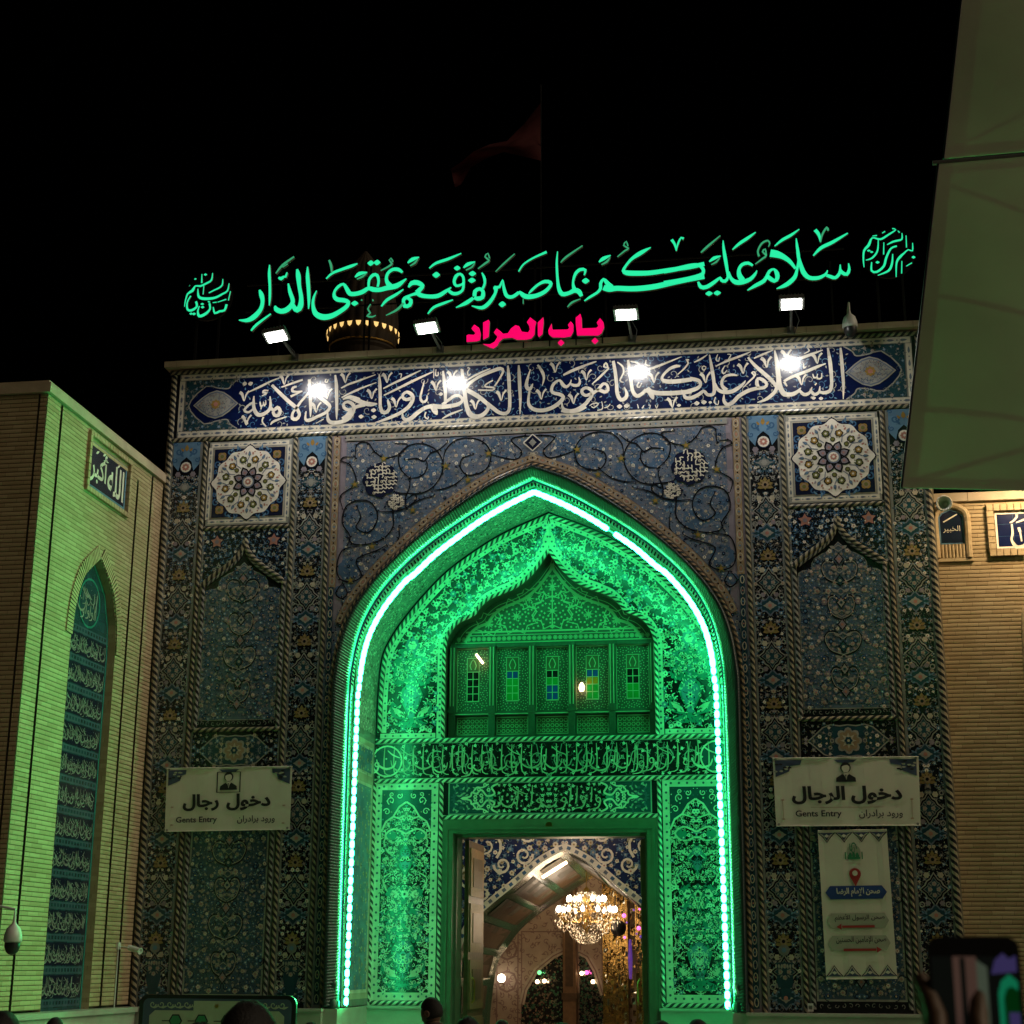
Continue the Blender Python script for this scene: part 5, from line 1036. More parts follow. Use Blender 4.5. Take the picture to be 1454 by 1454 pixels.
mb.tube([q, q+Vector((.06, -.1, -.05)), q+Vector((.16, -.18, .12)), q+Vector((.12, -.22, .3)), q+Vector((.2, -.2, .1)), q+Vector((.17, -.2, -.1))], .014, 'white_plastic', 5); mb.build('cable', led)
# the diodes throw their light outwards, over the court: strip lamps along the string
def led_area(a, b, e):
    l = bpy.data.lights.new('led_throw', 'AREA'); l.shape = 'RECTANGLE'; l.size = (b-a).length; l.size_y = .012; l.energy = e; l.color = (.08, 1, .24)
    o = bpy.data.objects.new('led_throw', l); COL.objects.link(o); x = (b-a).normalized(); zax = Vector((0, 1, 0)); y = zax.cross(x)
    o.matrix_world = Matrix.Translation((a+b)/2) @ Matrix((x, y, zax)).transposed().to_4x4()
E_LED = 190
for s in (-1, 1):
    for a, b in (((2.81, 1.4), (2.79, 5.9)), ((2.76, 6.2), (1.9, 7.82)), ((1.85, 7.87), (.1, 9.03))):
        a = Vector((s*a[0], .095, a[1])); b = Vector((s*b[0], .095, b[1])); led_area(a, b, E_LED*(b-a).length/4.5*(1.0 if s < 0 else .8))

# ================================================================== ROOFTOP SIGNS
YG = .35
def neon(name, data, m0, me, label, cat, depth=.06, frame=None, m_thin='sign_thin', Y_=.35):
    mb = MB(); mf = MB()
    for ki, pts in enumerate(data):
        YG = Y_-.0006*(ki % 40); m = m0 if max(q[2] for q in pts) > .044 or m_thin is None else m_thin
        P = smooth([Vector(q) for q in pts], .05); A_, B_ = [], []
        for i, v in enumerate(P):
            a = P[max(i-1, 0)]; b = P[min(i+1, len(P)-1)]; dx, dz = b.x-a.x, b.y-a.y; q = math.hypot(dx, dz) or 1; nx, nz = -dz/q*v.z/2, dx/q*v.z/2
            A_.append((v.x+nx, v.y+nz)); B_.append((v.x-nx, v.y-nz))
        f = lambda L, y: [(x, y, z) for x, z in L]
        mb.grid([f(A_, YG), f(B_, YG)], m); mf.grid([f(A_, YG), f(A_, YG+depth)], me); mf.grid([f(B_, YG), f(B_, YG+depth)], me); mf.grid([f(A_, YG+depth), f(B_, YG+depth)], me)
        for L in ((A_[0], B_[0]), (A_[-1], B_[-1])): mf.grid([f(L, YG), f(L, YG+depth)], me)
    o = mb.build(name); tag(o, label, cat); mf.build('letter_return', o)
    if frame:
        mb = MB(); frame(mb); mb.build('support_frame', o)
    return o
GT = [(250, 340, 7.27, "860,520,16 880,570,46 893,640,38 870,725,44 800,802,56 730,835,40 648,832,10;775,942,18 830,880,28 978,768,16;965,262,10 962,350,28 968,480,26 968,600,24 962,682,10;1030,350,12 1100,265,24 1218,178,16;1058,392,18 1085,405,40 1112,385,24 1130,385,26 1146,340,12;1100,288,10 1152,252,14;1158,455,14 1176,540,36 1205,645,42 1150,722,58 1080,742,52 1032,718,46 1023,685,16;1250,308,20 1262,375,48 1272,480,38 1292,600,42 1284,690,58 1250,732,52 1212,690,42 1195,640,26;1358,282,10 1358,380,36 1368,520,36 1372,640,28 1368,718,10"),
 (420, 340, 7.27, "215,530,10 186,600,24 178,680,32 205,765,52 280,802,62 370,790,56 460,742,48 528,690,44 542,648,40 500,630,46 430,620,46 398,588,36 400,540,26 440,488,32 492,462,28 528,512,40 560,560,46 620,562,46 690,542,48 752,505,42 800,518,50 870,520,48 940,502,52 1040,480,56 1100,440,36 1142,406,12;1102,342,22 1060,312,38 1000,312,36 950,352,32 935,410,32 952,455,46 985,492,60;752,500,22 758,420,28 800,368,36 840,372,32 856,430,26 846,490,24;742,246,8 775,246,60 808,246,8;806,240,8 840,240,60 874,240,8;878,324,12 960,280,20 992,250,22 965,215,14 985,195,14 1003,232,14;613,392,14 660,355,42 738,342,12;632,412,12 690,385,24 733,350,8;315,408,14 380,350,26 480,310,30 580,275,32 638,252,12;345,215,18 365,270,24 373,350,12;575,662,8 610,662,56 645,662,8;675,628,8 675,628,20 690,628,8;775,670,10 745,720,16 770,760,18 738,792,20 790,802,18 828,785,8;795,620,10 800,640,16;885,694,16 940,630,32 1040,570,30 1112,518,12"),
 (560, 340, 7.27, "148,498,18 180,455,48 235,448,52 292,480,42 270,515,46 232,552,52;230,545,46 270,578,46 350,592,42 450,586,46 530,540,38 588,498,12;560,530,30 600,560,36 650,562,36 702,530,28 716,470,26 712,392,26 680,360,28 640,380,36 618,440,30 640,482,28 690,472,26 714,450,14;618,300,8 650,300,56 682,300,8;235,560,38 170,580,26 110,612,42 95,642,32 110,692,42 160,682,42 172,632,38 140,610,30;98,660,26 50,712,26 0,747,22 -85,788,8;396,370,8 434,370,66 472,370,8;363,302,14 430,250,28 560,205,30 692,148,12;140,247,16 190,210,42 257,188,12;165,277,12 215,245,22 246,200,8;348,772,14 410,705,28 520,660,28 607,628,12;830,592,38 835,540,42 880,515,38 916,540,36 910,602,46 860,616,46 825,602,30;816,610,34 740,662,42 638,708,8;905,348,12 930,400,28 935,460,24 914,512,26;772,358,8 808,358,58 844,358,8;764,428,8 802,428,58 840,428,8;713,292,14 760,255,40 834,230,10;738,317,12 800,285,20 830,240,8;863,302,12 940,245,22 976,215,20 935,178,16 965,143,14 982,195,14;1022,500,24 1045,505,44 1045,545,30 1010,612,36 960,672,42 900,706,38 798,686,8;1030,495,36 1085,490,30 1118,415,8 1130,500,30 1160,582,38 1220,592,38 1285,548,36;1078,670,8 1114,670,66 1150,670,8;1045,332,8 1140,240,18 1242,148,10;1330,610,8 1330,665,10"),
 (650, 330, 7.27, "615,630,26 640,620,34 700,662,52 800,657,48 900,612,42 957,550,34 955,518,38 900,508,38 830,540,28 760,602,26 733,635,10;628,405,14 680,330,18 780,265,20 918,203,28;1030,198,8 1022,320,22 1030,480,26 1045,582,38 1080,638,48 1150,627,42 1205,600,52 1250,612,52 1278,660,34;1205,592,46 1190,520,22 1215,430,32 1265,385,36 1317,390,30 1305,443,12;1283,502,8 1320,502,64 1358,502,8;1063,312,10 1120,255,22 1288,138,12;1133,772,10 1180,725,22 1268,688,8"),
 (780, 320, 7.27, "362,782,12 420,742,26 500,692,28 530,650,32 530,602,32 560,558,30 600,600,46 640,642,60;560,642,60 620,660,62 700,652,56 830,657,58 950,652,60 1100,632,60 1280,592,58 1454,557,56 1600,530,54;1600,400,46 1454,432,48 1250,462,48 1050,492,52 900,497,56 800,492,54 765,470,36 790,420,26 850,350,32 930,295,46 1000,255,30 1048,230,8;513,382,14 560,345,42 634,312,12;538,407,12 590,380,24 628,332,10;703,327,10 780,265,18 817,240,18 768,210,16 795,168,14 812,218,14;1263,150,30 1295,200,24 1311,267,6;1311,267,6 1325,200,18 1360,130,20 1387,140,28"),
 (940, 310, 7.27, "20,675,54 150,655,56 300,625,56 400,590,46 427,560,34 420,520,36 380,487,38 300,492,46 150,527,50 20,550,50;373,658,20 402,712,42 460,712,44 540,662,38 602,615,24 612,642,32 650,652,38 680,612,26 670,520,32 650,400,36 635,300,24 631,232,8;685,555,26 712,622,34 760,662,52 830,662,52 910,632,42 960,580,28 980,542,8;937,492,22 890,466,36 830,480,36 795,530,34 800,592,52 832,642,60;450,782,8 485,780,56 522,778,8;535,777,8 570,775,56 607,772,8;488,452,14 540,415,38 607,393,12;508,482,10 560,455,20 597,410,10;403,358,14 470,295,24 602,183,10;728,328,12 800,265,32 890,205,32 967,148,10;882,748,12 960,702,38 1050,652,42 1082,602,32 1110,550,32 1155,530,24 1186,572,46 1190,622,42 1160,652,42 1110,622,46 1088,602,40;963,477,10 1040,420,20 1075,390,20 1038,350,18 1065,323,18 1077,388,14;1002,398,22 990,340,18 1030,265,20 1090,235,20 1112,265,14 1098,298,8;1118,365,84 1180,375,80 1250,402,58 1320,452,42 1378,525,26;1385,212,8 1395,300,28 1412,420,28 1392,540,28 1370,612,42 1310,672,48 1250,707,38 1182,732,8;1162,293,10 1240,230,30 1330,180,30 1417,118,8"),
 (1080, 300, 6.058, "312,300,14 322,380,26 338,445,32 370,532,42 420,577,38 500,577,34 560,545,22 575,512,8;560,548,24 602,562,32 642,572,30 680,530,26 685,458,8;684,500,20 702,528,32 742,542,32 762,500,24 756,448,8;453,382,12 520,315,30 620,265,30 750,188,12;468,160,32 500,200,28 516,267,6;516,267,6 530,200,16 570,138,18 580,167,18")]
def tr(ox, oy, s, d): return traced(d, ox, oy, s, YG)
data = [q for t in GT for q in tr(*t)]
zr = 11.55
def fr_main(mb):
    for px in (400, 520, 527, 660, 760, 860, 1000, 1120, 1180):
        t = at(px, 400, YG+.1); mb.box((t.x-.016, YG+.065, zr), (t.x+.016, YG+.09, t.z+.35), 'black_metal')
    a, b = at(350, 432, YG+.1), at(1200, 385, YG+.1); zz = (a.z+b.z)/2
    for dz in (-.15, .35): mb.box((a.x, YG+.065, zz+dz), (b.x, YG+.085, zz+dz+.025), 'black_metal')
neon('calligraphy_sign', data, 'sign_green', 'sign_edge', 'long green glowing line of Arabic calligraphy letters standing along the roof edge', 'sign', frame=fr_main)
def disc_sign(cx, cy, R, dlist, label):
    c = at(cx, cy, YG); e = at(cx+1, cy, YG); r = R*(e-c).length
    def fr(mb):
        mb.lathe([(r, 0), (r, .03), (r-.02, .035), (0, .035)], 'black_plastic', (c.x, YG+.1, c.z), 36, (0, -1, 0)); mb.lathe([(r+.012, -.01), (r+.012, .04), (r-.008, .04)], 'black_metal', (c.x, YG+.1, c.z), 36, (0, -1, 0))
        for s in (-.2, .2): mb.box((c.x+s-.02, YG+.11, zr), (c.x+s+.02, YG+.14, c.z), 'black_metal')
    neon('medallion_sign', [[(x, z, w_*.8) for x, z, w_ in q] for q in dlist], 'sign_green', 'sign_edge', label, 'sign', .03, fr, None)
disc_sign(294, 420, 33, tr(250, 340, 7.27, "482,408,8 476,470,18 440,502,20 400,520,18 338,552,14;547,453,8 530,530,20 480,562,24 400,602,30 300,612,36 235,592,30 225,508,8;205,640,26 215,692,28 160,732,32 118,722,26 115,650,18 152,582,18;377,347,8 365,420,20 320,450,24 250,482,24 200,480,18 168,530,36 120,562,22 95,640,14 88,694,8;267,358,8 265,450,18;287,478,10 279,568,10;562,535,10 540,630,12;522,670,28 500,732,28 450,742,28 400,762,26 384,698,12;345,660,24 350,720,24 300,772,36 240,792,36 225,740,20 242,688,12;330,640,16 350,650,18;258,700,8 275,700,34 292,700,8;255,668,8 272,668,30 288,668,8;168,770,8 185,770,36 204,770,8;140,768,8 156,768,32 172,768,8;190,412,8 200,410,22 212,408,8;140,478,8 142,480,22;290,365,8 305,365,32 320,365,8;420,650,14 380,655,10;520,620,16 430,650,10"), 'left round black sign with green glowing calligraphy beside the end of the letters')
disc_sign(1262, 358, 37, tr(1080, 300, 6.058, "1307,272,8 1306,340,16 1270,330,14 1232,362,18 1200,392,28 1170,442,20 1166,565,8;1300,395,8 1315,395,34 1331,395,8;1253,472,10 1302,443,12;1215,428,10 1213,535,12;1251,208,8 1255,312,12;1216,188,8 1215,240,18 1180,252,22 1140,262,22 1088,288,10;1060,268,8 1058,372,14;1172,300,20 1120,322,20 1080,402,24 1060,472,24 1000,522,26 955,512,22 955,438,12;990,440,8 1005,440,34 1022,440,8;1136,368,10 1130,450,22 1100,512,24 1008,552,8;1012,238,8 1005,340,18 960,402,20 905,422,10;1132,150,14 1162,160,14 1100,202,20 1030,242,22 960,230,16 930,292,30 890,340,22 884,420,16 890,482,8;916,340,8 930,340,26 945,340,8;942,352,8 955,352,24 968,352,8;962,215,10 1000,210,14;1045,190,8 1070,175,14;1180,170,8 1195,185,14"), 'right round black sign with green glowing calligraphy near the awning')
# red kufic sign
YR = -.21
RP = ["155,203 200,235 216,290 210,350 180,362 83,368 83,305 100,297 150,300 166,285 128,240", "290,158 299,175 290,320 238,347 238,185", "365,240 405,270 425,290 470,285 500,240 540,210 575,218 600,270 660,278 676,250 670,215 648,180 680,136 737,180 726,220 721,300 690,336 640,347 555,347 510,327 425,335 390,367 370,405 335,430 300,420 233,385 300,390 345,365 374,318 338,278",
      "802,135 806,180 795,295 762,322 752,305 750,185", "880,193 886,240 895,252 1030,250 1046,235 1034,205 1060,173 1086,205 1086,270 1060,315 1000,326 890,324 854,295 850,255", "1150,103 1162,140 1166,240 1300,235 1320,215 1304,185 1335,143 1366,180 1374,230 1350,285 1320,307 1120,307 1108,200 1107,140", "968,343 1002,375 968,407 936,375", "1287,325 1321,357 1287,390 1254,357"]
mb = MB(); mf = MB()
for s in RP:
    q = [at(650+float(a)/6.609, 430+float(b)/6.609, YR) for a, b in (t.split(',') for t in s.split())]; q = [(v.x, v.z) for v in q]
    mb.face([(x, YR, z) for x, z in q], 'sign_red'); n = len(q)
    for i in range(n): a, b = q[i], q[(i+1) % n]; mf.face([(a[0], YR, a[1]), (b[0], YR, b[1]), (b[0], YR+.07, b[1]), (a[0], YR+.07, a[1])], 'sign_edge')
rs = tag(mb.build('red_letter_sign'), 'red glowing Arabic letters low above the middle of the parapet', 'sign'); mf.build('letter_return', rs)
mb = MB(); a, b = at(668, 490, YR), at(855, 480, YR)
for k in range(6): x = a.x+(b.x-a.x)*k/5; mb.box((x-.01, YR+.071, 11.47), (x+.01, YR+.08, 12.0), 'black_metal')
mb.box((a.x, YR+.072, 11.72), (b.x, YR+.082, 11.74), 'black_metal'); mb.build('support_frame', rs)

# ================================================================== FLOODLIGHTS ON THE PARAPET
FL = 'floodlights on arms above the parapet'
for i, (px, py, bx, lb) in enumerate(((392, 478, 411, 'leftmost parapet floodlight, below the left end of the green letters'), (606, 466, 624, 'parapet floodlight between the golden dome and the red letters'), (889, 447, 893, 'parapet floodlight just right of the red letters'), (1124, 432, 1126, 'rightmost parapet floodlight, nearest the white dome camera'))):
    c = at(px, py, -1.2); f = thing('floodlight', lb, 'floodlight', c, FL); tilt = Matrix.Rotation(math.radians((-8, -5, 0, 0)[i]), 3, 'Y') @ Matrix.Rotation(math.radians(-14), 3, 'X')
    def tb(mb, a, b, m):
        k = len(mb.v); mb.box(a, b, m)
        for j in range(k, len(mb.v)): mb.v[j] = tuple(c+tilt @ Vector(mb.v[j]))
    mb = MB(); tb(mb, (-.19, -.15, 0), (.19, .15, .07), 'grey_metal')
    for k in range(7): tb(mb, (-.16+k*.052, -.13, .07), (-.145+k*.052, .13, .105), 'grey_metal')
    mb.build('housing', f); mb = MB(); tb(mb, (-.15, -.115, -.012), (.15, .115, -.002), 'flood_lens'); mb.build('lens', f)
    mb = MB(); mb.tube([c+Vector((0, .1, .1)), c+Vector((0, .25, .08)), (c.x, -.12, 11.52)], .022, 'grey_metal', 8); mb.box((c.x-.06, -.16, 11.46), (c.x+.06, -.131, 11.58), 'grey_metal')
    mb.tube([c+Vector((.03, .2, .06)), c+Vector((.12, .6, -.02)), (c.x+.05, -.14, 11.45)], .008, 'black_plastic', 5); mb.build('arm', f)
    l = bpy.data.lights.new('flood_beam', 'AREA'); l.shape = 'RECTANGLE'; l.size = .26; l.size_y = .18; l.energy = 54; l.color = (1, .96, .90); o = bpy.data.objects.new('flood_beam', l); COL.objects.link(o)
    o.matrix_world = Matrix.Translation(c+tilt @ Vector((0, 0, -.02))) @ (Matrix.Rotation(math.radians(10), 3, 'X')).to_4x4()

def dome_cam(name, c, label, arm, k=1.0, up=True):
    c = Vector(c); r = thing(name, label, 'security camera', c, 'dome security cameras'); mb = MB()
    mb.lathe([(.012*k, .34*k), (.02*k, .26*k), (.03*k, .22*k), (.09*k, .16*k), (.115*k, .08*k), (.12*k, .0), (.105*k, -.02*k), (0, -.02*k)], 'white_plastic', c, 20); mb.build('housing', r, smooth=True)
    mb = MB(); mb.lathe([(.1*k, -.021*k), (.1*k, -.08*k), (.075*k, -.14*k), (.04*k, -.17*k), (0, -.18*k)], 'black_plastic', c, 18); mb.build('dome_cover', r, smooth=True)
    mb = MB(); mb.tube([c+Vector((0, 0, .3*k))]+[c+Vector(a) for a in arm], .018*k, 'white_plastic', 8); mb.build('bracket', r)
c = at(1207, 464, -.35); dome_cam('dome_camera', c, 'white and black dome camera on the parapet right of the floodlights', [(0, 0, .4), (0, .3, .4), (0, .45, -.05)])

# ================================================================== GOLDEN MINARET CAP, FLAG
YM = 22.0; c = at(515, 497, YM); e = at(562, 497, YM); R = (e-c).length*.92; mb = MB()
cap = thing('golden_minaret', 'ribbed golden dome of a minaret with a ring of scallops glowing as if lit behind the parapet', 'minaret', (c.x, c.y, 0))
mb.lathe([(R*.92, 0), (R*.92, c.z-1.0), (R*.99, c.z-.6), (R*.99, c.z-.2), (R*1.04, c.z-.1), (R*1.04, c.z), (R*.9, c.z+.02)], 'dome_gold', (c.x, c.y, 0), 40); mb.tube([(c.x+R*1.06*math.cos(2*PI*k/48), c.y+R*1.06*math.sin(2*PI*k/48), c.z+.02) for k in range(49)], .03, 'gold', 6); mb.build('shaft', cap, smooth=False)
mb = MB(); rows = []; N = 120
prof = [(1.0, .05), (1.06, .4), (1.08, .9), (1.05, 1.4), (.96, 1.9), (.8, 2.4), (.55, 2.9), (.25, 3.3), (.05, 3.6)]
for r, z in prof: rows.append([(c.x+R*r*(1+.045*abs(math.sin(10*t)))*math.cos(t), c.y+R*r*(1+.045*abs(math.sin(10*t)))*math.sin(t), c.z+z*R*.95) for j in range(N) for t in [2*PI*j/N]])
mb.grid(rows, 'dome_gold', True); mb.build('dome', cap, smooth=True)
mb = MB()
for k in range(26):
    t = 2*PI*k/26; x, y = c.x+R*1.17*math.cos(t), c.y+R*1.17*math.sin(t); tx, ty = -math.sin(t)*R*.085, math.cos(t)*R*.085; z = c.z+.42*R
    mb.face([(x-tx, y-ty, z+.12*R), (x-tx*.7, y-ty*.7, z), (x, y, z-.06*R), (x+tx*.7, y+ty*.7, z), (x+tx, y+ty, z+.12*R)], 'gold_glow')
mb.build('scallop_glow', cap)  # gold shells given their own glow in place of light on them
a, b = at(768, 120, 9), at(768, 240, 9); fl = thing('flag', 'dark red flag hanging from a thin pole high above the roof', 'flag', (a.x, 9, 11)); mb = MB(); mb.tube([(a.x, 9, 9.3), (a.x, 9, b.z), (a.x, 9, a.z)], .01, 'pole_dark'); mb.build('pole', fl)
OUTL = [(768, 145, 768, 228), (745, 175, 742, 222), (720, 200, 715, 216), (695, 205, 692, 224), (672, 215, 668, 238), (655, 230, 655, 262), (640, 240, 646, 266)]
mb = MB(); rows = []
for i, (x0, y0, x1, y1) in enumerate(OUTL): rows.append([at(x0+(x1-x0)*j/6, y0+(y1-y0)*j/6, 9+.25*math.sin(i*1.3+j*.7)) for j in range(7)])
mb.grid(rows, 'flag_cloth'); mb.build('cloth', fl, smooth=True)

# ================================================================== BRICK BUILDINGS EITHER SIDE
RH = .063
def courses(mb, p0, p1, nrm, z0, z1, m='brick', rh=RH, d=.010):       # long thin bricks with deep bed joints between two plan points
    p0, p1, nrm = Vector((*p0, 0)), Vector((*p1, 0)), Vector((*nrm, 0)); k0 = int(math.ceil(z0/rh-1e-4)); z = z0
    def row(zz, o): return [p0+nrm*o+Vector((0, 0, zz)), p1+nrm*o+Vector((0, 0, zz))]
    zs = []; k = k0
    while k*rh < z1: zs.append(k*rh); k += 1
    prev = z0
    for a in zs:
        b = min(a+rh, z1)
        if b-a < .02: continue
        mb.grid([row(a, 0), row(a+.008, 0)], 'brick_joint'); mb.grid([row(a+.008, 0), row(a+.011, d*.7), row((a+b)/2, d), row(b-.003, d*.8), row(b, 0)], m)
XL = -6.2
lb_ = thing('side_building', 'tan brick side building at left washed in green light with a tall arched niche', 'building', (XL-3, -2.2, 0))
mb = MB(); mb.box((XL-7, -4.38, 0), (XL-.13, 3, 9.46), 'brick_joint')
Y0, Y1 = -4.4, -.02; GRV = [-3.93, -3.28, -1.18, -.62]
ed = [Y0, -3.98, -3.90, -3.36, -3.28]
def seg(a, b, z0=1.15, z1=9.46): courses(mb, (XL, a), (XL, b), (1, 0), z0, z1)
seg(Y0, -3.98); seg(-3.91, -3.30, 1.15, 9.198)
seg(-1.47, -1.10, 1.15, 6.363); seg(-1.03, -.52, 1.15, 9.198); seg(-.45, Y1)
seg(-3.91, -.52, 9.198, 9.46)
seg(-3.30, -3.05, 1.15, 6.363) 
# field above the niche
NP = [(-3.05, 1.15), (-3.05, 6.3), (-3.0, 6.75), (-2.8, 7.2), (-2.5, 7.45), (-2.26, 7.62), (-2.02, 7.45), (-1.72, 7.2), (-1.52, 6.75), (-1.47, 6.3), (-1.47, 1.15)]
k = 101
while k*RH < 9.19:
    z = k*RH; zm = z+RH/2; xs = [NP[i][0]+(NP[i+1][0]-NP[i][0])*(zm-NP[i][1])/(NP[i+1][1]-NP[i][1]) for i in range(1, 9) if min(NP[i][1], NP[i+1][1]) <= zm < max(NP[i][1], NP[i+1][1])]
    sp_ = [(-3.30, min(xs)), (max(xs), -1.10)] if len(xs) >= 2 else [(-3.30, -1.10)]
    if 8.50 < zm < 9.36: sp_ = [(-3.30, -3.02), (-1.42, -1.10)]
    for a, b in sp_: courses(mb, (XL, a), (XL, b), (1, 0), z, z+RH-.0005)
    k += 1
mb.build('wall', lb_)
mb = MB(); courses(mb, (XL-7, Y0), (XL-.13, Y0), (0, -1), 1.15, 9.46); courses(mb, (XL-.10, Y0), (XL, Y0), (0, -1), 1.15, 9.46); mb.build('front_wall', lb_)
mb = MB(); mb.box((XL-7.1, Y0-.06, 9.46), (XL+.06, 3.0, 9.60), 'coping_stone'); mb.box((XL-7.1, Y0-.03, 9.60), (XL+.02, 3.0, 9.64), 'coping_stone'); mb.build('coping', lb_)
mb = MB(); mb.box((XL-7.1, Y0-.1, 0), (XL+.22, -.25, 1.10), 'marble'); mb.box((XL-7.15, Y0-.14, 1.10), (XL+.27, -.25, 1.17), 'marble'); mb.build('plinth', lb_)
def side(u, v, h): return (XL+h, u, v)
# arched calligraphy niche
mb = MB(); p = Pan(mb, lambda u, v, h: (XL-.11+h, u, v)); p.poly(NP, G+'deepteal', 0)
NI = [(-2.26+(y+2.26)*.97, z if z < 2 else z-.04) for y, z in NP]; p.line(NI, .05, G+'turq', 1)
for i in range(13):
    z0 = 1.22+i*.435; p.rect(-2.98, z0, -1.54, z0+.1, G+'teal', 1)
    for j in range(14): p.rect(-2.94+j*.1, z0+.03, -2.88+j*.1, z0+.075, G+'deepteal', 2)
    if i < 12: p.rect(-2.98, z0+.115, -1.54, z0+.42, G+'navy', 1); scribble(p, -2.95, -1.57, z0+.13, z0+.41, G+'grey', 3, w=.024); scribble(p, -2.9, -1.57, z0+.2, z0+.41, G+'grey', 2.5, w=.018); scribble(p, -2.95, -1.6, z0+.12, z0+.34, G+'grey', 2, w=.014)
p.disc(-2.26, 6.93, .36, G+'deepteal', 2, 20); p.ring(-2.26, 6.93, .36, .03, G+'turq', 3, 20); scribble(p, -2.5, -2.02, 6.72, 7.16, G+'stone', 4, w=.026); scribble(p, -2.5, -2.02, 6.65, 6.95, G+'stone', 4, w=.024); scribble(p, -2.52, -2.0, 6.85, 7.2, G+'grey', 3.5, w=.018)
for i in range(-1, 2): pass
mb.grid([[(XL-.11, y, z) for y, z in NP], [(XL+.01, y, z) for y, z in NP]], 'brick'); mb.build('niche_panel', lb_)
mb = MB(); arcp = [(v.x, v.y) for v in smooth([Vector(q) for q in NP[1:6]], .06)]+[(v.x, v.y) for v in smooth([Vector(q) for q in NP[5:10]], .06)][1:]
A = Arc([(0, y, z) for y, z in arcp]); n = 64
for i in range(n):
    a, b = A(i*A.L/n+.006), A((i+1)*A.L/n-.006); t = (b-a).normalized(); nn = Vector((0, -t.z, t.y)); q = [a, b, b+nn*.2, a+nn*.2]
    mb.face([(XL+.03, v.y, v.z) for v in q], 'brick'); mb.face([(XL+.03, q[3].y, q[3].z), (XL+.03, q[2].y, q[2].z), (XL-.01, q[2].y, q[2].z), (XL-.01, q[3].y, q[3].z)], 'brick'); mb.face([(XL+.03, a.y, a.z), (XL+.03, q[3].y, q[3].z), (XL-.01, q[3].y, q[3].z), (XL-.01, a.y, a.z)], 'brick_joint')
mb.build('arch_voussoirs', lb_)
# square plaque
def plaque_frame(mb, f, u0, u1, v0, v1, t=.09, L=.10):
    for a, b, c, d, hor in ((u0-t, u1+t, v1, v1+t, 1), (u0-t, u1+t, v0-t, v0, 1), (u0-t, u0, v0, v1, 0), (u1, u1+t, v0, v1, 0)):
        n = int(((b-a) if hor else (d-c))/L)
        for i in range(n):
            x0, x1, z0, z1 = (a+(b-a)*(i+.06)/n, a+(b-a)*(i+.94)/n, c, d) if hor else (a, b, c+(d-c)*(i+.06)/n, c+(d-c)*(i+.94)/n)
            P = [f(x0, z0, 0), f(x1, z0, 0), f(x1, z1, 0), f(x0, z1, 0)]; Q = [f(x0, z0, .06), f(x1, z0, .06), f(x1, z1, .06), f(x0, z1, .06)]; mb.face(Q, 'brick')
            for k in range(4): mb.face([P[k], P[(k+1) % 4], Q[(k+1) % 4], Q[k]], 'brick')
mb = MB(); p = Pan(mb, side); p.rect(-3.0, 8.5, -1.44, 9.36, 'brick_joint', 0); p.rect(-2.93, 8.56, -1.51, 9.3, G+'sky', 1); p.rect(-2.88, 8.61, -1.56, 9.25, G+'navy', 2)
write(p, arabic('الله'), -2.22, -1.6, 8.66, 9.15, G+'white', 3, .02, True); write(p, arabic('أكبر'), -2.85, -2.22, 8.66, 9.2, G+'white', 3, .02, True)
for x, z in ((-2.7, 9.12), (-2.45, 9.16), (-1.9, 9.15)): p.leaf(x, z, .5, .14, .04, G+'white', 3)
plaque_frame(mb, side, -2.95, -1.49, 8.54, 9.32, .07); mb.build('plaque', lb_)

YW = .3; XR = 6.22
rb = thing('side_building', 'tan brick side building at right lit warm from above under the green awning', 'building', (XR+4, 1, 0))
zt = at(1400, 712, YW).z; zc_ = at(1400, 702, YW).z
mb = MB(); mb.box((XR, YW+.005, 0), (XR+9, 4, zt), 'brick_joint'); courses(mb, (XR, YW), (XR+9, YW), (0, -1), 1.1, zt); mb.build('wall', rb)
mb = MB(); mb.box((XR-.0, YW-.08, zt), (XR+9, 4, zc_+.02), 'coping_stone'); 
for i in range(8): mb.box((XR+.5+i*1.1, YW-.083, zt), (XR+.508+i*1.1, YW-.078, zc_+.02), 'brick_joint')
mb.build('coping', rb)
mb = MB(); mb.box((XR, YW-.15, 0), (XR+9, YW+.01, 1.1), 'marble'); mb.build('plinth', rb)
def fr_(u, v, h): return (u, YW-.02-h, v)
def wpx(x, y): v = at(1300+x/8.08, 640+y/8.08, YW); return v.x, v.z
a0, b0 = wpx(395, 680); xl, zl = wpx(265, 770); xr, zb_ = wpx(560, 1065)
mb = MB(); p = Pan(mb, fr_); P = [(xl, zb_), (xl, zl), (xl+.05, zl+.06), (a0, b0), (xr-.05, zl+.06), (xr, zl), (xr, zb_)]
p.poly(P, G+'navy', 1); p.line(P+[P[0]], .022, G+'sky', 2); write(p, arabic('الخبير'), xl+.05, xr-.05, zb_+.07, zl-.04, G+'white', 3, .0); p.line([(xl+.06, zl-.08), (xr-.08, zl+.04)], .02, G+'white', 3)
S = [(v.x, v.y) for v in smooth([Vector(q) for q in ((xl-.06, wpx(0, 1250)[1]), (xl-.06, zb_), (xl-.06, zl), (xl+.03, zl+.13), (a0, b0+.06), (xr-.03, zl+.13), (xr+.06, zl), (xr+.06, zb_), (xr+.06, wpx(0, 1250)[1]))], .05)]
mb.tube([(x, YW-.04, z) for x, z in S], .05, 'brick', 8)
for i in range(7): x = xl+.02+(xr-xl-.04)*i/6; mb.tube([(x, YW-.03, zb_-.02), (x, YW-.03, wpx(0, 1250)[1])], .024, 'brick', 8)
mb.box((xl-.1, YW-.05, wpx(0, 1290)[1]), (xr+.12, YW-.0, wpx(0, 1255)[1]), 'brick'); mb.build('arched_plaque', rb)
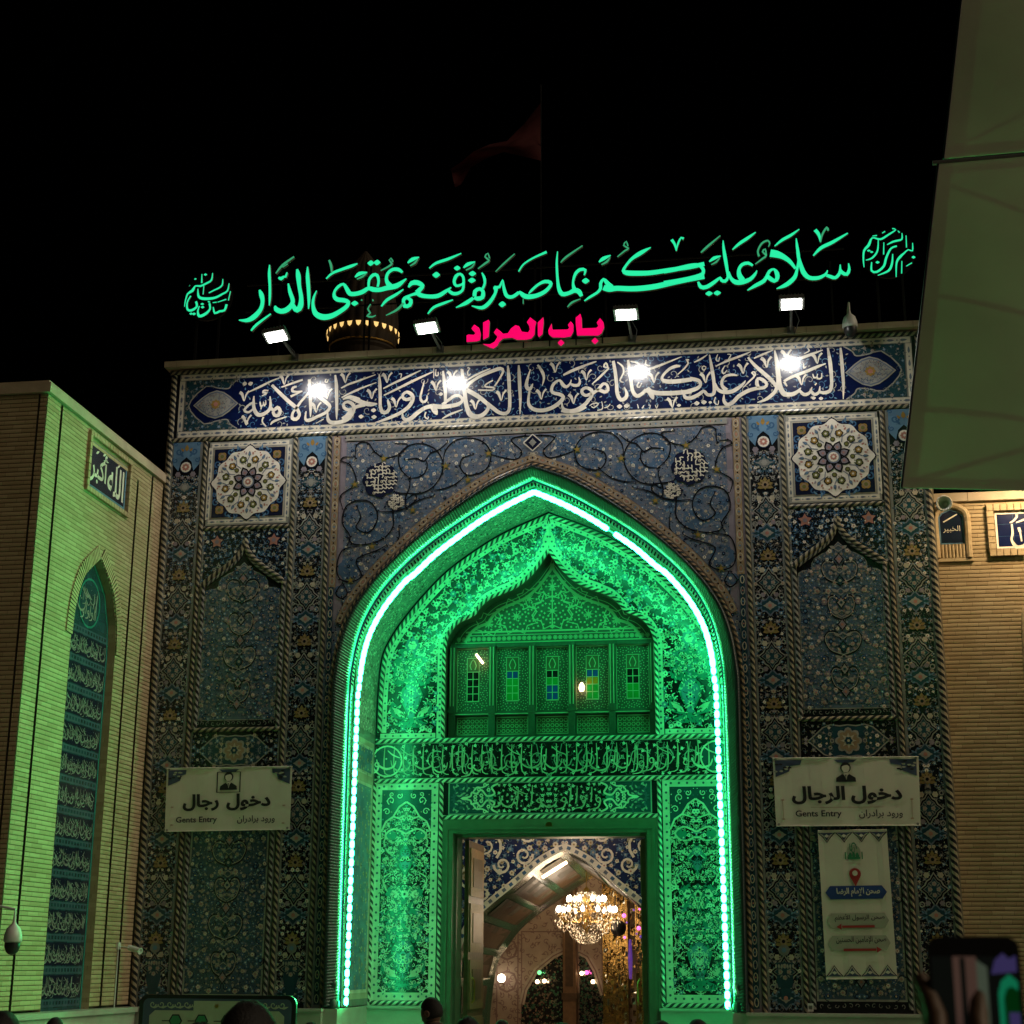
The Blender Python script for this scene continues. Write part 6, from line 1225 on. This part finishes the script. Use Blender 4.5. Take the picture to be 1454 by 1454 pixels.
u0, v1 = wpx(900, 715); v0 = wpx(0, 1160)[1]; u1 = u0+1.9
mb = MB(); p = Pan(mb, fr_); p.rect(u0, v0, u1, v1, G+'white', 1); p.rect(u0+.03, v0+.03, u1-.03, v1-.03, G+'cobalt', 2)
for i in range(1, 8): p.rect(u0+.03+i*.235, v0+.03, u0+.033+i*.235, v1-.03, G+'azure', 2.5)
for i in range(1, 3): p.rect(u0+.03, v0+i*.19, u1-.03, v0+.003+i*.19, G+'azure', 2.5)
for d in ("1100,845,18 1110,950,26 1098,1020,26 1120,1070,34 1160,1112,46 1220,1108,44 1260,1080,40 1300,1000,30 1310,900,16", "1078,832,14 1120,810,22 1160,760,26 1150,740,22 1172,745,14", "1150,830,14 1260,790,28", "1180,885,30 1195,935,34;1190,900,20 1215,1045,18", "1330,1080,30 1400,1060,40 1440,980,30", "1380,760,24 1390,900,34 1385,1060,22", "1480,760,24 1490,900,34 1485,1060,22", "1560,1060,36 1640,1040,40 1680,960,26"):
    for st in strokes(d): q = [(*wpx(x, y), w_/8.08*.0107) for x, y, w_ in st]; p.stroke(q, G+'white', 4, .04)
plaque_frame(mb, fr_, u0-.02, u1+.02, v0-.02, v1+.02, .1, .1); mb.build('plaque', rb)
P0 = wpx(1215, 1790); mb = MB(); q = [(P0[0]+.02, 1.1), (P0[0]+.02, P0[1]-.6), (P0[0]+.2, P0[1]-.1), (P0[0]+.8, P0[1]+.35)]; mb.tube([(v.x, YW-.03, v.y) for v in smooth([Vector(a) for a in q], .08)], .06, 'brick', 8); mb.build('niche_arch', rb)
hd = at(1342, 715, YW-.3); hs = thing('horn_loudspeaker', 'small pale horn loudspeaker above the arched plaque at right', 'loudspeaker', hd)
mb = MB(); dr = Vector((-.3, -1, -.25)).normalized(); mb.lathe([(.03, -.25), (.035, -.1), (.06, -.02), (.11, .06), (.125, .08), (.10, .07), (.03, -.04), (.03, .0), (.015, .02), (0, .02)], 'vinyl', hd, 18, dr); mb.build('horn', hs, smooth=True)
mb = MB(); mb.tube([hd-dr*.2, (hd.x-.02, YW-.02, hd.z+.03)], .02, 'grey_metal'); mb.build('bracket', hs)
# wall lamp over the right building, hidden by the awning in the photograph
wl = Vector((7.7, YW-1.0, zc_+.3)); t_ = thing('wall_floodlight', 'floodlight on an arm above the coping of the right brick building', 'floodlight', wl); mb = MB(); mb.box(wl+Vector((-.25, -.12, 0)), wl+Vector((.25, .12, .08)), 'grey_metal'); mb.build('housing', t_)
mb = MB(); mb.box(wl+Vector((-.23, -.1, -.01)), wl+Vector((.23, .1, -.002)), 'warm_lamp'); mb.build('lens', t_); mb = MB(); mb.tube([wl+Vector((0, .1, .04)), (wl.x, YW+.2, zc_)], .025, 'grey_metal'); mb.build('arm', t_)
l = bpy.data.lights.new('wall_flood_beam', 'AREA'); l.shape = 'RECTANGLE'; l.size = .46; l.size_y = .2; l.energy = 120; l.color = (1, .72, .40); o = bpy.data.objects.new('wall_flood_beam', l); COL.objects.link(o); o.matrix_world = Matrix.Translation(wl+Vector((0, 0, -.02))) @ Matrix.Rotation(math.radians(28), 4, 'X')

c = atX = None
def on_x(px, py, X): d = ray(px, py); return CAM+d*((X-CAM.x)/d.x)
c = on_x(18, 1336, XL+.35); dome_cam('dome_camera', c, 'white and black dome camera on the left brick wall', [(0, 0, .38), (-.2, 0, .42), (-.36, 0, .42)], .95)
c = on_x(184, 1348, XL+.2); bc = thing('bullet_camera', 'small white bullet camera at the inner corner of the left brick wall', 'security camera', c)
mb = MB(); mb.lathe([(0, -.12), (.04, -.12), (.045, .1), (.05, .12), (.035, .12), (.03, .1), (0, .1)], 'white_plastic', c+Vector((.08, 0, 0)), 12, (1, -.4, -.25)); mb.build('body', bc); mb = MB(); mb.tube([(XL+.02, c.y, c.z-.9), (XL+.02, c.y, c.z+.05), c+Vector((0, 0, .02))], .012, 'white_plastic', 6); mb.box((XL+.01, c.y-.05, c.z), (XL+.04, c.y+.05, c.z+.1), 'white_plastic'); mb.build('bracket', bc)

# ================================================================== BANNERS AND NOTICE BOARD
def cloth_map(q, y, amp=.012):           # q: four corners (x, z): tl, tr, br, bl; slightly rippled vinyl
    def M(u, v, h):
        a = [q[0][i]*(1-u)+q[1][i]*u for i in (0, 1)]; b = [q[3][i]*(1-u)+q[2][i]*u for i in (0, 1)]
        return (b[0]*(1-v)+a[0]*v, y-amp*(1+math.sin(u*19+v*3)+.5*math.sin(u*43))-h, b[1]*(1-v)+a[1]*v)
    return M
def sheet(p, m, n=24, k=6):
    for i in range(n):
        for j in range(k): p.rect(i/n, j/k, (i+1)/n, (j+1)/k, m, 0)
def bust(p, x, z, w, m, paper):           # printed sign of a gentleman
    p.disc(x, z+.075, .078, m, 2, 18, .47); p.poly([(x-.026, z+.09), (x-.027, z+.05), (x-.014, z+.005), (x+.014, z+.005), (x+.027, z+.05), (x+.026, z+.09), (x+.012, z+.115), (x-.012, z+.105)], paper, 3)
    p.poly([(x-w*.46, z-.135), (x-w*.44, z-.075), (x-w*.16, z-.02), (x, z-.06), (x+w*.16, z-.02), (x+w*.44, z-.075), (x+w*.46, z-.135)], m, 2); p.poly([(x-w*.10, z-.005), (x+w*.10, z-.005), (x+.002, z-.11)], paper, 3); p.poly([(x-w*.03, z-.03), (x+w*.03, z-.03), (x, z-.12)], m, 4)
def gents(name, q, text, label, frame_icon, blue):
    mb = MB(); p = Pan(mb, cloth_map(q, -.07, .002)); p.STEP = .005; sheet(p, 'vinyl'); lip = MB()
    for s in (0, 1):
        f = (lambda x: x) if not s else (lambda x: 1-x)
        p.poly([(f(.015), .97), (f(.16 if frame_icon else .2), .97), (f(.155 if frame_icon else .19), .9), (f(.12), .88), (f(.11), .8), (f(.075), .77), (f(.015), .72)], blue, 1)
        for i in range(10): p.leaf(f(.03+.1*random.random()), .80+.14*random.random(), random.random()*6, .03, .03, 'vinyl_ink' if i % 2 else 'vinyl_sage', 2)
        p.star(f(.055), .38, .018, .008, 6, 'vinyl_tan', 1); p.star(f(.055), .10, .018, .008, 6, 'vinyl_tan', 1); p.rect(min(f(.053), f(.057)), .1, max(f(.053), f(.057)), .38, 'vinyl_tan', 1) if not frame_icon else None
    p.poly([(.42, .97), (.58, .97), (.555, .93), (.53, .925), (.5, .9), (.47, .925), (.445, .93)], blue, 1)
    if frame_icon: p.frame(.405, .60, .595, .93, .008, 'vinyl_ink', 1)
    bust(p, .5, .775, .15, 'vinyl_ink', 'vinyl')
    L = text.split(' ')
    if frame_icon: write(p, arabic(L[0]), .49, .84, .31, .58, 'vinyl_ink', 3, .04, True); write(p, arabic(L[1]), .14, .43, .31, .58, 'vinyl_ink', 3, .04, True)
    else: write(p, arabic(L[0]), .53, .88, .31, .58, 'vinyl_ink', 3, .04, True); write(p, arabic(L[1]), .12, .49, .31, .58, 'vinyl_ink', 3, .04, True); p.rect(.25, .265, .75, .272, 'vinyl_tan', 1)
    write(p, 'Gents Entry', .09 if frame_icon else .14, .42 if frame_icon else .46, .105, .225, 'vinyl_ink', 3, .02, True); write(p, arabic('ورود برادران'), .58, .88, .1, .23, 'vinyl_ink', 3, .015, True)
    o = mb.build(name); tag(o, label, 'banner'); mb = MB(); M = cloth_map(q, -.066)
    for v in (0, 1): mb.tube([Vector(M(i/12, v, 0)) for i in range(13)], .008, 'vinyl', 5)
    for u in (.0, 1.0):
        for v in (.02, .98): c = Vector(M(abs(u-.02), v, .004)); mb.lathe([(.018, 0), (.018, .006), (.008, .006)], 'grey_metal', c, 8, (0, -1, 0)); mb.tube([c, c+Vector((0, .075, .02))], .004, 'black_plastic', 4)
    mb.build('hem', o)
gents('entrance_banner', [(-5.79, 4.745), (-3.75, 4.75), (-3.75, 3.79), (-5.76, 3.77)], 'دخول رجال', 'greenish white gents entry banner with a framed bust, left of the arch', True, 'vinyl_blue')
gents('entrance_banner', [(3.607, 4.768), (5.711, 4.76), (5.68, 3.775), (3.619, 3.781)], 'دخول الرجال', 'cream gents entry banner with a bust, right of the arch', False, 'vinyl_blue')
mb = MB(); q = [(4.214, 3.706), (5.198, 3.718), (5.224, 1.652), (4.235, 1.636)]; M_ = cloth_map(q, -.07, .002); p = Pan(mb, M_); p.STEP = .005; sheet(p, 'vinyl', 12, 12)
for t, b in ((.985, .93), (.015, .075)):
    for i in range(4):
        x = .125+.25*i; z = (t+b)/2; s = 1 if t > .5 else -1
        p.poly([(x-.12, t), (x+.12, t), (x+.05, (t+z)/2), (x, b), (x-.05, (t+z)/2)], 'vinyl_blue', 1); p.lozenge(x, z+.005*s, .04, .012, 'vinyl', 2); p.line([(x-.12, t), (x-.06, z), (x, t-(t-b)*1.2), (x+.06, z), (x+.12, t)], .008, 'vinyl_ink', 2)
p.disc(.5, .85, .05, 'vinyl_sage', 1, 18, 2); 
for x, h in ((-.12, .05), (.12, .05), (-.07, .03), (.07, .03)): p.rect(.5+x-.008, .80, .5+x+.008, .80+h, 'vinyl_green', 2)
p.rect(.41, .80, .59, .815, 'vinyl_green', 2)
for x in (-.05, .0, .05): p.disc(.5+x, .825, .022, 'vinyl_green', 2, 10)
p.curl(.5, .87, .05, 0, 1.2, .012, 'vinyl_green', 3); p.curl(.47, .88, .03, 2, 1, .01, 'vinyl_green', 3)
P = [(.5+.085*math.cos(a), .70+.04*math.sin(a)) for a in [math.radians(200-i*22) for i in range(11)]]+[(.5, .615)]; p.poly(P, 'vinyl_red', 3); p.disc(.5, .705, .019, 'vinyl', 4, 14, 2.05)
p.tf = [lambda x, z: (x, z)]
p.poly([(.06, .575), (.13, .62), (.87, .62), (.94, .575), (.87, .53), (.13, .53)], 'vinyl_royal', 2); write(p, arabic('صحن الإمام الرضا'), .22, .84, .545, .607, 'vinyl', 4, .03, True)
for z, tx in ((.385, 'صحن الرسول الأعظم'), (.235, 'صحن الإمامين الحسنين')):
    p.poly([(.06, z), (.12, z+.05), (.88, z+.05), (.94, z), (.88, z-.05), (.12, z-.05)], 'vinyl_sage', 2); write(p, arabic(tx), .17, .88, z-.008, z+.046, 'vinyl_ink', 4, .012, True)
for z, d in ((.345, -1), (.19, 1)):
    p.rect(.27, z-.008, .73, z+.008, 'vinyl_red', 4); x = .5+d*.24; p.poly([(x, z+.02), (x+d*.07, z), (x, z-.02)], 'vinyl_red', 4)
o = mb.build('direction_banner'); tag(o, 'tall cream banner with a red map pin and direction arrows, below the right entry banner', 'banner'); mb = MB()
for v in (0, 1): mb.tube([Vector(M_(i/12, v, -.003)) for i in range(13)], .009, 'vinyl', 5)
mb.build('hem', o)
mb = MB(); mb.box((-.03, -.03, 0), (.03, -.0, 0), 'vinyl'); p = None
c = at(1151, 1430, -.1); mb = MB(); mb.box((c.x-.04, -.07, c.z-.06), (c.x+.04, -.04, c.z+.05), 'white_plastic'); mb.box((c.x-.025, -.074, c.z-.03), (c.x+.025, -.07, c.z+.02), 'grey_metal'); tag(mb.build('junction_box'), 'tiny square junction box at the foot of the tiles beside the right bay', 'junction box')
# notice board on legs, foot of the left bay
YN = -1.6; a, b = at(199, 1412, YN), at(421, 1412, YN); zt_ = a.z; nb = thing('notice_board', 'dark framed notice board with rounded corners under the left entry banner', 'notice board', ((a.x+b.x)/2, YN, 0))
x0, x1, z0 = a.x, b.x, .35
def rr(x0, z0, x1, z1, r): return [(cx+r*math.cos(t), cz+r*math.sin(t)) for cx, cz, s in ((x1-r, z1-r, 0), (x0+r, z1-r, 1), (x0+r, z0+r, 2), (x1-r, z0+r, 3)) for k in range(5) for t in [s*PI/2+k*PI/8]]
mb = MB(); mb.prism(rr(x0, z0, x1, zt_, .12), YN, YN+.07, 'black_metal'); mb.build('frame', nb)
mb = MB(); p = Pan(mb, y=YN-.003); p.poly(rr(x0+.06, z0+.06, x1-.06, zt_-.05, .08), 'vinyl_blue', 0)
nn_ = 16
for i in range(nn_):
    x = x0+.2+(x1-x0-.4)*i/(nn_-1); z = zt_-.13; p.curl(x, z, .05, (0, PI)[i % 2], 1.1, .018, 'vinyl_sage', 1, (-1, 1)[i % 2]); p.leaf(x, z-.05, .3, .1, .03, 'vinyl_sage', 1)
zi = zt_-.21; p.poly([(x0+.16, z0+.15), (x1-.16, z0+.15), (x1-.16, zi-.07), (x1-.24, zi), (x0+.24, zi), (x0+.16, zi-.07)], 'vinyl_sage', 2)
p.poly([((x0+x1)/2-.34, zi-.02), ((x0+x1)/2+.34, zi-.02), ((x0+x1)/2+.34, zt_-.08), ((x0+x1)/2-.34, zt_-.08)], 'vinyl_sage', 3); p.star((x0+x1)/2, zt_-.15, .05, .02, 6, 'gold', 4)
for k in range(4): cx = x0+.55+k*.38; p.disc(cx, zi-.14, .1, 'vinyl_ink', 3, 6); p.disc(cx, zi-.14, .08, 'vinyl_green', 4, 6); p.line([(cx-.2, zi-.14), (cx-.1, zi-.14)], .012, 'vinyl_ink', 3)
for k in range(7): p.rect(x0+.3, zi-.36-k*.07, x1-.3-.2*(k % 3), zi-.345-k*.07, 'vinyl_ink', 3)
mb.build('poster', nb)
for x in (x0+.2, x1-.2):
    mb = MB(); mb.box((x-.03, YN+.01, 0), (x+.03, YN+.06, z0+.02), 'black_metal'); mb.box((x-.04, YN-.25, 0), (x+.04, YN+.3, .04), 'black_metal'); mb.build('leg', nb)

# ================================================================== AWNING AT RIGHT
BL, TL = at(1282, 693, -7.6), at(1334, 232, -6.5); BR_, TR = at(1580, 700, -7.6), at(1640, 205, -6.5); UL, UR = at(1340, 226, -6.48), at(1640, 200, -6.48); UL2, UR2 = at(1372, -60, -5.7), at(1690, -80, -5.7)
aw = thing('awning', 'large stretched fabric awning at top right, greenish at its lower edge', 'awning', (BR_.x, BR_.y, 0))
def cloth(nm, bl, br, tl, tr, sag, seams):
    mb = MB(); n = 16; N = (br-bl).cross(tl-bl).normalized()
    def S(u, v, h=0): return (bl*(1-u)+br*u)*(1-v)+(tl*(1-u)+tr*u)*v - N*(h-sag*math.sin(PI*min(1, max(0, u)))*math.sin(PI*v))
    mb.grid([[S(i/n, j/n) for i in range(n+1)] for j in range(n+1)], 'awning_cloth'); mb.grid([[S(i/n, j/n, -.012) for i in range(n+1)] for j in range(n+1)], 'awning_cloth')
    o = mb.build(nm, aw, smooth=True); mb = MB()
    for u0, v0, u1, v1, w_ in seams:
        for k in range(12):
            f0, f1 = k/12, (k+1)/12; A_ = [(u0+(u1-u0)*f, v0+(v1-v0)*f) for f in (f0, f1)]; dn = Vector((-(v1-v0), u1-u0)); dn = dn.normalized()*w_
            for h in (.003,): mb.face([S(A_[0][0]+dn.x, A_[0][1]+dn.y, h), S(A_[1][0]+dn.x, A_[1][1]+dn.y, h), S(A_[1][0]-dn.x, A_[1][1]-dn.y, h), S(A_[0][0]-dn.x, A_[0][1]-dn.y, h)], 'awning_seam')
    mb.build('seam', o); return S
S1 = cloth('lower_panel', BL, BR_, TL, TR, .10, ((.035, 0, .035, 1, .03), (0, .015, 1, .015, .012), (0, .97, 1, .97, .012), (.05, .92, 1, .62, .008), (.05, .56, 1, .38, .008), (.05, .22, 1, .15, .008), (.05, .02, 1, .18, .007)))
S2 = cloth('upper_panel', UL, UR, UL2, UR2, .10, ((.05, 0, .05, 1, .045), (0, .03, 1, .03, .02), (.06, .05, 1, .42, .008), (.06, .95, 1, .8, .008)))
mb = MB(); mb.tube([TL+Vector((-.08, 0, .01)), TR], .03, 'grey_metal', 8); mb.build('crossbar', aw)
mb = MB(); mb.tube([BL+Vector((-.012, 0, 0)), TL+Vector((-.012, 0, 0))], .018, 'black_metal', 6); mb.tube([UL, UL2], .018, 'black_metal', 6); mb.build('edge_cable', aw)
mb = MB(); x = BR_.x+.4; mb.tube([(x, -6.2, 0), (x, -6.3, 9), (x, -5.7, 13.5)], .11, 'grey_metal', 12); mb.tube([(x, -6.3, TR.z), tuple(TR)], .05, 'grey_metal'); mb.tube([(x, -6.25, BR_.z), tuple(BR_)], .04, 'grey_metal'); mb.box((x-.3, -6.5, 0), (x+.3, -5.9, .05), 'grey_metal'); mb.build('mast', aw)

# ================================================================== PEOPLE (seen from behind along the lower edge)
def skinned(verts, edges, rad, sub=2):
    me = bpy.data.meshes.new('body'); me.from_pydata([Vector(v) for v in verts], edges, []); o = bpy.data.objects.new('body', me); COL.objects.link(o)
    m = o.modifiers.new('s', 'SKIN'); m.use_smooth_shade = True
    for i, r in enumerate(rad): me.skin_vertices[0].data[i].radius = r; me.skin_vertices[0].data[i].use_root = (i == 0)
    s = o.modifiers.new('u', 'SUBSURF'); s.levels = sub; s.render_levels = sub
    r = bpy.data.meshes.new_from_object(o.evaluated_get(bpy.context.evaluated_depsgraph_get())); bpy.data.objects.remove(o); bpy.data.meshes.remove(me); return r
def head_mesh(mb, c, k=1.0, yaw=0, tilt=0, hair=None):
    R = Matrix.Rotation(yaw, 3, 'Z') @ Matrix.Rotation(tilt, 3, 'X'); rows = []; hr = []
    for i in range(17):
        th = PI*i/16; row = []; hrow = []
        for j in range(24):
            ph = 2*PI*j/24; x, y, z = math.sin(th)*math.cos(ph), math.sin(th)*math.sin(ph), math.cos(th)
            X, Y, Z = .076*x, .098*y, .118*z                      # face looks along +y
            if z < -.15: f = 1-.32*min(1, (-z-.15)/.85); X *= f; Y = Y*f+.012*(-z)
            if y > .5 and abs(x) < .3: n_ = max(0, 1-abs(z+.12)/.26)*max(0, 1-abs(x)/.22); Y += .026*n_
            if y > .3 and abs(abs(x)-.42) < .2 and abs(z-.08) < .14: Y -= .008
            if y > .6 and abs(z+.5) < .09: Y += .006
            row.append(c+R @ (Vector((X, Y, Z))*k)); g = 1.09 if (z > .25 or y < .1) else .96
            if y > .35 and z < .55: g = .93
            if z < -.55: g = .9
            g *= 1+random.uniform(-.022, .022)*(0 < i < 16)
            hrow.append(c+R @ (Vector((X, Y-.003, Z+.004))*k*g))
        rows.append(row); hr.append(hrow)
    mb.grid(rows, 'skin', True)
    for s in (-1, 1):
        mb.lathe([(0, -.004), (.022*k, 0), (.03*k, .006), (.026*k, .014), (.012*k, .01), (0, .008)], 'skin', c+R @ (Vector((s*.076, -.008, -.005))*k), 10, R @ Vector((s, -.35, 0)))
        mb.lathe([(.011*k*math.sin(PI*i/6), -.011*k*math.cos(PI*i/6)) for i in range(7)], 'eye_white', c+R @ (Vector((s*.032, .078, .010))*k), 8); mb.lathe([(.005*k*math.sin(PI*i/4), -.005*k*math.cos(PI*i/4)) for i in range(5)], 'hair', c+R @ (Vector((s*.032, .0872, .010))*k), 6)
    lp = [c+R @ (Vector((x, .082-abs(x)*.25, -.058))*k) for x in (-.022, -.01, 0, .01, .022)]; mb.tube(lp, .006*k, 'cloth_brown', 6)
    h = MB(); h.grid(hr, 'hair' if hair is None else hair, True); return h
def hand(mb, wrist, d, up, k=1.0, curl=.5):
    d = Vector(d).normalized(); up = Vector(up).normalized(); sd = d.cross(up).normalized(); pl = [wrist, wrist+d*.03*k, wrist+d*.085*k]
    rows = [[p_+sd*(.03*math.cos(t)*(1.15 if i == 2 else .9))*k+up*(.013*math.sin(t))*k for t in [2*PI*j/10 for j in range(10)]] for i, p_ in enumerate(pl)]; mb.grid(rows, 'skin', True); mb.face(rows[-1], 'skin')
    for i, L in enumerate((.066, .075, .07, .055)):
        b = wrist+d*.08*k+sd*(.028-.0185*i)*k; q = [b]; dd = d.copy()
        for s in (.45, .32, .25): dd = (dd-up*curl*.55).normalized(); q.append(q[-1]+dd*L*s*k)
        mb.tube(q, [.0095*k, .009*k, .008*k, .006*k], 'skin', 7)
    b = wrist+d*.02*k+sd*.028*k; mb.tube([b, b+(d*.6+sd*.8)*.035*k, b+(d*.95+sd*.75-up*.2)*.062*k], [.012*k, .010*k, .007*k], 'skin', 7)
def person(base, H, yaw, top, trousers, label, lean=0, hair='hair', arm=None, tilt=0, hyaw=0, headwear=None):
    k = H/1.72; base = Vector(base); Rz = Matrix.Rotation(yaw, 3, 'Z'); Lx = Matrix.Rotation(-lean, 3, 'X')
    def W(v, up=True):
        v = Vector(v)
        if up and lean: v = Vector((0, 0, .95))+Lx @ (v-Vector((0, 0, .95)))
        return base+Rz @ (v*k)
    V = [(0, 0, .95), (0, .0, 1.12), (0, -.01, 1.30), (0, -.015, 1.43), (0, 0, 1.51), (0, .012, 1.56)]; r = [(.15, .11), (.145, .105), (.165, .11), (.12, .085), (.058, .058), (.054, .054)]; E = [(0, 1), (1, 2), (2, 3), (3, 4), (4, 5)]; up = [1]*6
    ends = []
    for s in (-1, 1):
        n = len(V); A_ = arm[s] if arm and s in arm else [(s*.185, -.01, 1.41), (s*.245, -.03, 1.14), (s*.25, .04, .90)]
        V += A_; r += [(.062, .062), (.045, .045), (.03, .028)]; E += [(3, n), (n, n+1), (n+1, n+2)]; up += [1]*3; ends.append((A_[1], A_[2]))
        n = len(V); V += [(s*.09, 0, .86), (s*.1, .01, .48), (s*.105, -.01, .09), (s*.115, .13, .035)]; r += [(.09, .09), (.06, .06), (.042, .045), (.04, .03)]; E += [(0, n), (n, n+1), (n+1, n+2), (n+2, n+3)]; up += [0]*4
    me = skinned([W(v, u) for v, u in zip(V, up)], E, [(a*k, b*k) for a, b in r])
    hip = base.z+.93*k; nk = W((0, 0, 1.505)); wr = [W(e[1]) for e in ends]; mb = MB(); off = len(mb.v); mb.v = [tuple(v.co) for v in me.vertices]
    for f in me.polygons:
        c = Vector(f.center); m = trousers if c.z < hip else top
        if c.z < base.z+.075*k: m = 'black_plastic'
        if (c-nk).length < .10*k and (c-nk).dot(W((0, 0, 1.6))-nk) > 0: m = 'skin'
        mb.f.append(tuple(f.vertices)); mb.m.append(mb.mi(m))
    bpy.data.meshes.remove(me)
    hc = W((0, .035, 1.605)); hm = head_mesh(mb, hc, k, yaw+hyaw, tilt-lean*.5, hair)
    for e, w_ in zip(ends, wr): d = (W(e[1])-W(e[0])).normalized(); hand(mb, w_, d, Rz @ Vector((1 if e[1][0] < 0 else -1, .0, .0)) if abs(d.z) > .5 else Vector((0, 0, 1)), k, .35)
    o = mb.build('person', smooth=True); tag(o, label, 'person'); hm.build('hair' if headwear is None else headwear, o, smooth=True)
    m2 = MB(); rows = []                                    # collar of the shirt or coat
    for z, rr_ in ((1.475, .098), (1.50, .078), (1.535, .074), (1.54, .068)): rows.append([W((rr_*math.cos(2*PI*j/16), rr_*.9*math.sin(2*PI*j/16)+.005, z)) for j in range(16)])
    m2.grid(rows, top, True); m2.build('collar', o, smooth=True); return o
def stand(px, py, dist, yaw, top, trousers, label, **kw):
    t = atd(px, py, dist); H = t.z-.02; return person((t.x, t.y, 0), kw.pop('H', H*1.0), yaw, top, trousers, label, **kw)
stand(349, 1421, 4.4, 0, 'cloth_black', 'cloth_black', 'dark haired person standing in front of the notice board', H=1.722)
stand(284, 1449, 5.2, .3, 'cloth_black', 'cloth_black', 'dark person just left of the head before the notice board', H=1.64)
stand(77, 1443, 13, 0, 'cloth_black', 'cloth_black', 'small dark figure in front of the left marble plinth')
stand(2, 1434, 6.5, .2, 'cloth_brown', 'cloth_black', 'person cut by the left edge of the picture')
stand(440, 1450, 11, 0, 'cloth_black', 'cloth_black', 'short dark figure right of the notice board')
stand(618, 1423, 12.5, 1.1, 'cloth_brown', 'cloth_black', 'person in a brown coat with bowed head left of the doorway', H=1.57, tilt=-.3)
stand(664, 1442, 8.5, .1, 'cloth_grey', 'cloth_black', 'dark haired person at the left jamb of the doorway')
stand(712, 1447, 12, 0, 'cloth_black', 'cloth_black', 'small dark head in the left half of the doorway')
stand(798, 1451, 7.5, 0, 'cloth_black', 'cloth_black', 'person in black in the middle of the doorway')
stand(938, 1448, 8.5, 0, 'cloth_grey', 'cloth_black', 'dark person in front of the right door jamb')
stand(990, 1446, 9.0, 0, 'cloth_black', 'cloth_black', 'dark person in front of the right tiled jamb panel')
# photographer at the right edge, phone held up
c = atd(1435, 1500, .98); PB = Vector((c.x, c.y, 0)); ph = atd(1387, 1430, 1.52)
yw = -.05
def loc_(v): return tuple(Matrix.Rotation(-yw, 3, 'Z') @ (Vector(v)-PB)*(1.72/1.70))
w1, w2 = atd(1440, 1640, 1.50), atd(1322, 1625, 1.50)
e1, e2 = w1+Vector((.06, -.10, -.24)), w2+Vector((-.05, -.10, -.25))
person(PB, 1.70, yw, 'cloth_black', 'cloth_black', 'person in black at the lower right edge holding up a phone', arm={1: [(.185, -.01, 1.41), loc_(e1), loc_(w1)], -1: [(-.185, -.01, 1.41), loc_(e2), loc_(w2)]})
fwd = (ph-CAM); fwd.z = 0; fwd.normalize(); sx = Vector((fwd.y, -fwd.x, 0)); pb = thing('smartphone', 'black smartphone held up at the lower right, its screen showing the gate', 'phone', ph)
def phm(u, v, h): return ph+sx*u+Vector((0, 0, 1))*v-fwd*h
mb = MB(); wp, hp_ = .0395, .08; out = rr(-wp, -.10, wp, .06, .011); n = len(out); mb.face([phm(x, z, .0045) for x, z in out], 'black_plastic'); mb.face([phm(x, z, -.0045) for x, z in out][::-1], 'black_plastic')
for i in range(n): a, b = out[i], out[(i+1) % n]; mb.face([phm(*a, .0045), phm(*b, .0045), phm(*b, -.0045), phm(*a, -.0045)], 'black_metal')
mb.build('body', pb)
def em(n, c, e): mat(n, c, .3, emit=e, ecol=c, var=0)
em('screen_dark', (.012, .016, .014), .12); em('screen_green', (.01, .36, .17), .28); em('screen_wood', (.16, .09, .07), .26); em('screen_violet', (.09, .07, .25), .26); em('screen_pale', (.13, .17, .12), .26); em('screen_deep', (.0, .07, .01), .2)
mb = MB(); p = Pan(mb, phm); p.STEP = .0002; p.rect(-.0365, -.095, .0365, .043, 'screen_dark', 24); 
def rect_(x0, z0, x1, z1, m, l): p.rect(x0, z0, x1, z1, m, l)
rect_(-.018, -.016, -.006, .043, 'screen_wood', 25); rect_(-.006, -.016, .002, .043, 'screen_wood', 25); p.poly([(.002, -.016), (.011, -.016), (.011, .034), (.002, .04)], 'screen_pale', 25); rect_(-.012, -.016, -.0075, .042, 'screen_dark', 26)
p.poly([(.014, .028), (.036, .03), (.036, .044), (.03, .041), (.025, .046), (.018, .04)], 'screen_violet', 25)
p.poly([(.019, -.018), (.019, .012), (.022, .022), (.029, .028), (.036, .022), (.0365, -.018)], 'screen_green', 25); p.poly([(.0235, -.018), (.0235, .008), (.026, .015), (.03, .018), (.0365, .014), (.0365, -.018)], 'screen_deep', 26); rect_(.027, -.018, .036, -.004, 'screen_violet', 27)
rect_(-.0365, -.03, .0365, -.018, 'screen_dark', 28); rect_(.013, -.05, .022, -.024, 'screen_green', 29); rect_(.027, -.05, .034, -.024, 'screen_violet', 29)
mb.build('screen', pb)
